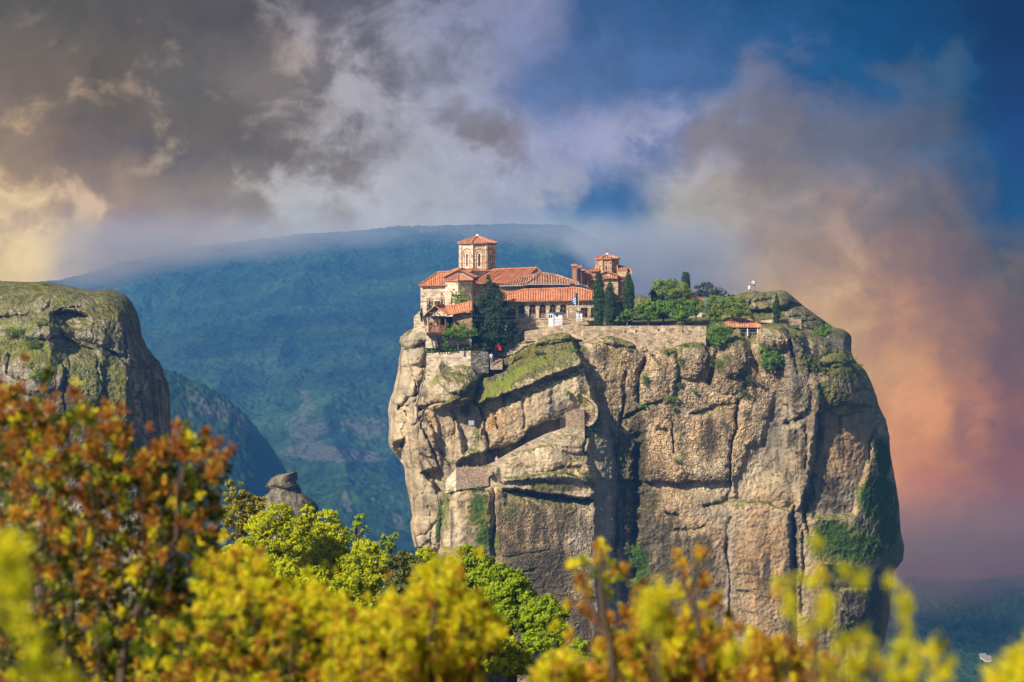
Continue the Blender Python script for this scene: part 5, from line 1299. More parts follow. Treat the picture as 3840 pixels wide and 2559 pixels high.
lm = MB(); lm.box(*(lambda p: (p.x - .45, p.x + .35, p.y - .15, p.y + .15, p.z - .08, p.z + .06))(W(1624, 1173, -1.6))); lm.tube([W(1630, 1173, -1.6), W(1634, 1172, -1.2)], .04, 5)
lm.build("floodlight", METAL, bal, org=ob)

# tiled house among the garden trees, and the open pavilion at the wall's end
Yg = 330.0
hs_ = empty("tiled_cottage", P(2580, 1185, Yg), "small cream cottage with curved red tiled roof almost hidden by garden trees", "house")
oh2 = hs_.location.copy(); G_ = lambda u, v, d=0.0: P(u, v, Yg) + Vector((0, d, 0))
w2 = MB(); a, b = G_(2526, 1128), G_(2632, 1192); w2.box(a.x, b.x, Yg, Yg + 5, b.z, a.z); w2.prism([G_(2526, 1128), G_(2582, 1107), G_(2632, 1128)], [G_(2526, 1128, .5), G_(2582, 1107, .5), G_(2632, 1128, .5)]); w2.build("wall", PLASTER, hs_, org=oh2)
r = MB(); roof_panel(r, G_(2640, 1128, -.6), G_(2640, 1126, 5), [(0, G_(2582, 1103, -.6)), (1, G_(2586, 1102, 5))], .36); roof_panel(r, G_(2516, 1127, 5), G_(2516, 1129, -.6), [(0, G_(2586, 1102, 5)), (1, G_(2582, 1103, -.6))], .36); ridge(r, [G_(2516, 1129, -.6), G_(2582, 1103, -.6), G_(2640, 1128, -.6)], .16)
r.build("roof", TILE_MID, hs_, org=oh2)
r = MB(); roof_panel(r, G_(2546, 1132, -1.6), G_(2606, 1132, -1.6), [(0, G_(2556, 1118, -.2)), (.5, G_(2577, 1113, -.2)), (1, G_(2598, 1118, -.2))], .34); r.build("porch_roof", TILE_MID, hs_, org=oh2)

Yp = 306.0
pv = empty("pavilion", P(2775, 1260, Yp), "low open shelter with bright orange tiled roof at the end of the garden wall", "shelter")
op = pv.location.copy(); V_ = lambda u, v, d=0.0: P(u, v, Yp) + Vector((0, d, 0))
r = MB(); roof_panel(r, V_(2686, 1224, 0), V_(2862, 1226, 0), [(0, V_(2690, 1217, 1.5)), (.3, V_(2740, 1197, 4)), (.62, V_(2796, 1200, 4)), (1, V_(2858, 1222, 1.2))], .36, .08); ridge(r, [V_(2690, 1217, 1.5), V_(2740, 1197, 4), V_(2796, 1200, 4), V_(2858, 1222, 1.2)], .13); r.build("roof", TILE_NEW, pv, org=op)
for u, d in ((2766, .3), (2804, .3), (2842, .3), (2804, 3.), (2846, 3.)):
    q = MB(); a, b = V_(u, 1225, d), V_(u, 1262, d); q.box(a.x - .08, a.x + .08, a.y - .08, a.y + .08, b.z, a.z + .2); q.build("post", WHITE, pv, org=op)
q = MB(); a, b = V_(2766, 1246, .3), V_(2842, 1249, .3); q.box(a.x, b.x, a.y - .03, a.y + .03, b.z, a.z); a, b = V_(2766, 1236, .3), V_(2842, 1237.5, .3); q.box(a.x, b.x, a.y - .03, a.y + .03, b.z, a.z); q.build("railing", METAL, pv, org=op)
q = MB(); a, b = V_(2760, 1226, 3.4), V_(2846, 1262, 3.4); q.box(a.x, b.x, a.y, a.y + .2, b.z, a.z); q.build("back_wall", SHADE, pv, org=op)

# ------------------------------------------------------------------ garden and retaining walls
def wall_thing(name, top, bot, Y, thick, mat, label, cat="wall", cap=None, slope=None):
    """Masonry wall between two traced lines, real thickness behind; Y may be a function of the column."""
    yf = Y if callable(Y) else (lambda u: Y)
    us = np.arange(top[0][0], top[-1][0] + 1, max(3, (top[-1][0] - top[0][0]) / 60.0)); vt = lerp(top)(us); vb = lerp(bot)(us)
    jag = fbm(np.stack([us / 9., 0 * us + top[0][0], 0 * us], -1), 3) * 3.2
    mb = MB(); A = []; B = []
    for u, t, b_, j in zip(us, vt, vb, jag):
        A.append(P(u, t + j, yf(u))); B.append(P(u, b_, yf(u)))
    d = Vector((0, thick, 0)); n = len(us)
    vs = A + B + [p + d for p in A] + [p + d for p in B]
    fs = [(i, n + i, n + i + 1, i + 1) for i in range(n - 1)] + [(i, i + 1, 2 * n + i + 1, 2 * n + i) for i in range(n - 1)] + [(0, 2 * n, 3 * n, n), (n - 1, 2 * n - 1, 4 * n - 1, 3 * n - 1)] + [(2 * n + i, 2 * n + i + 1, 3 * n + i + 1, 3 * n + i) for i in range(n - 1)]
    mb.add(vs, fs)
    o = mb.build(name, mat, org=A[0]); o.location = A[0]
    return tag(o, label, cat)
long_wall = wall_thing("garden_wall", [(2186,1224),(2300,1223),(2520,1222),(2647,1223)], [(2186,1285),(2290,1285),(2400,1325),(2470,1332),(2647,1312)], 303.6, .7, RUBBLE, "long honey rubble wall carrying the cypress garden above the sheer rock")
for u, v in ((2470, 1238), (2345, 1244), (2561, 1243), (2386, 1243)):
    h = MB(); a = P(u, v, 303.57); h.box(a.x - .13, a.x + .13, 303.57, 303.9, a.z - .14, a.z + .14); h.build("drain_hole", DARK, long_wall, org=long_wall.location)
wall_thing("sloping_wall", [(1968,1243),(2040,1233),(2110,1220),(2172,1210),(2187,1211)], [(1968,1282),(2040,1276),(2130,1268),(2187,1275)], 303.8, .6, RUBBLE, "honey rubble wall rising rightwards below the white sentry boxes")
wall_thing("planter_wall", [(1600,1326),(1660,1322),(1766,1316)], [(1600,1420),(1700,1415),(1766,1400)], lambda u: 300.9, .6, PALEWALL, "pale rubble wall under the shrubs in front of the balcony house")
wall_thing("stair_wall", [(1766,1316),(1800,1317),(1832,1319)], [(1766,1400),(1832,1400)], lambda u: 300.9 + .5 * (u - 1766) / 66, .5, GREYSTONE, "dark lichened wall with white spots beside the stone steps")
wall_thing("terrace_wall", [(1552,1186),(1562,1178),(1576,1166),(1590,1186),(1600,1188)], [(1552,1240),(1600,1240)], 304.5, .6, PALEWALL, "pale stepped wall at the far left corner below the church")
wall_thing("terrace_wall", [(2586,1203),(2646,1201),(2668,1200),(2730,1198)], [(2586,1226),(2730,1226)], 312, .5, PINKSTONE, "pinkish low wall behind the garden trees beside the cottage")
wall_thing("terrace_wall", [(2795,1197),(2824,1197)], [(2795,1226),(2824,1226)], 314, .5, PINKSTONE, "short pinkish wall piece right of the garden tree under the summit rock")
wall_thing("terrace_wall", [(2856,1202),(2897,1200)], [(2856,1228),(2897,1228)], 313.5, .5, PALEWALL, "pale low wall left of the lone slim cypress")
wall_thing("terrace_wall", [(2926,1199),(3004,1198)], [(2926,1230),(3004,1234)], 313.5, .5, PINKSTONE, "pinkish low wall right of the lone slim cypress")
wall_thing("buttress_wall", [(3034,1264),(3080,1266),(3130,1269),(3164,1271)], [(3034,1290),(3060,1300),(3110,1312),(3164,1330)], lambda u: 305.2 + 2.2 * (u - 3034) / 130, .6, GREYSTONE if False else stone_mat("grey_masonry", (.22, .19, .15), (.32, .28, .22), (.38, .32, .26), 3.4, 0, (.16, .14, .11)), "grey masonry wall built on the right shoulder of the rock")
# stone steps by the dark tree
st = MB()
for i in range(5): 
    a, b = P(1838, 1346 + i * 6, 302.6 - i * .33), P(1884, 1352 + i * 6, 302.6 - i * .33); st.box(a.x, b.x, a.y, a.y + .36 + .3 * i, b.z - .4, a.z)
so = st.build("stone_steps", PINKSTONE, org=P(1860, 1370, 302)); so.location = P(1860, 1370, 302); tag(so, "short flight of grey stone steps below the dark tree", "steps")

# white sentry boxes and the flag
def sentry(u0, u1, vt, vb, Y, label, slots):
    t = empty("sentry_box", P((u0 + u1) / 2, vb, Y), label, "hut"); o = t.location.copy()
    a, b = P(u0, vt, Y), P(u1, vb, Y); mid = a.x + (b.x - a.x) * .36
    bd = MB(); bd.box(a.x, mid, Y, Y + 1.5, b.z, a.z); bd.box(mid, b.x, Y + .12, Y + 1.5, b.z + .06, a.z); bd.build("body", WHITE, t, org=o)
    rf = MB(); rf.box(a.x - .10, b.x + .10, Y - .12, Y + 1.62, a.z, a.z + .10); rf.box(mid, b.x + .05, Y + .0, Y + .11, a.z - .22, a.z - .02); rf.build("flat_roof", METAL, t, org=o)
    for su, sv, sw, sh, dy_ in slots:
        c = P(su, sv, Y); w_ = MB(); w_.box(c.x - sw / 2, c.x + sw / 2, Y + dy_ - .004, Y + dy_ + .05, c.z - sh / 2, c.z + sh / 2); w_.build("window", GLASS, t, org=o)
    return t
sentry(2057, 2109, 1174, 1224, 304.6, "white metal hut with flat roof standing behind the sloping wall", [(2061, 1187, .20, .42, 0), (2068, 1187, .20, .42, 0), (2089, 1183, .34, .42, .12)])
sentry(2162, 2184, 1168, 1207, 304.8, "smaller white hut at the foot of the flag pole", [(2166, 1172, .16, .3, 0), (2173, 1172, .3, .3, .12), (2179, 1172, .2, .3, .12)])
fp = empty("flag_pole", P(2170, 1215, 304.3), "white pole with a drooping blue and white striped flag beside the small hut", "flag"); of = fp.location.copy()
q = MB(); q.tube([P(2170, 1215, 304.3), P(2170, 1083, 304.3)], .045, 6); q.build("pole", PLASTER, fp, org=of)
m_fl, nf = mat_new("flag_cloth"); uv = nf.n('ShaderNodeUVMap').outputs[0]; sp = nf.n('ShaderNodeSeparateXYZ'); nf.put(sp.inputs[0], uv); fu, fv = sp.outputs[0], sp.outputs[1]
lt = lambda a, b: nf.math('LESS_THAN', a, b); gt_ = lambda a, b: nf.math('GREATER_THAN', a, b); mul = lambda a, b: nf.math('MULTIPLY', a, b)
stripe = lt(nf.math('FRACT', nf.math('MULTIPLY', fv, 4.5)), .5)            # nine stripes, blue first
canton = mul(lt(fu, 10 / 27.), gt_(fv, 4 / 9.))
cross_ = nf.math('MAXIMUM', mul(gt_(fu, 4 / 27.), lt(fu, 6 / 27.)), mul(gt_(fv, 6 / 9.), lt(fv, 7 / 9.)))
whit = nf.math('ADD', mul(canton, cross_), mul(nf.math('SUBTRACT', 1.0, canton), nf.math('SUBTRACT', 1.0, stripe)))
finish(nf, nf.mix(whit, (.02, .13, .42), (.78, .79, .82)), .8)
nx_, ny_ = 28, 16; vs = []; uvs = []
for j in range(ny_ + 1):
    for i in range(nx_ + 1):
        a_, b_ = i / nx_, j / ny_
        x = -.10 - .75 * a_ + .22 * math.sin(a_ * 9 + b_ * 2.0) * a_ + .35 * a_ * (1 - b_)
        z = -.35 - (1 - b_) * 1.45 - 1.15 * a_ * (1 - .25 * (1 - b_))
        y = .30 * math.sin(a_ * 8 + 1.2 * b_)
        vs.append((x, y, z)); uvs.append((a_, b_))
fs = [(j * (nx_ + 1) + i, j * (nx_ + 1) + i + 1, (j + 1) * (nx_ + 1) + i + 1, (j + 1) * (nx_ + 1) + i) for j in range(ny_) for i in range(nx_)]
fo = new_obj("flag", vs, fs, m_fl, fp, True); fo.location = P(2170, 1083, 304.3) - of
ul = fo.data.uv_layers.new(name="UVMap")
for lp in fo.data.loops: ul.data[lp.index].uv = uvs[lp.vertex_index]
sol = fo.modifiers.new("cloth", 'SOLIDIFY'); sol.thickness = .012
# iron railing along the sloping wall
rr = MB()
for i in range(19):
    t = i / 18; p = P(2078 + 112 * t, 1224 - 13 * t, 304.0); rr.tube([p, p + Vector((0, 0, .95 if 1 else 0))], .018, 4)
for zz_ in (.95, .5): rr.tube([P(2078, 1224, 304.0) + Vector((0, 0, zz_)), P(2190, 1211, 304.0) + Vector((0, 0, zz_))], .02, 4)
ro_ = rr.build("iron_railing", plain("rusty_iron", (.28, .14, .09), .8, .3), org=P(2130, 1220, 304.0)); ro_.location = P(2130, 1220, 304.0); tag(ro_, "thin rusty railing on the sloping wall between the two white huts", "railing")

# ------------------------------------------------------------------ stairway cut into the rock face
Ys = 298.4
tw = empty("stair_tower", P(2157, 1625, Ys), "square masonry stair block with curved stair and dark gate under the overhang", "stair tower"); ot = tw.location.copy()
q = MB(); q.prism([P(2122, 1553, Ys), P(2156, 1538, Ys - .2), P(2191, 1539, Ys), P(2193, 1632, Ys), P(2122, 1616, Ys)], [P(2122, 1553, Ys) + Vector((0, 4, 0)), P(2156, 1538, Ys) + Vector((0, 4, 0)), P(2191, 1539, Ys) + Vector((0, 4, 0)), P(2193, 1632, Ys) + Vector((0, 4, 0)), P(2122, 1616, Ys) + Vector((0, 4, 0))]); q.build("block", PINKSTONE, tw, org=ot)
q = MB(); a, b = P(2100, 1572, Ys + 1.2), P(2121, 1612, Ys + 1.2); q.box(a.x, b.x, a.y, a.y + .15, b.z, a.z); q.build("gate", DARKWOOD, tw, org=ot)
q = MB(); path = [(2184,1486),(2200,1494),(2217,1509),(2230,1526),(2234,1545),(2231,1566),(2220,1582),(2204,1592)]
inn_ = [P(u, v, Ys - .2) for u, v in path]; cen = P(2198, 1545, Ys - .2)
out_ = [p + (p - cen).normalized() * .36 for p in inn_]; m_ = len(path)
q.add([*inn_, *out_, *[p + Vector((0, 2.6, 0)) for p in inn_], *[p + Vector((0, 2.6, 0)) for p in out_]], [(i, i + 1, m_ + i + 1, m_ + i) for i in range(m_ - 1)] + [(2 * m_ + i, i, i + 1, 2 * m_ + i + 1) if False else (i, 2 * m_ + i, 2 * m_ + i + 1, i + 1) for i in range(m_ - 1)] + [(m_ + i, m_ + i + 1, 3 * m_ + i + 1, 3 * m_ + i) for i in range(m_ - 1)])
q.build("parapet", GREYSTONE if False else RUBBLE, tw, org=ot)
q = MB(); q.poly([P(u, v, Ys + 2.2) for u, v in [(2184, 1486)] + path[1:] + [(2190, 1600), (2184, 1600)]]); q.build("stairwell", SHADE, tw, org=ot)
for i in range(7):
    q = MB(); a, b = P(2188, 1590 - i * 9.5, Ys + .2 + i * .22), P(2228 - max(0, i - 4) * 7, 1594 - i * 9.5, Ys + .2 + i * .22); q.box(a.x, b.x, a.y, a.y + .5, b.z - .12, a.z); q.build("step", PINKSTONE, tw, org=ot)
wall_thing("ramp_wall", [(1832,1744),(1846,1737),(1905,1703),(1962,1672),(1970,1666),(2050,1628),(2124,1604),(2150,1606),(2192,1622)], [(1832,1790),(1900,1742),(1962,1714),(2050,1676),(2130,1652),(2192,1650)], lambda u: 298.5 - .3 * (u - 1832) / 360, .8, stone_mat("worn_ramp_stone", (.54, .43, .29), (.62, .51, .36), (.46, .36, .24), 1.8, 0, (.50, .40, .27), .6), "long sloping rubble wall carrying the stair ramp up under the overhang", "ramp")
wall_thing("landing_wall", [(1712,1756),(1760,1754),(1832,1753)], [(1712,1838),(1760,1832),(1832,1822)], lambda u: 299.0 + .2 * (u - 1712) / 120, 1.2, PINKSTONE, "brick pink masonry wall of the small landing at the foot of the ramp")
wall_thing("landing_wall", [(1672,1800),(1690,1782),(1712,1757)], [(1672,1850),(1712,1842)], lambda u: 299.9 - .9 * (u - 1672) / 40, .6, PALEWALL, "pale side wall sloping down to the left of the landing")
pl = MB(); a, b = P(1757, 1578, 299.2), P(1778, 1594, 299.2); pl.box(a.x, b.x, 298.6, 299.5, b.z, a.z); po = pl.build("white_plate", LEAD, org=P(1767, 1586, 299)); po.location = P(1767, 1586, 299); tag(po, "blank white square plate fixed to the rock above the landing", "plate")

# overhead cables from the left massif to the monastery
for i, (v0, v1, sag, lab) in enumerate(((1254, 1232, 10, "upper thin dark cable strung across the valley to the monastery"), (1262, 1243, 10, "lower thin dark cable strung across the valley to the monastery"))):
    c = MB(); pts = []
    for k in range(25):
        t = k / 24; p = P(520, v0, 306).lerp(P(1558, v1, 305), t); p.z -= sag / 26 * 4 * t * (1 - t); pts.append(p)
    c.tube(pts, .013, 4); o = c.build("cable", DARKWOOD, org=pts[0]); o.location = pts[0]; tag(o, lab, "cable", "cables across the valley")
for i, (v0, v1, lab) in enumerate(((1183, 1184, "upper pale wire crossing in front of the dark tree"), (1200, 1193, "lower pale wire crossing in front of the dark tree"))):
    c = MB(); a, b = P(1770, v0, 299.6), P(2062, v1 - 3, 300.3); pts = [a.lerp(b, k / 12) - Vector((0, 0, .25 * 4 * (k / 12) * (1 - k / 12))) for k in range(13)]
    c.tube(pts, .018, 4); o = c.build("wire", METAL, org=a); o.location = a; tag(o, lab, "wire", "wires by the dark tree")

# far white house in the valley
vh_ = empty("valley_house", P(3700, 2478, 700), "tiny white roofed farmhouse among the trees at the lower right", "house"); ov = vh_.location.copy()
for i, (u0, u1, v0) in enumerate(((3682, 3700, 2466), (3694, 3718, 2474))):
    q = MB(); a, b = P(u0, v0, 696 - i * 4), P(u1, v0 + 9, 696 - i * 4); q.box(a.x, b.x, a.y, a.y + 3, b.z, a.z); q.build("wall", PLASTER, vh_, org=ov)
    q = MB(); q.prism([(a.x - .2, a.y - .3, a.z + .01), (b.x + .2, a.y - .3, a.z + .01), (b.x + .2, a.y + 4.3, a.z + .01), (a.x - .2, a.y + 4.3, a.z + .01)], [(a.x - .2, a.y + 1.9, a.z + 1.0), (b.x + .2, a.y + 1.9, a.z + 1.0), (b.x + .2, a.y + 2.1, a.z + 1.0), (a.x - .2, a.y + 2.1, a.z + 1.0)]); q.build("roof", plain("faded_roof", (.26, .23, .21), .8), vh_, org=ov)

# ------------------------------------------------------------------ people
SKIN = plain("skin", (.50, .30, .20), .7, .08)
def cloth(name, c): return plain(name, c, .9, .15, 8)
def skin_mesh(name, pts, edges, radii, mat, parent, root=0, sub=1):
    bm = bmesh.new(); lay = bm.verts.layers.skin.verify()
    bv = [bm.verts.new(p) for p in pts]
    for i, j in edges: bm.edges.new((bv[i], bv[j]))
    for i, r in enumerate(radii):
        bv[i][lay].radius = (r, r) if not isinstance(r, tuple) else r; bv[i][lay].use_root = (i == root)
    me = bpy.data.meshes.new(name); bm.to_mesh(me); bm.free()
    o = bpy.data.objects.new(name + "_rig", me); COL.objects.link(o)
    o.modifiers.new("s", 'SKIN'); o.modifiers.new("d", 'SUBSURF').levels = sub
    dg = bpy.context.evaluated_depsgraph_get(); m2 = bpy.data.meshes.new_from_object(o.evaluated_get(dg)); m2.name = name
    bpy.data.objects.remove(o); bpy.data.meshes.remove(me)
    m2.materials.clear(); m2.materials.append(mat)
    m2.polygons.foreach_set("use_smooth", np.ones(len(m2.polygons), bool))
    n_ = bpy.data.objects.new(name, m2); COL.objects.link(n_); n_.parent = parent
    return n_
def person(feet, h, rz, shirt, legs, hair, label, pose='stand', skirt=False, jacket=None, group=None):
    s = h / 1.72
    t = empty("person", feet, label, "person", group, rz)
    f = 0.0
    J = {'pel': (0, 0, .93), 'wst': (0, 0, 1.08), 'chs': (0, .01, 1.30), 'nck': (0, 0, 1.47), 'hd0': (0, -.02, 1.56), 'hd1': (0, -.03, 1.67)}
    arms = {'stand': ((.24, .02, 1.18), (.25, -.06, .95)), 'akimbo': ((.36, .06, 1.16), (.17, -.08, 1.02)), 'lean': ((.22, -.18, 1.16), (.14, -.36, 1.10))}[pose]
    step = .08
    pts = [J['pel'], J['wst'], J['chs'], J['nck'], J['hd0'], J['hd1']]; ed = [(0, 1), (1, 2), (2, 3), (3, 4), (4, 5)]; rd = [.13, .12, .14, .055, .085, .085]
    for sx in (-1, 1):
        b = len(pts); el, ha = arms
        pts += [(sx * .19, .01, 1.40), (sx * el[0], el[1], el[2]), (sx * ha[0], ha[1], ha[2])]; ed += [(2, b), (b, b + 1), (b + 1, b + 2)]; rd += [.055, .042, .032]
        d = (Vector(ha) - Vector(el)).normalized()
        for q in range(5):
            o = (q - 2) * .016; L = (.06, .085, .095, .085, .065)[q]; o2 = -.04 if q == 0 else 0
            pts.append((sx * (ha[0] + d.x * L), ha[1] + d.y * L + o + o2 * .5, ha[2] + d.z * L)); ed.append((b + 2, len(pts) - 1)); rd.append(.009)
        b = len(pts); pts += [(sx * .10, 0, .86), (sx * .11, -.02 * sx, .48), (sx * .12, step * sx * .5, .08), (sx * .13, step * sx * .5 - .15, .03)]; ed += [(0, b), (b, b + 1), (b + 1, b + 2), (b + 2, b + 3)]; rd += [.095, .065, .045, .035]
    pts.append((0, -.13, 1.60)); ed.append((4, len(pts) - 1)); rd.append(.018)        # nose
    sc = lambda L: [(x * s, y * s, z * s) for x, y, z in L]; sr = lambda L: [r * s for r in L]
    skin_mesh("body", sc(pts), ed, sr(rd), SKIN, t)
    P2 = [(0, 0, .90), (0, 0, 1.10), (0, .01, 1.30), (0, 0, 1.44)]; E2 = [(0, 1), (1, 2), (2, 3)]; R2 = [.165, .150, .17, .10]
    for sx in (-1, 1):
        b = len(P2); el, ha = arms; mid = tuple((Vector(el) * .25 + Vector(ha) * .75)); P2 += [(sx * .20, .01, 1.39), (sx * el[0], el[1], el[2]), (sx * mid[0], mid[1], mid[2])]; E2 += [(2, b), (b, b + 1), (b + 1, b + 2)]; R2 += [.075, .06, .05]
    skin_mesh("shirt", sc(P2), E2, sr(R2), shirt, t)
    if skirt:
        m = MB(); m.lathe([(.17, .95), (.20, .80), (.24, .5), (.26, .28)], (0, 0, 0), 12); m.v = sc(m.v); m.build("skirt", legs, t, True)
    else:
        P3 = [(0, 0, .95)]; E3 = []; R3 = [.15]
        for sx in (-1, 1):
            b = len(P3); P3 += [(sx * .10, 0, .84), (sx * .11, -.02 * sx, .48), (sx * .12, step * sx * .5, .09)]; E3 += [(0, b), (b, b + 1), (b + 1, b + 2)]; R3 += [.11, .08, .062]
        skin_mesh("trousers", sc(P3), E3, sr(R3), legs, t)
    skin_mesh("hair", sc([(0, .0, 1.62), (0, .01, 1.70)]), [(0, 1)], sr([.098, .085]), hair, t)
    if jacket:
        m = MB(); m.box(-.10 * s, .34 * s, -.20 * s, -.12 * s, .62 * s, .98 * s); m.build("tied_jacket", jacket, t)
    return t
c_dark = cloth("navy_cloth", (.02, .022, .035)); c_red = cloth("red_cloth", (.60, .02, .03)); c_white = cloth("white_cloth", (.72, .68, .72)); c_grey = cloth("grey_cloth", (.22, .22, .26)); c_blue = cloth("denim", (.06, .08, .14))
c_lime = cloth("lime_cloth", (.40, .55, .06)); c_orange = cloth("orange_cloth", (.75, .25, .06)); c_pink = cloth("pink_cloth", (.62, .36, .38)); c_tan = cloth("khaki_cloth", (.35, .28, .19)); c_black = cloth("black_cloth", (.012, .012, .015))
h_dark = cloth("dark_hair", (.03, .02, .015)); h_grey = cloth("grey_hair", (.40, .38, .35)); h_fair = cloth("fair_hair", (.35, .22, .10))
person(P(1871, 1330, 303) + Vector((0, 0, -.02)), 1.72, 0, c_red, c_black, h_dark, "person in red open jacket over white with hands on hips by the dark tree", 'akimbo', jacket=c_red)
person(P(1888, 1326, 304), 1.75, .8, c_dark, c_black, h_grey, "grey haired person in navy beside the one in red")
person(P(1838, 1330, 302.3), 1.7, 2.6, c_black, c_black, h_dark, "dark clothed person in front of the dark tree's trunk")
person(P(1843, 1366, 301.2), 1.68, .3, c_white, c_grey, h_dark, "person in white shirt going down the stone steps")
person(P(1616, 1248, 301.2), 1.7, .3, c_dark, c_dark, h_fair, "person in dark blue leaning at the balcony's left bay", 'lean')
person(P(1678, 1248, 301.8), 1.65, .3, c_white, c_grey, h_dark, "person in pale top in the balcony's right bay", 'lean')
person(P(2811, 1092, 321) + Vector((0, 0, -.05)), 1.6, -.5, c_grey, c_white, h_dark, "person in grey top and pale skirt on the summit rock", skirt=True)
person(P(2827, 1090, 321) + Vector((0, 0, -.05)), 1.78, .2, c_white, c_tan, h_dark, "taller person in white shirt and khaki trousers on the summit rock", 'akimbo')
for u, v, c, l in ((1738, 1787, c_white, "person in white top at the left end of the landing"), (1752, 1785, c_orange, "person in orange top on the landing"), (1745, 1789, c_lime, "person in lime top between white and orange on the landing"), (1790, 1786, c_grey, "person in grey on the landing near the ramp's foot"), (1863, 1752, c_pink, "person in pink hat and top walking up the ramp")):
    person(P(u, v, 300.3), 1.6, random.uniform(-.6, .6), c, c_blue, h_fair if c is not c_pink else c_pink, l)
# ------------------------------------------------------------------ foliage
def leaf_mat(name, a, b_, trans=.35, rough=.6):
    m, nb = mat_new(name)
    t = nb.attr('tint').outputs['Fac']
    c = nb.mix(t, a, b_)
    d = nb.n('ShaderNodeBsdfPrincipled'); nb.put(d.inputs['Base Color'], c); d.inputs['Roughness'].default_value = rough; d.inputs['Specular IOR Level'].default_value = .25
    tr = nb.n('ShaderNodeBsdfTranslucent'); nb.put(tr.inputs['Color'], c)
    mx_ = nb.n('ShaderNodeMixShader'); mx_.inputs[0].default_value = trans
    nb.put(mx_.inputs[1], d.outputs[0]); nb.put(mx_.inputs[2], tr.outputs[0])
    o = nb.n('ShaderNodeOutputMaterial'); nb.put(o.inputs[0], mx_.outputs[0])
    return m
L_DARK = leaf_mat("leaves_dark", (.012, .030, .012), (.065, .11, .042), .25)
L_CYP = leaf_mat("cypress_needles", (.014, .034, .008), (.075, .125, .03), .2)
L_GARDEN = leaf_mat("leaves_green", (.06, .14, .010), (.25, .42, .035), .4)
L_LIME = leaf_mat("leaves_lime", (.10, .17, .010), (.34, .42, .030), .4)
L_OLIVE = leaf_mat("leaves_olive", (.055, .075, .020), (.17, .20, .06), .3)
L_SPRING = leaf_mat("leaves_spring", (.24, .29, .004), (.72, .72, .010), .5)
L_SPRING2 = leaf_mat("leaves_fresh_green", (.15, .24, .004), (.46, .56, .012), .45)
L_PINE = leaf_mat("pine_needles", (.012, .022, .010), (.055, .075, .035), .2)
L_GRASS = leaf_mat("grass_blades", (.09, .13, .012), (.26, .32, .035), .4)
BARK = plain("bark", (.10, .075, .055), .9, .35, 4)
BARK_PALE = plain("bark_grey", (.26, .21, .16), .9, .3, 6)

def leaf_quads(C, N, size, aspect, rng, flop=.7):
    """One small pointed leaf (two triangles folded along the midrib) per centre."""
    n = len(C)
    N = N + flop * rng.normal(size=(n, 3)); N /= np.linalg.norm(N, axis=1)[:, None] + 1e-9
    T = np.cross(N, rng.normal(size=(n, 3))); T /= np.linalg.norm(T, axis=1)[:, None] + 1e-9
    B = np.cross(N, T)
    s = size * rng.uniform(.65, 1.35, (n, 1))
    V = np.stack([C - T * s * .5, C + B * s * aspect * .5 + N * s * .10, C + T * s * .5, C - B * s * aspect * .5 + N * s * .10], 1).reshape(-1, 3)
    F = np.arange(4 * n).reshape(n, 4)
    return V, F

def crown_mesh(name, lumps, n_clump, leaves_per, leaf, mat, parent, rng, aspect=.6, clump_r=.28, flop=.7, hollow=.55, up=.25, tint_up=.0):
    """Foliage of many leaf clumps spread through a set of ellipsoids (cx,cy,cz,rx,ry,rz) relative to the tree's base."""
    lumps = np.array(lumps, float); vol = lumps[:, 3] * lumps[:, 4] * lumps[:, 5]; area = vol ** (2 / 3.)
    pick = rng.choice(len(lumps), n_clump, p=area / area.sum())
    d = rng.normal(size=(n_clump, 3)); d /= np.linalg.norm(d, axis=1)[:, None]
    r = hollow + (1 - hollow) * rng.uniform(0, 1, (n_clump, 1)) ** .6
    c = lumps[pick, :3] + d * r * lumps[pick, 3:]
    rr = clump_r * (lumps[pick, 3:].mean(1, keepdims=True)) * rng.uniform(.55, 1.25, (n_clump, 1))
    m = leaves_per
    ld = rng.normal(size=(n_clump, m, 3)); ld /= np.linalg.norm(ld, axis=2)[..., None]
    lr = rng.uniform(.15, 1.0, (n_clump, m, 1)) ** .6
    C = (c[:, None] + ld * lr * rr[:, None] * np.array([1, 1, .75])).reshape(-1, 3)
    N = (.7 * ld + .6 * d[:, None] + np.array([0, 0, up * .6]) + .9 * np.array(SUN_DIR)).reshape(-1, 3)
    V, F = leaf_quads(C, N, leaf, aspect, rng, flop)
    tint = np.clip(rng.normal(.5, .16, (n_clump, 1)) + rng.normal(0, .13, (len(lumps), 1))[pick] + rng.normal(0, .14, (n_clump, m)) + tint_up * ld[..., 2], 0, 1).reshape(-1)
    return new_obj(name, V, F, mat, parent, attrs={'tint': np.repeat(tint, 4)})

def limbs(name, base_r, h, tips, mat, parent, rng, forks=None):
    """Tapered trunk with limbs curving to the given tips."""
    mb = MB(); lean = Vector((rng.uniform(-.04, .04) * h, rng.uniform(-.04, .04) * h, 0))
    fork = Vector((0, 0, h)) + lean
    mb.tube([Vector((0, 0, -.3)), Vector((0, 0, h * .5)) + lean * .3, fork], [base_r * 1.25, base_r, base_r * .8], 7)
    for t in tips:
        t = Vector(t); a = fork.lerp(Vector((0, 0, h * .6)), rng.uniform(0, .5)); mid = a.lerp(t, .5) + Vector((rng.uniform(-.1, .1), rng.uniform(-.1, .1), -.06)) * (t - a).length
        mb.tube([a, mid, t], [base_r * .6, base_r * .38, base_r * .12], 5)
    return mb.build(name, mat, parent)

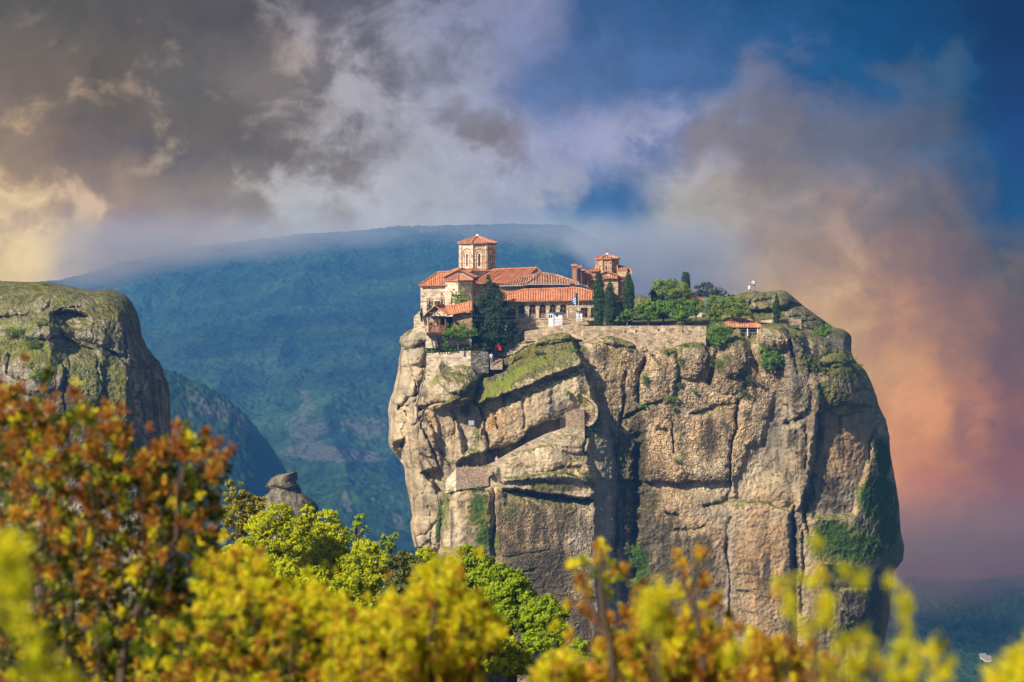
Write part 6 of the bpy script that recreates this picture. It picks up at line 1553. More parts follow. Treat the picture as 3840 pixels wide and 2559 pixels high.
_tn = [0]
def tree(name, label, cat, base, lumps, n_clump, per, leaf, mat, trunk_r, trunk_h, group=None, bark=BARK, **kw):
    _tn[0] += 1; rng = np.random.RandomState(100 + _tn[0])
    t = empty(name, base, label, cat, group)
    crown_mesh("crown", lumps, n_clump, per, leaf, mat, t, rng, **kw)
    if trunk_r:
        L = np.array(lumps); tips = [tuple(l[:3] + rng.uniform(-.5, .5, 3) * l[3:]) for l in L for _ in range(2)]
        limbs("trunk", trunk_r, trunk_h, tips, bark, t, rng)
    return t

def lump_px(base_uv, Y, items, deep=1.0):
    """Ellipsoids traced in photo pixels (u, v, half width, half height) -> metres relative to the base."""
    k = 1 / pxm(Y); bu, bv = base_uv
    return [((u - bu) * k, 0.0 if len(q) == 0 else q[0], (bv - v) * k, ru * k, (ru * k) * deep, rv * k) for (u, v, ru, rv, *q) in items]

def ptree(name, label, cat, uv, Y, items, n, per, leaf, mat, tr, th, group=None, deep=1.0, **kw):
    return tree(name, label, cat, P(uv[0], uv[1], Y), lump_px(uv, Y, items, deep), n, per, leaf, mat, tr, th, group, **kw)

# trees of the monastery
ptree("dark_tree", "tall dark green broad tree in front of the refectory's left end", "tree", (1843, 1336), 304.2,
      [(1834, 1046, 11, 16), (1833, 1068, 19, 24), (1848, 1092, 28, 32, .2), (1768, 1272, 24, 22), (1916, 1232, 20, 22), (1820, 1115, 34, 36), (1862, 1130, 36, 40), (1810, 1160, 40, 36), (1850, 1175, 48, 44, -.3), (1885, 1165, 34, 38), (1800, 1205, 38, 34), (1840, 1225, 50, 40, -.4), (1890, 1215, 34, 40), (1795, 1255, 38, 34), (1840, 1268, 50, 34, -.5), (1885, 1262, 38, 30), (1800, 1285, 34, 22), (1905, 1190, 22, 22)],
      900, 36, .22, L_DARK, .26, 3.2, clump_r=.42, hollow=.4)
ptree("spreading_tree", "low spreading green tree with bright top below the balcony", "tree", (1718, 1308), 300.0,
      [(1680, 1245, 30, 18), (1712, 1235, 32, 20), (1748, 1232, 32, 20), (1770, 1250, 22, 16), (1665, 1258, 20, 14), (1725, 1258, 40, 16), (1672, 1285, 12, 20)],
      170, 26, .16, L_GARDEN, .11, 1.3, clump_r=.42, tint_up=.35)
ptree("young_tree", "light lime green young tree in front of the church apse", "tree", (1725, 1160), 313,
      [(1708, 1100, 18, 18), (1735, 1108, 20, 22), (1712, 1128, 24, 18), (1750, 1128, 22, 16), (1728, 1130, 24, 16), (1768, 1125, 10, 10)], 90, 26, .19, L_LIME, .09, 1.2)
for i, (u, v, w_, h, lab, mt) in enumerate(((1622, 1313, 26, 12, "green flowering shrub at the left end of the planter wall", L_GARDEN), (1662, 1310, 22, 11, "dark leafy shrub second from left on the planter wall", L_GARDEN), (1700, 1306, 18, 10, "green shrub under the spreading tree's trunk", L_GARDEN), (1745, 1304, 24, 13, "light green shrub on the planter wall near the dark tree", L_LIME), (1802, 1302, 30, 14, "olive brown bush between the planter wall and the dark tree", L_OLIVE), (1611, 1155, 13, 18, "greyish green shrub against the church's left wall", L_OLIVE), (1640, 1140, 10, 10, "small sparse shrub beside the church's slit window", L_OLIVE))):
    Yq = 301.4 if v > 1200 else 318
    ptree("garden_shrub", lab, "shrub", (u, v + h), Yq, [(u - w_ * .5, v, w_ * .55, h), (u + w_ * .45, v - 2, w_ * .55, h), (u, v + 2, w_ * .6, h * .9)], 46, 22, .15, mt, .04, .3, clump_r=.5)

def cypress(label, u, vt, vb, hw, Y, top=.35):
    its = []; n = 11
    for k in range(n):
        t = k / (n - 1); v = vb + (vt - vb) * (.06 + .92 * t)
        f = (min(1, .62 + 1.6 * t) if t < .25 else 1.0) * (1 - max(0, (t - .55) / .45) ** 1.7 * (1 - top))
        its.append((u, v, hw * .86 * f, (vb - vt) / n * .95))
    return ptree("cypress", label, "cypress", (u, vb), Y, its, int(50 + (vb - vt) * hw * .16), 30, .17, L_CYP, .12, 1.0, "cypresses on the plateau", clump_r=.55, hollow=.7, aspect=.45, up=.8)
cypress("thick dark cypress beside the refectory's right end, leftmost of three", 2246, 1031, 1222, 24, 305.6, .55)
cypress("shorter pointed cypress, middle of the three before the chapel", 2287, 1056, 1222, 23, 305.2, .15)
cypress("tall broad cypress right of the chapel dome, last of three", 2355, 1018, 1218, 24, 306.2, .2)
cypress("small pointed cypress in front of the yellow green tree", 2451, 1078, 1142, 11, 326, .15)
cypress("blunt topped dark cypress standing above the cottage", 2571, 1027, 1112, 18, 336, .8)
cypress("thin cypress tip behind the yellow green tree", 2532, 1046, 1100, 7, 337, .2)
cypress("lone slim cypress in front of the summit rock", 2912, 1108, 1219, 14, 312.4, .35)
cypress("tiny narrow cypress on the far left corner wall", 1581, 1156, 1200, 6, 304.0, .2)

def garden(label, uv, Y, items, n, mat=L_GARDEN, leaf=.22, tr=.12, th=1.0, grp=None, per=26, **kw):
    kw.setdefault('clump_r', .4); kw.setdefault('up', .6)
    return ptree("garden_tree", label, "tree", uv, Y, items, int(n * 1.7), per, leaf, mat, tr, th, grp, **kw)
garden("round headed green tree at the wall, nearest the third cypress", (2432, 1223), 305.6, [(2400, 1160, 26, 20), (2432, 1152, 30, 20), (2458, 1165, 24, 22), (2420, 1180, 34, 18), (2446, 1188, 24, 14)], 120, th=1.2)
garden("small sparse fig with pale branches at the foot of the third cypress", (2352, 1224), 305.0, [(2330, 1185, 18, 16), (2358, 1176, 20, 14), (2375, 1190, 14, 12), (2312, 1200, 14, 14)], 40, L_GARDEN, .2, .07, .9, per=22, bark=BARK_PALE)
garden("dark green round tree second along the garden wall", (2487, 1206), 308.5, [(2475, 1150, 22, 22), (2500, 1155, 22, 24), (2488, 1175, 26, 20)], 90)
garden("green round tree third along the garden wall", (2556, 1222), 305.6, [(2530, 1150, 26, 22), (2560, 1145, 28, 24), (2585, 1165, 22, 24), (2548, 1180, 32, 20), (2570, 1195, 22, 14)], 140, th=1.2)
garden("light green tree beside the cottage's porch", (2610, 1200), 309.5, [(2600, 1140, 20, 20), (2622, 1150, 20, 22), (2606, 1165, 20, 18)], 70, L_LIME)
garden("large yellow green tree standing behind the garden trees", (2520, 1150), 329, [(2470, 1075, 28, 24), (2510, 1066, 34, 20), (2545, 1080, 34, 24), (2575, 1098, 22, 20), (2500, 1100, 44, 26), (2455, 1105, 18, 22)], 200, L_LIME, .22, .2, 1.5)
garden("bright lime tree left of the pair above the dark wall bush", (2680, 1222), 308.0, [(2668, 1130, 24, 24), (2700, 1135, 24, 24), (2664, 1165, 26, 22), (2700, 1165, 26, 22), (2680, 1195, 22, 18)], 130, L_LIME, .2, .1, 1.2)
garden("bright green tree right of the pair above the orange pavilion", (2743, 1216), 307.4, [(2735, 1135, 26, 22), (2770, 1140, 28, 24), (2795, 1160, 18, 22), (2750, 1168, 34, 20), (2785, 1180, 20, 14)], 140, L_LIME, .2, .1, 1.2)
ptree("pine", "dark umbrella shaped pine on the skyline left of the summit rock", "pine", (2655, 1135), 334, [(2622, 1082, 24, 12), (2655, 1072, 26, 12), (2690, 1086, 24, 11), (2640, 1100, 40, 14), (2680, 1108, 36, 12), (2715, 1098, 12, 8), (2612, 1108, 16, 12)], 150, 26, .26, L_PINE, .2, 1.6, clump_r=.4, aspect=.25)
ptree("dark_shrub", "low dark bush on the skyline between pine and summit rock", "shrub", (2738, 1120), 330, [(2728, 1112, 16, 8), (2748, 1112, 12, 6)], 30, 20, .2, L_PINE, .06, .4)
# shrubs that hang on the rock
def cd(u, v): 
    U = np.array([[float(u)]]); V = np.array([[float(v)]]); return float(cliff_depth(U, V, lerp(CL)(V), lerp(CR)(V))[0, 0])
ptree("wall_bush", "big round glossy green bush covering the right end of the long wall", "bush", (2700, 1296), 302.2, [(2690, 1232, 30, 26), (2722, 1240, 22, 26), (2672, 1262, 28, 28), (2705, 1268, 32, 26), (2730, 1256, 14, 18), (2685, 1288, 20, 12)], 200, 28, .18, L_GARDEN, .12, 1.0, clump_r=.4)
ptree("cliff_bush", "large dark green bush growing in the gully below the pavilion", "bush", (2900, 1398), cd(2900, 1380) - .6, [(2880, 1285, 32, 22), (2915, 1290, 34, 22), (2870, 1320, 26, 24), (2925, 1330, 28, 24), (2895, 1345, 44, 28), (2930, 1360, 24, 20), (2885, 1372, 30, 18)], 240, 28, .2, L_GARDEN, .12, 1.0, clump_r=.4)
ptree("cliff_bush", "green bush on the ledge above the grey shoulder wall", "bush", (3088, 1268), 310, [(3070, 1240, 22, 18), (3098, 1234, 24, 18), (3085, 1254, 34, 12)], 90, 24, .2, L_GARDEN, .08, .6)
ptree("cliff_bush", "pale olive bush left of the ledge above the grey shoulder wall", "bush", (2990, 1244), 311, [(2975, 1228, 20, 10), (3005, 1230, 22, 11)], 50, 22, .18, L_OLIVE, .05, .4)
ptree("cliff_bush", "leafless grey brown scrub on the steep rib below the summit rock", "bush", (2985, 1290), cd(2985, 1280) - .4, [(2975, 1262, 20, 18), (2990, 1280, 16, 14)], 30, 16, .2, L_OLIVE, .05, .4)
ptree("cliff_bush", "olive scrub beside the mossy head at the right of the rock", "bush", (3060, 1410), cd(3060, 1400) - .4, [(3050, 1350, 26, 30), (3065, 1385, 24, 24), (3040, 1375, 20, 20)], 60, 18, .2, L_OLIVE, .06, .4)
TUFTS = [(2505,1318,34,16,"bright grass tuft under the long wall's foot"),(2575,1292,12,10,"small tuft on the gully lip below the long wall"),(2548,1352,14,26,"hanging green strip below the long wall's foot"),(2700,1362,40,20,"grass patch sloping below the big wall bush"),(2665,1400,14,26,"long grass strip in the crack below the wall bush"),(2808,1416,20,26,"pale green tuft on the pebbled face beneath the gully"),(2790,1470,18,24,"olive creeper on the pebbled face right of the long crack"),(2415,1420,12,40,"dark ivy strip in the joint right of the cleft's head"),(2412,1522,22,9,"small green tuft on the crack above the dark cleft"),(2520,1494,30,12,"green creeper along the middle of the pebbled face"),(2550,1440,18,16,"pale tuft on the pebbled face beneath the wall strip"),(2524,1530,12,16,"tiny tuft hanging below the middle creeper"),(2539,1726,10,14,"single bright fern tuft low on the pebbled face"),(2600,1465,12,8,"yellow tuft on the pebbled face's centre"),(2243,1555,12,24,"green tuft beside the curved stair parapet"),(2224,1606,22,12,"bright green tuft under the curved stair"),(2350,1300,10,8,"tiny tuft under the wall above the speckled rock"),(2206,1776,36,18,"long bright grass on the end of the lower ledge"),(2130,1772,20,8,"dry grass on the middle of the lower ledge"),(1790,1828,18,10,"green tuft at the foot of the landing wall"),(1690,1844,10,8,"small plant left of the landing wall's foot"),(1800,1376,26,14,"grass beside the boulder below the stone steps"),(2310,1670,12,7,"little tuft at the top of the dark cleft"),(2325,1720,8,10,"little tuft at the left wall of the dark cleft"),(3165,1340,46,16,"long yellow green grass on the mossy head"),(3220,1372,22,12,"green grass at the edge of the mossy head"),(2850,1440,16,12,"pale green tuft at the foot of the gully"),(2390,2080,40,60,"dark green bush at the bottom of the dark cleft"),(2130,1475,8,18,"ivy hanging from the slab's lip"),(1605,1395,10,8,"small grass tuft on the left shoulder"),(1530,1310,16,6,"grass line under the corner boulder"),(2020,1322,26,10,"brown dry scrub on the mossy slab"),(2150,1312,18,8,"fresh green tuft at the slab's upper end"),(2420,2200,50,40,"dark bush lower in the cleft's mouth")]
for i, (u, v, w_, h, lab) in enumerate(TUFTS):
    mt = L_GRASS if 'grass' in lab else (L_OLIVE if ('olive' in lab or 'brown' in lab or 'pale' in lab) else L_GARDEN)
    up = 1.0
    ptree("cliff_tuft", lab, "plant", (u, v + h), cd(u, v) - .75, [(u - w_ * .4, v, w_ * .55, h * .8), (u + w_ * .35, v + h * .2, w_ * .6, h * .75)], int(12 + w_ * h / 45), 18, .16, mt, 0, 0, "tufts growing on the rock", clump_r=.6, deep=.45, hollow=.2)
for (u, v, w_, h, lab) in ((55,1240,60,14,"bright grass bank on the left massif's shelf"),(160,1212,26,10,"dark shrub at the head of the grass bank on the left massif"),(120,1288,40,22,"hanging grass below the shelf of the left massif"),(170,1068,20,4,"small tuft on the left massif's skyline"),(130,1400,26,30,"green ivy patch in the shade of the left massif")):
    Yq = float(lm_depth(np.array([[float(u)]]), np.array([[float(v)]]), np.array([[-120.]]), np.array([[float(lerp(LMR)(v))]]))[0, 0]) - .9
    ptree("rock_tuft", lab, "plant", (u, v + h), Yq, [(u - w_ * .4, v, w_ * .55, h), (u + w_ * .4, v, w_ * .55, h)], int(14 + w_ * h / 40), 18, .18, L_GRASS if 'grass' in lab else L_GARDEN, 0, 0, "tufts growing on the left massif", clump_r=.55, deep=.5, hollow=.2)
# ------------------------------------------------------------------ near hillside and its woods
def near_z(X, Y):
    u = X / np.maximum(Y, .5) * FPX + CU
    r = sstep(u, 1500, 2500)
    z = -1.75 - (.150 + .085 * r) * Y
    return z - np.clip(Y - 98, 0, None) ** 1.25 * .9
gx_, gy_ = np.meshgrid(np.linspace(-1, 1, 90), np.linspace(0, 1, 110)); Yg_ = 1.2 + 148 * gy_ ** 1.6; Xg_ = gx_ * (22 + .55 * Yg_)
Zg_ = near_z(Xg_, Yg_) + .25 * fbm(np.stack([Xg_ / 4, Yg_ / 4, 0 * Xg_], -1).reshape(-1, 3), 4).reshape(Xg_.shape) * np.clip(Yg_ / 6, 0, 4)
idx = np.arange(Xg_.size).reshape(Xg_.shape)
nh = new_obj("near_slope_ground", np.stack([Xg_, Yg_, Zg_], -1).reshape(-1, 3), np.stack([idx[:-1, :-1], idx[:-1, 1:], idx[1:, 1:], idx[1:, :-1]], -1).reshape(-1, 4), plain("dry_earth", (.10, .085, .045), .95, .4, 1.5), smooth=True)
tag(nh, kind='structure')

def wood(label, uv, Y, items, n, mat=L_SPRING, per=34, leaf=.085, **kw):
    kw.setdefault('clump_r', .34); kw.setdefault('tint_up', .28); kw.setdefault('hollow', .5); kw.setdefault('up', .5)
    b = P(uv[0], uv[1], Y); g = near_z(np.array([b.x]), np.array([b.y]))[0]; th = max(.6, b.z - g)
    return ptree("woodland_tree", label, "tree", uv, Y, items, n, per, leaf, mat, .10, .7, "trees on the near hillside", **kw)
wood("yellow brown young oak at the left end of the wood, beside the orange bush", (915, 2010), 74, [(880, 1850, 40, 50), (925, 1880, 44, 44), (965, 1900, 36, 40), (890, 1930, 60, 50), (950, 1950, 50, 44), (870, 1990, 44, 40)], 190, leaf_mat("leaves_oak_bronze", (.13, .10, .008), (.42, .36, .02), .35))
wood("bright yellow green tree in front of the rock pinnacle", (1050, 2120), 70, [(1040, 1935, 60, 44), (980, 1975, 60, 44), (1105, 1980, 56, 44), (1030, 2020, 90, 46), (940, 2040, 50, 40), (1110, 2050, 66, 40), (1060, 2090, 90, 36), (985, 2100, 60, 34)], 520)
wood("tall yellow green tree right of the rock pinnacle", (1220, 2180), 72, [(1150, 1925, 30, 34), (1225, 1955, 46, 42), (1190, 2000, 60, 46), (1265, 2005, 46, 46), (1230, 2060, 76, 50), (1160, 2090, 56, 50), (1290, 2090, 46, 46), (1220, 2140, 84, 46)], 520)
wood("bushy yellow green tree low on the left with a dark hollow under it", (1010, 2240), 62, [(960, 2130, 70, 40), (1060, 2150, 70, 44), (1000, 2190, 90, 40), (1120, 2200, 60, 44)], 330)
wood("sparse light green locust sapling against the blue slope", (1335, 2080), 78, [(1350, 1935, 20, 18), (1335, 1970, 26, 20), (1370, 1985, 26, 18), (1320, 2010, 26, 20), (1360, 2030, 34, 20)], 75, L_SPRING2, per=22, leaf=.07, hollow=.2)
wood("small feathery locust near the cliff's foot", (1462, 2110), 80, [(1450, 2015, 20, 18), (1480, 2012, 22, 16), (1462, 2045, 34, 20), (1425, 2040, 16, 16)], 60, L_SPRING2, per=22, leaf=.07, hollow=.2)
wood("yellow green tree at the middle of the wood below the locust sapling", (1380, 2290), 68, [(1370, 2060, 50, 36), (1330, 2110, 56, 44), (1410, 2105, 56, 44), (1360, 2170, 80, 50), (1430, 2180, 56, 46), (1330, 2220, 60, 44), (1400, 2250, 80, 44)], 520)
wood("dull olive grey tree between the bright trees", (1530, 2290), 66, [(1500, 2110, 46, 40), (1545, 2130, 46, 44), (1515, 2180, 66, 50), (1480, 2230, 50, 44), (1555, 2230, 44, 44)], 330, leaf_mat("leaves_olive_grey", (.035, .05, .010), (.18, .19, .03), .25))
wood("small yellow green tree at the foot of the rock tower's left edge", (1600, 2200), 70, [(1590, 2085, 40, 30), (1560, 2100, 36, 30), (1620, 2120, 40, 34), (1585, 2150, 56, 34)], 200)
for lab, uv, Y, its, n, mt in (
    ("rich green crown at the top of the right hand group of trees", (1780, 2330), 60, [(1755, 2075, 40, 36), (1790, 2110, 54, 44), (1735, 2140, 50, 46), (1825, 2160, 60, 50), (1760, 2200, 76, 54), (1840, 2230, 60, 50), (1770, 2270, 84, 46)], 520, L_SPRING2),
    ("rich green crown second down the right hand group of trees", (1910, 2400), 58, [(1880, 2150, 44, 36), (1930, 2190, 54, 44), (1880, 2230, 60, 50), (1960, 2250, 54, 46), (1910, 2300, 84, 54), (1850, 2330, 60, 44), (1970, 2330, 54, 46)], 520, L_SPRING2),
    ("rich green crown third down the right hand group of trees", (2050, 2480), 56, [(2040, 2270, 50, 36), (2085, 2300, 46, 40), (2020, 2320, 60, 46), (2085, 2370, 54, 46), (2030, 2400, 74, 46), (2100, 2430, 36, 40)], 430, L_SPRING2),
    ("lime green leafy tree below the right hand group", (1920, 2520), 46, [(1880, 2420, 60, 34), (1940, 2450, 56, 36), (1900, 2490, 80, 36), (1980, 2500, 50, 30)], 300, L_SPRING),
    ("small round green tree last on the right below the cliff", (2185, 2510), 54, [(2180, 2420, 32, 28), (2200, 2460, 34, 30), (2165, 2470, 34, 34), (2185, 2500, 44, 26)], 190, L_SPRING2),
    ("small green sapling seen between the orange sprigs at the bottom right", (2610, 2540), 50, [(2605, 2490, 20, 22), (2618, 2520, 22, 22)], 70, L_SPRING2)):
    wood(lab, uv, Y, its, n, mt)
wood("bright yellow green tree filling the gap above the yellow oak shrub", (1240, 2400), 54, [(1180, 2170, 60, 40), (1290, 2200, 70, 44), (1220, 2250, 90, 44), (1340, 2260, 60, 44), (1160, 2280, 70, 40), (1280, 2310, 90, 40), (1400, 2320, 60, 36)], 520)
wood("bright yellow green tree low between the orange and the yellow oak shrubs", (880, 2250), 52, [(850, 2090, 50, 40), (910, 2060, 40, 34), (860, 2150, 60, 44), (940, 2140, 50, 40), (890, 2210, 70, 40)], 330)
wood("low green scrub filling the hollow under the wood's left side", (900, 2330), 40, [(860, 2180, 80, 60), (1000, 2280, 90, 50), (1120, 2290, 80, 50), (900, 2300, 100, 60)], 300, L_SPRING2, leaf=.06)
wood("low green scrub in front of the right hand group", (1650, 2420), 44, [(1600, 2230, 60, 50), (1680, 2280, 70, 60), (1600, 2330, 80, 60), (1720, 2380, 80, 50), (1500, 2340, 70, 50)], 330, L_SPRING2, leaf=.06)

# ------------------------------------------------------------------ blurred shrubs right before the camera: kermes oaks in young leaf
m_sh, ns = mat_new("young_oak_leaves"); hue = ns.attr('hue').outputs['Fac']; tin = ns.attr('tint').outputs['Fac']
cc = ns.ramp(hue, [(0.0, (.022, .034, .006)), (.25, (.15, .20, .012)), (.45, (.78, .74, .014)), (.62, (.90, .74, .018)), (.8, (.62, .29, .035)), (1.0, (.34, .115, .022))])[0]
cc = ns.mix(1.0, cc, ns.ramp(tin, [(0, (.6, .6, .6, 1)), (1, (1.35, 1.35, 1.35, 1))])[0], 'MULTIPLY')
bs_ = ns.n('ShaderNodeBsdfPrincipled'); ns.put(bs_.inputs['Base Color'], cc); bs_.inputs['Roughness'].default_value = .5; bs_.inputs['Specular IOR Level'].default_value = .3
tr_ = ns.n('ShaderNodeBsdfTranslucent'); ns.put(tr_.inputs['Color'], cc); ms_ = ns.n('ShaderNodeMixShader'); ms_.inputs[0].default_value = .5
ns.put(ms_.inputs[1], bs_.outputs[0]); ns.put(ms_.inputs[2], tr_.outputs[0]); om = ns.n('ShaderNodeOutputMaterial'); ns.put(om.inputs[0], ms_.outputs[0])

STEM = plain("oak_twig", (.085, .060, .042), .9, .35, 20)
def rosettes(C, D, R, hue_c, m, rng, hue_jit=.10, aspect=.24, green=0.0):
    """Tufts of narrow leaves fanning out from each twig tip: C tip points, D twig directions, R radius, hue per tuft."""
    n = len(C)
    r = rng.normal(size=(n, m, 3)); r /= np.linalg.norm(r, axis=2)[..., None]; r = r + .55 * D[:, None]; r /= np.linalg.norm(r, axis=2)[..., None]
    L = R[:, None, None] * rng.uniform(.55, 1.15, (n, m, 1))
    base = C[:, None] + r * L * .12 - D[:, None] * R[:, None, None] * rng.uniform(0, .8, (n, m, 1))
    T = np.cross(r, np.array(SUN_DIR)[None, None] + .55 * rng.normal(size=(n, m, 3))); T /= np.linalg.norm(T, axis=2)[..., None] + 1e-9
    tip = base + r * L; mid = base + r * L * .5
    V = np.stack([base, mid + T * L * aspect * .5, tip, mid - T * L * aspect * .5], 2).reshape(-1, 3)
    F = np.arange(4 * n * m).reshape(-1, 4)
    h = np.clip(hue_c[:, None] + rng.normal(0, hue_jit, (n, m)), 0, 1); t = np.clip(rng.normal(.5, .2, (n, m)), 0, 1)
    return V, F, np.repeat(h.reshape(-1), 4), np.repeat(t.reshape(-1), 4)

def in_poly(U, V, poly):
    return sdf(U[None], V[None], poly)[0] < 0

def near_shrub(label, Y, root_uv, poly, n_tip, hue_fn, size_px=46, tips=(), inner=0, depth=.35, m=30, stems=60, branch=(), seed=1, green_px=20):
    rng = np.random.RandomState(seed)
    root = P(root_uv[0], root_uv[1], Y); gz = near_z(np.array([root.x]), np.array([root.y]))[0]
    root = Vector((root.x, root.y, min(root.z, gz)))
    t = empty("oak_shrub", root, label, "shrub", "blurred oak shrubs before the camera")
    px = np.array([p[0] for p in poly]); py = np.array([p[1] for p in poly])
    def sample(n):
        out = np.zeros((0, 2))
        while len(out) < n:
            q = np.stack([rng.uniform(px.min(), px.max(), 3 * n), rng.uniform(py.min(), py.max(), 3 * n)], -1)
            out = np.concatenate([out, q[in_poly(q[:, 0], q[:, 1], poly)]])
        return out[:n]
    uv = sample(n_tip) if n_tip else np.zeros((0, 2))
    if len(tips): uv = np.concatenate([uv, np.array(tips, float)])
    shoot = (rng.uniform(size=len(uv)) < .22) & (np.arange(len(uv)) < n_tip); uv[:, 1] -= shoot * rng.exponential(38, len(uv))
    yy = Y + rng.normal(0, depth, len(uv)) * np.where(np.arange(len(uv)) < n_tip, 1, .35)
    C = np.stack([(uv[:, 0] - CU) / FPX * yy, yy, (HORIZON - uv[:, 1]) / FPX * yy], -1)
    r0 = np.array(root); D = C - (r0 + np.array([0, 0, .15])); D /= np.linalg.norm(D, axis=1)[:, None]; D = D + rng.normal(0, .3, D.shape) + np.array([0, 0, .4]); D /= np.linalg.norm(D, axis=1)[:, None]
    R = size_px / FPX * Y * rng.uniform(.6, 1.25, len(C))
    hue = hue_fn(uv[:, 0], uv[:, 1], rng)
    V, F, H, T = rosettes(C, D, R, hue, int(m * 1.7), rng)
    # paler shoots stand up from many tufts
    sel = rng.uniform(size=len(C)) < (.28 if hue_fn in (hue_left, hue_orange) else .45)
    V2, F2, H2, T2 = rosettes(C[sel] + D[sel] * R[sel, None] * .9, D[sel], R[sel] * .75, np.clip(hue[sel] * 0 + .55 + rng.normal(0, .05, sel.sum()), 0, 1), max(5, m // 6), rng, .05, .34)
    F2 = F2 + len(V); V = np.concatenate([V, V2]); F = np.concatenate([F, F2]); H = np.concatenate([H, H2]); T = np.concatenate([T, T2])
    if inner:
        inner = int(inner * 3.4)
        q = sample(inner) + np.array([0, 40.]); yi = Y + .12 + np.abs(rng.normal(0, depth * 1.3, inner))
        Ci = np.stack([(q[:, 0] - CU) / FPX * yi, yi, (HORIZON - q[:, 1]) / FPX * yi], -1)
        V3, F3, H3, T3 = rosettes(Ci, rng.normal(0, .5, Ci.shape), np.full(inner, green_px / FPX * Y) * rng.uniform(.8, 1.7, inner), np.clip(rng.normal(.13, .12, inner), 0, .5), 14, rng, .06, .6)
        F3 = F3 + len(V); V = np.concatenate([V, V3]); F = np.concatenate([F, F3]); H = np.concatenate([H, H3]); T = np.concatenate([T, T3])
    new_obj("leaves", V - r0, F, m_sh, t, attrs={'hue': H, 'tint': T})
    mb = MB(); k = rng.permutation(len(C))[:stems // 2]
    for i in k:
        c = Vector(C[i] - r0); a = Vector((c.x * .25, rng.uniform(-.05, .05), c.z * .2)); md = a.lerp(c, .55) + Vector((rng.uniform(-.03, .03), rng.uniform(-.03, .03), -.03))
        s_ = Y / 6.5
        mb.tube([Vector((0, 0, -.02)), a, md, c], [.007 * s_, .005 * s_, .0035 * s_, .002 * s_], 5)
    for b in branch:
        mb.tube([P(u, v, Y - .25) - Vector(r0) for u, v in b[1]], [b[0] * (1 - .6 * i / (len(b[1]) - 1)) for i in range(len(b[1]))], 6)
    mb.build("stems", STEM, t)
    return t

def hue_left(u, v, rng):
    t = np.clip((v - 1380) / 900., 0, 1)
    h = 1.0 - .10 * t + rng.normal(0, .07, len(u))
    g = rng.uniform(size=len(u)) < (.10 + .62 * t)
    y = rng.uniform(size=len(u))
    h = np.where(g, np.where(y < .72, rng.uniform(.03, .24, len(u)), rng.uniform(.42, .62, len(u))), h)
    return np.clip(h, 0, 1)
def hue_mid(u, v, rng):
    r = rng.uniform(size=len(u)); low = sstep(v, 2300, 2559)
    h = np.where(r < .72 - .22 * low, rng.uniform(.43, .58, len(u)), np.where(r < .92, rng.uniform(.66, .92, len(u)), rng.uniform(.15, .4, len(u))))
    return h
def hue_dark(u, v, rng):
    r = rng.uniform(size=len(u))
    return np.where(r < .35, rng.uniform(.75, .95, len(u)), np.where(r < .6, rng.uniform(.45, .62, len(u)), rng.uniform(.05, .3, len(u))))
def hue_orange(u, v, rng):
    r = rng.uniform(size=len(u))
    return np.where(r < .62, rng.uniform(.74, .98, len(u)), np.where(r < .9, rng.uniform(.52, .66, len(u)), rng.uniform(.2, .4, len(u))))
def hue_yellow(u, v, rng):
    r = rng.uniform(size=len(u))
    return np.where(r < .9, rng.uniform(.36, .54, len(u)), rng.uniform(.6, .75, len(u)))

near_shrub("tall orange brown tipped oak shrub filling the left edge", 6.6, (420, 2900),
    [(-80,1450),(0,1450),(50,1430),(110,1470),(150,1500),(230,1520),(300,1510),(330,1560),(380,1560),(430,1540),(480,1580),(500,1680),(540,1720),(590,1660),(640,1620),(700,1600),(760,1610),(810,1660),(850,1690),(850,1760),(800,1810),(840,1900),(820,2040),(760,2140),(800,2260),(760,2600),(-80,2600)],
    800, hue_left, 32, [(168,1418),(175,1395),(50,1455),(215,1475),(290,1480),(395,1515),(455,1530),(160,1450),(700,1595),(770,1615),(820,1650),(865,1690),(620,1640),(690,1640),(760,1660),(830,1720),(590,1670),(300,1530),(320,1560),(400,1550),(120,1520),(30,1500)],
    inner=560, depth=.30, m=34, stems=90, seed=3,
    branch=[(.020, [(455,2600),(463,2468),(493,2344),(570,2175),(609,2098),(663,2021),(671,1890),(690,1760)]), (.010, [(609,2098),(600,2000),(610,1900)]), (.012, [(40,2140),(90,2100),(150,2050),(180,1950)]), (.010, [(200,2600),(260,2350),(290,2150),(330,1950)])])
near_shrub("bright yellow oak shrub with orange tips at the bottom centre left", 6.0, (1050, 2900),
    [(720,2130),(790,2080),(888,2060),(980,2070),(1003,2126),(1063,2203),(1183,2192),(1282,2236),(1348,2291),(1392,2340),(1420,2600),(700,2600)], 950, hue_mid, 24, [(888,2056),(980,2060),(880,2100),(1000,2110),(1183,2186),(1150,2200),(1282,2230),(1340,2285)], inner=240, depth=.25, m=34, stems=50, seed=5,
    branch=[(.008, [(930,2520),(1000,2440),(1060,2330)])])
near_shrub("dull orange green oak shrub at the bottom between the two yellow ones", 5.6, (760, 2900),
    [(520,2400),(640,2330),(760,2280),(860,2240),(960,2250),(1060,2300),(1150,2360),(1200,2600),(500,2600)], 220, hue_dark, 30, inner=240, depth=.2, m=30, stems=40, seed=6)
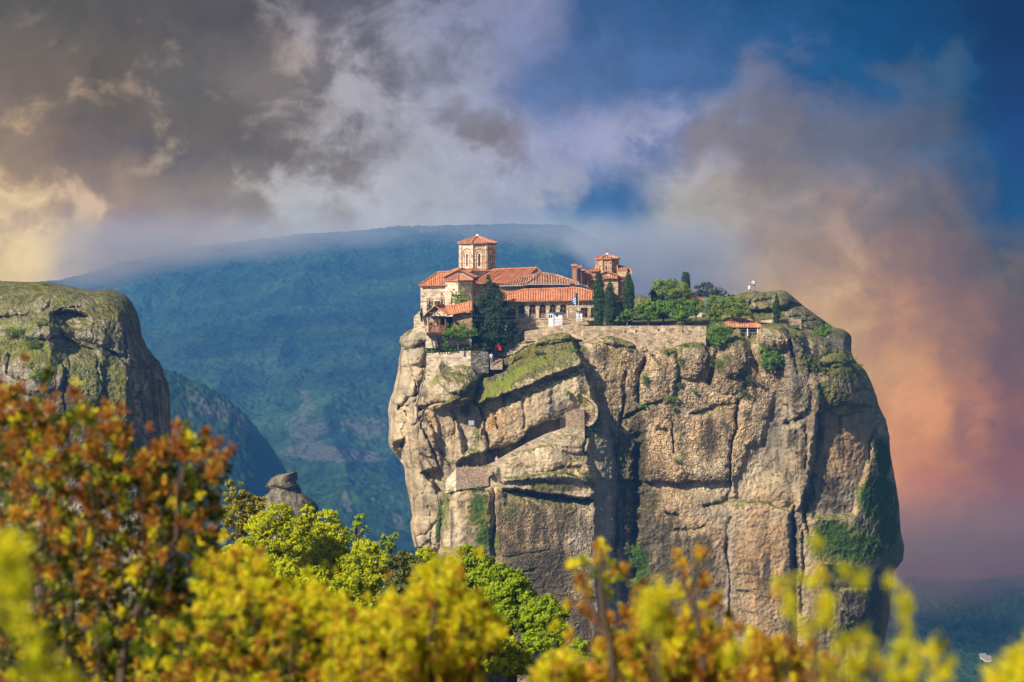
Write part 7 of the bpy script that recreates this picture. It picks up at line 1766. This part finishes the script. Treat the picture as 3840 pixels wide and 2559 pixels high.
near_shrub("yellow and orange oak shrub with a tall shoot at the bottom centre", 5.8, (1640, 2900),
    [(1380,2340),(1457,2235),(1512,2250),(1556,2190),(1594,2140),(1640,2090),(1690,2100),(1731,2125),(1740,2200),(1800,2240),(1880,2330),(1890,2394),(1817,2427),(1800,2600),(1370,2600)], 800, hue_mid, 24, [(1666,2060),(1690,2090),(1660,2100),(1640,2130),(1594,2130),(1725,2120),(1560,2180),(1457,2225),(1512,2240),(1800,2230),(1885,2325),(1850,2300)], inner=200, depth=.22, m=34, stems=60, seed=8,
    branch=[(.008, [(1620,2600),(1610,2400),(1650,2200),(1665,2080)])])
z4 = lambda L: [(1700 + x / 2.139, 1950 + y / 2.139) for x, y in L]
near_shrub("yellow oak shrub filling the dip between the two bright yellow shrubs", 5.4, (1400, 2900),
    [(1240,2330),(1330,2300),(1400,2310),(1470,2280),(1540,2330),(1560,2600),(1200,2600)], 420, hue_mid, 24, [(1390,2290),(1465,2265),(1340,2285)], inner=120, depth=.18, m=34, stems=30, seed=25)
near_shrub("low yellow orange oak shrub at the bottom edge right of centre", 5.0, (2120, 2900), [(2000,2530),(2060,2480),(2110,2440),(2160,2480),(2240,2520),(2260,2600),(1980,2600)], 60, hue_mid, 44, z4([(900,1080),(920,1130),(880,1180),(960,1200),(700,1240),(740,1250),(1050,1240),(1100,1260)]), inner=50, depth=.15, m=34, stems=24, seed=9)
near_shrub("orange brown oak shrub with three tall sprigs in front of the cliff", 5.4, (2480, 2900), [z4([(x, y)])[0] for x, y in [(1130,1000),(1250,900),(1400,890),(1600,720),(1800,740),(2000,780),(2150,900),(2250,1000),(2353,1100),(2353,1400),(1100,1400)]], 360, hue_orange, 30,
    z4([(1180,195),(1205,235),(1170,215),(1050,325),(965,350),(1180,300),(1265,330),(1375,370),(1295,395),(1340,430),(1240,480),(1150,420),(1020,440),(1040,510),(1080,590),(1250,580),(925,660),(910,690),(1050,690),(1080,750),(1205,800),(1010,480),(1060,550),(1300,420),(1220,440),
        (1960,235),(1970,290),(1990,260),(1830,340),(1790,265),(1860,450),(2020,450),(1790,510),(1900,540),(2000,500),(1830,590),(1780,570),(1850,350),(1930,480),(1530,490),(1480,540),(1570,560),(1450,625),(1460,690),(1520,600),(1600,650),(1680,640),(1720,600),(1650,560),(1590,600),
        (2120,600),(2080,660),(2060,720),(2110,640),(2205,760),(2200,830),(2310,860),(2270,840),(2000,680),(1850,700),(1860,770),(1950,820),(1900,880),(2050,880),(2150,940),(1260,880),(1150,800),(1330,930),(1400,950),(1480,940),(1500,880),(1240,790),(1450,740),(1400,760)]), inner=170, depth=.18, m=34, stems=90, seed=11,
    branch=[(.010, [z4([p])[0] for p in [(1300,1400),(1260,1000),(1200,750),(1185,560),(1190,330),(1180,220)]]), (.010, [z4([p])[0] for p in [(2020,1400),(2000,1050),(1960,800),(1900,600),(1960,300)]]), (.006, [z4([p])[0] for p in [(1240,950),(1100,700),(1040,480)]]), (.006, [z4([p])[0] for p in [(1960,800),(1860,560),(1830,360)]])])
z5 = lambda L: [(2800 + x / 2.2625, 1950 + y / 2.2625) for x, y in L]
near_shrub("yellow orange oak shrub at the bottom right in front of the cliff's foot", 5.0, (2880, 2900), [z5([p])[0] for p in [(0,1020),(110,980),(200,1080),(330,1100),(500,1120),(680,1150),(720,1400),(0,1400)]], 70, hue_orange, 42, z5([(100,970),(110,1010),(270,1010),(330,1020),(300,1040),(170,1080),(500,1120),(540,1200),(520,1260),(660,1180),(350,1210),(60,1210)]), inner=60, depth=.15, m=32, stems=30, seed=13)
near_shrub("very blurred yellow green sprigs closest to the camera at the lower right", 2.75, (3050, 3100), [z5([p])[0] for p in [(700,1220),(1000,1160),(1300,1210),(1560,1230),(1800,1290),(1830,1420),(650,1420)]], 14, hue_yellow, 46,
    z5([(600,170),(590,200),(300,500),(240,590),(370,690),(350,720),(480,480),(620,470),(560,510),(930,500),(830,430),(950,480),(1230,540),(1200,510),(1330,660),(1330,760),(1350,720),(700,650),(680,750),(690,800),(620,700),(550,900),(470,900),(350,640),(1350,880),(1380,950),(1340,1050),(1300,1100),(1440,1080),(1660,1060),(1560,1080),(980,960),(850,1040),(870,1010),(780,1090),(1050,1130),(1150,1200),(1280,1200),(1450,1200),(1600,1200),(1700,1250),(1750,1180),(700,860),(500,950),(600,880),(1200,1300),(900,1200),(1000,1250)]), depth=.12, m=24, stems=60, seed=17)
near_shrub("very blurred yellow green sprig at the lower right corner", 2.7, (3800, 3000), [z5([p])[0] for p in [(2080,1340),(2250,1260),(2400,1240),(2400,1420),(2050,1420)]], 8, hue_yellow, 64, z5([(2250,1235),(2330,1215),(2220,1300),(2150,1360),(2360,1260)]), depth=.08, m=24, stems=10, seed=18)
near_shrub("very blurred lime leaves closest to the camera at the left edge", 2.5, (60, 2950), [(-60,2000),(40,1990),(70,2080),(110,2180),(80,2300),(-60,2330)], 26, lambda u, v, r: r.uniform(.36, .46, len(u)), 72, [(40,2010),(70,2050),(30,2080),(60,2150),(80,2200),(20,2250),(90,2300),(110,2330),(60,2340),(130,2400),(150,2440),(120,2430),(130,2490),(200,2530),(250,2545),(180,2500),(100,2520),(270,2550)], depth=.08, m=24, stems=30, seed=19)
near_shrub("blurred yellow green stem among the orange sprigs at the lower right", 3.1, (2440, 3000), [z4([p])[0] for p in [(1500,700),(1620,600),(1700,700),(1660,860),(1560,880)]], 16, hue_yellow, 50, z4([(1560,720),(1620,700),(1600,800),(1690,860),(1640,900),(2200,1050),(2250,1100),(2300,1000)]), depth=.08, m=22, stems=16, seed=21)
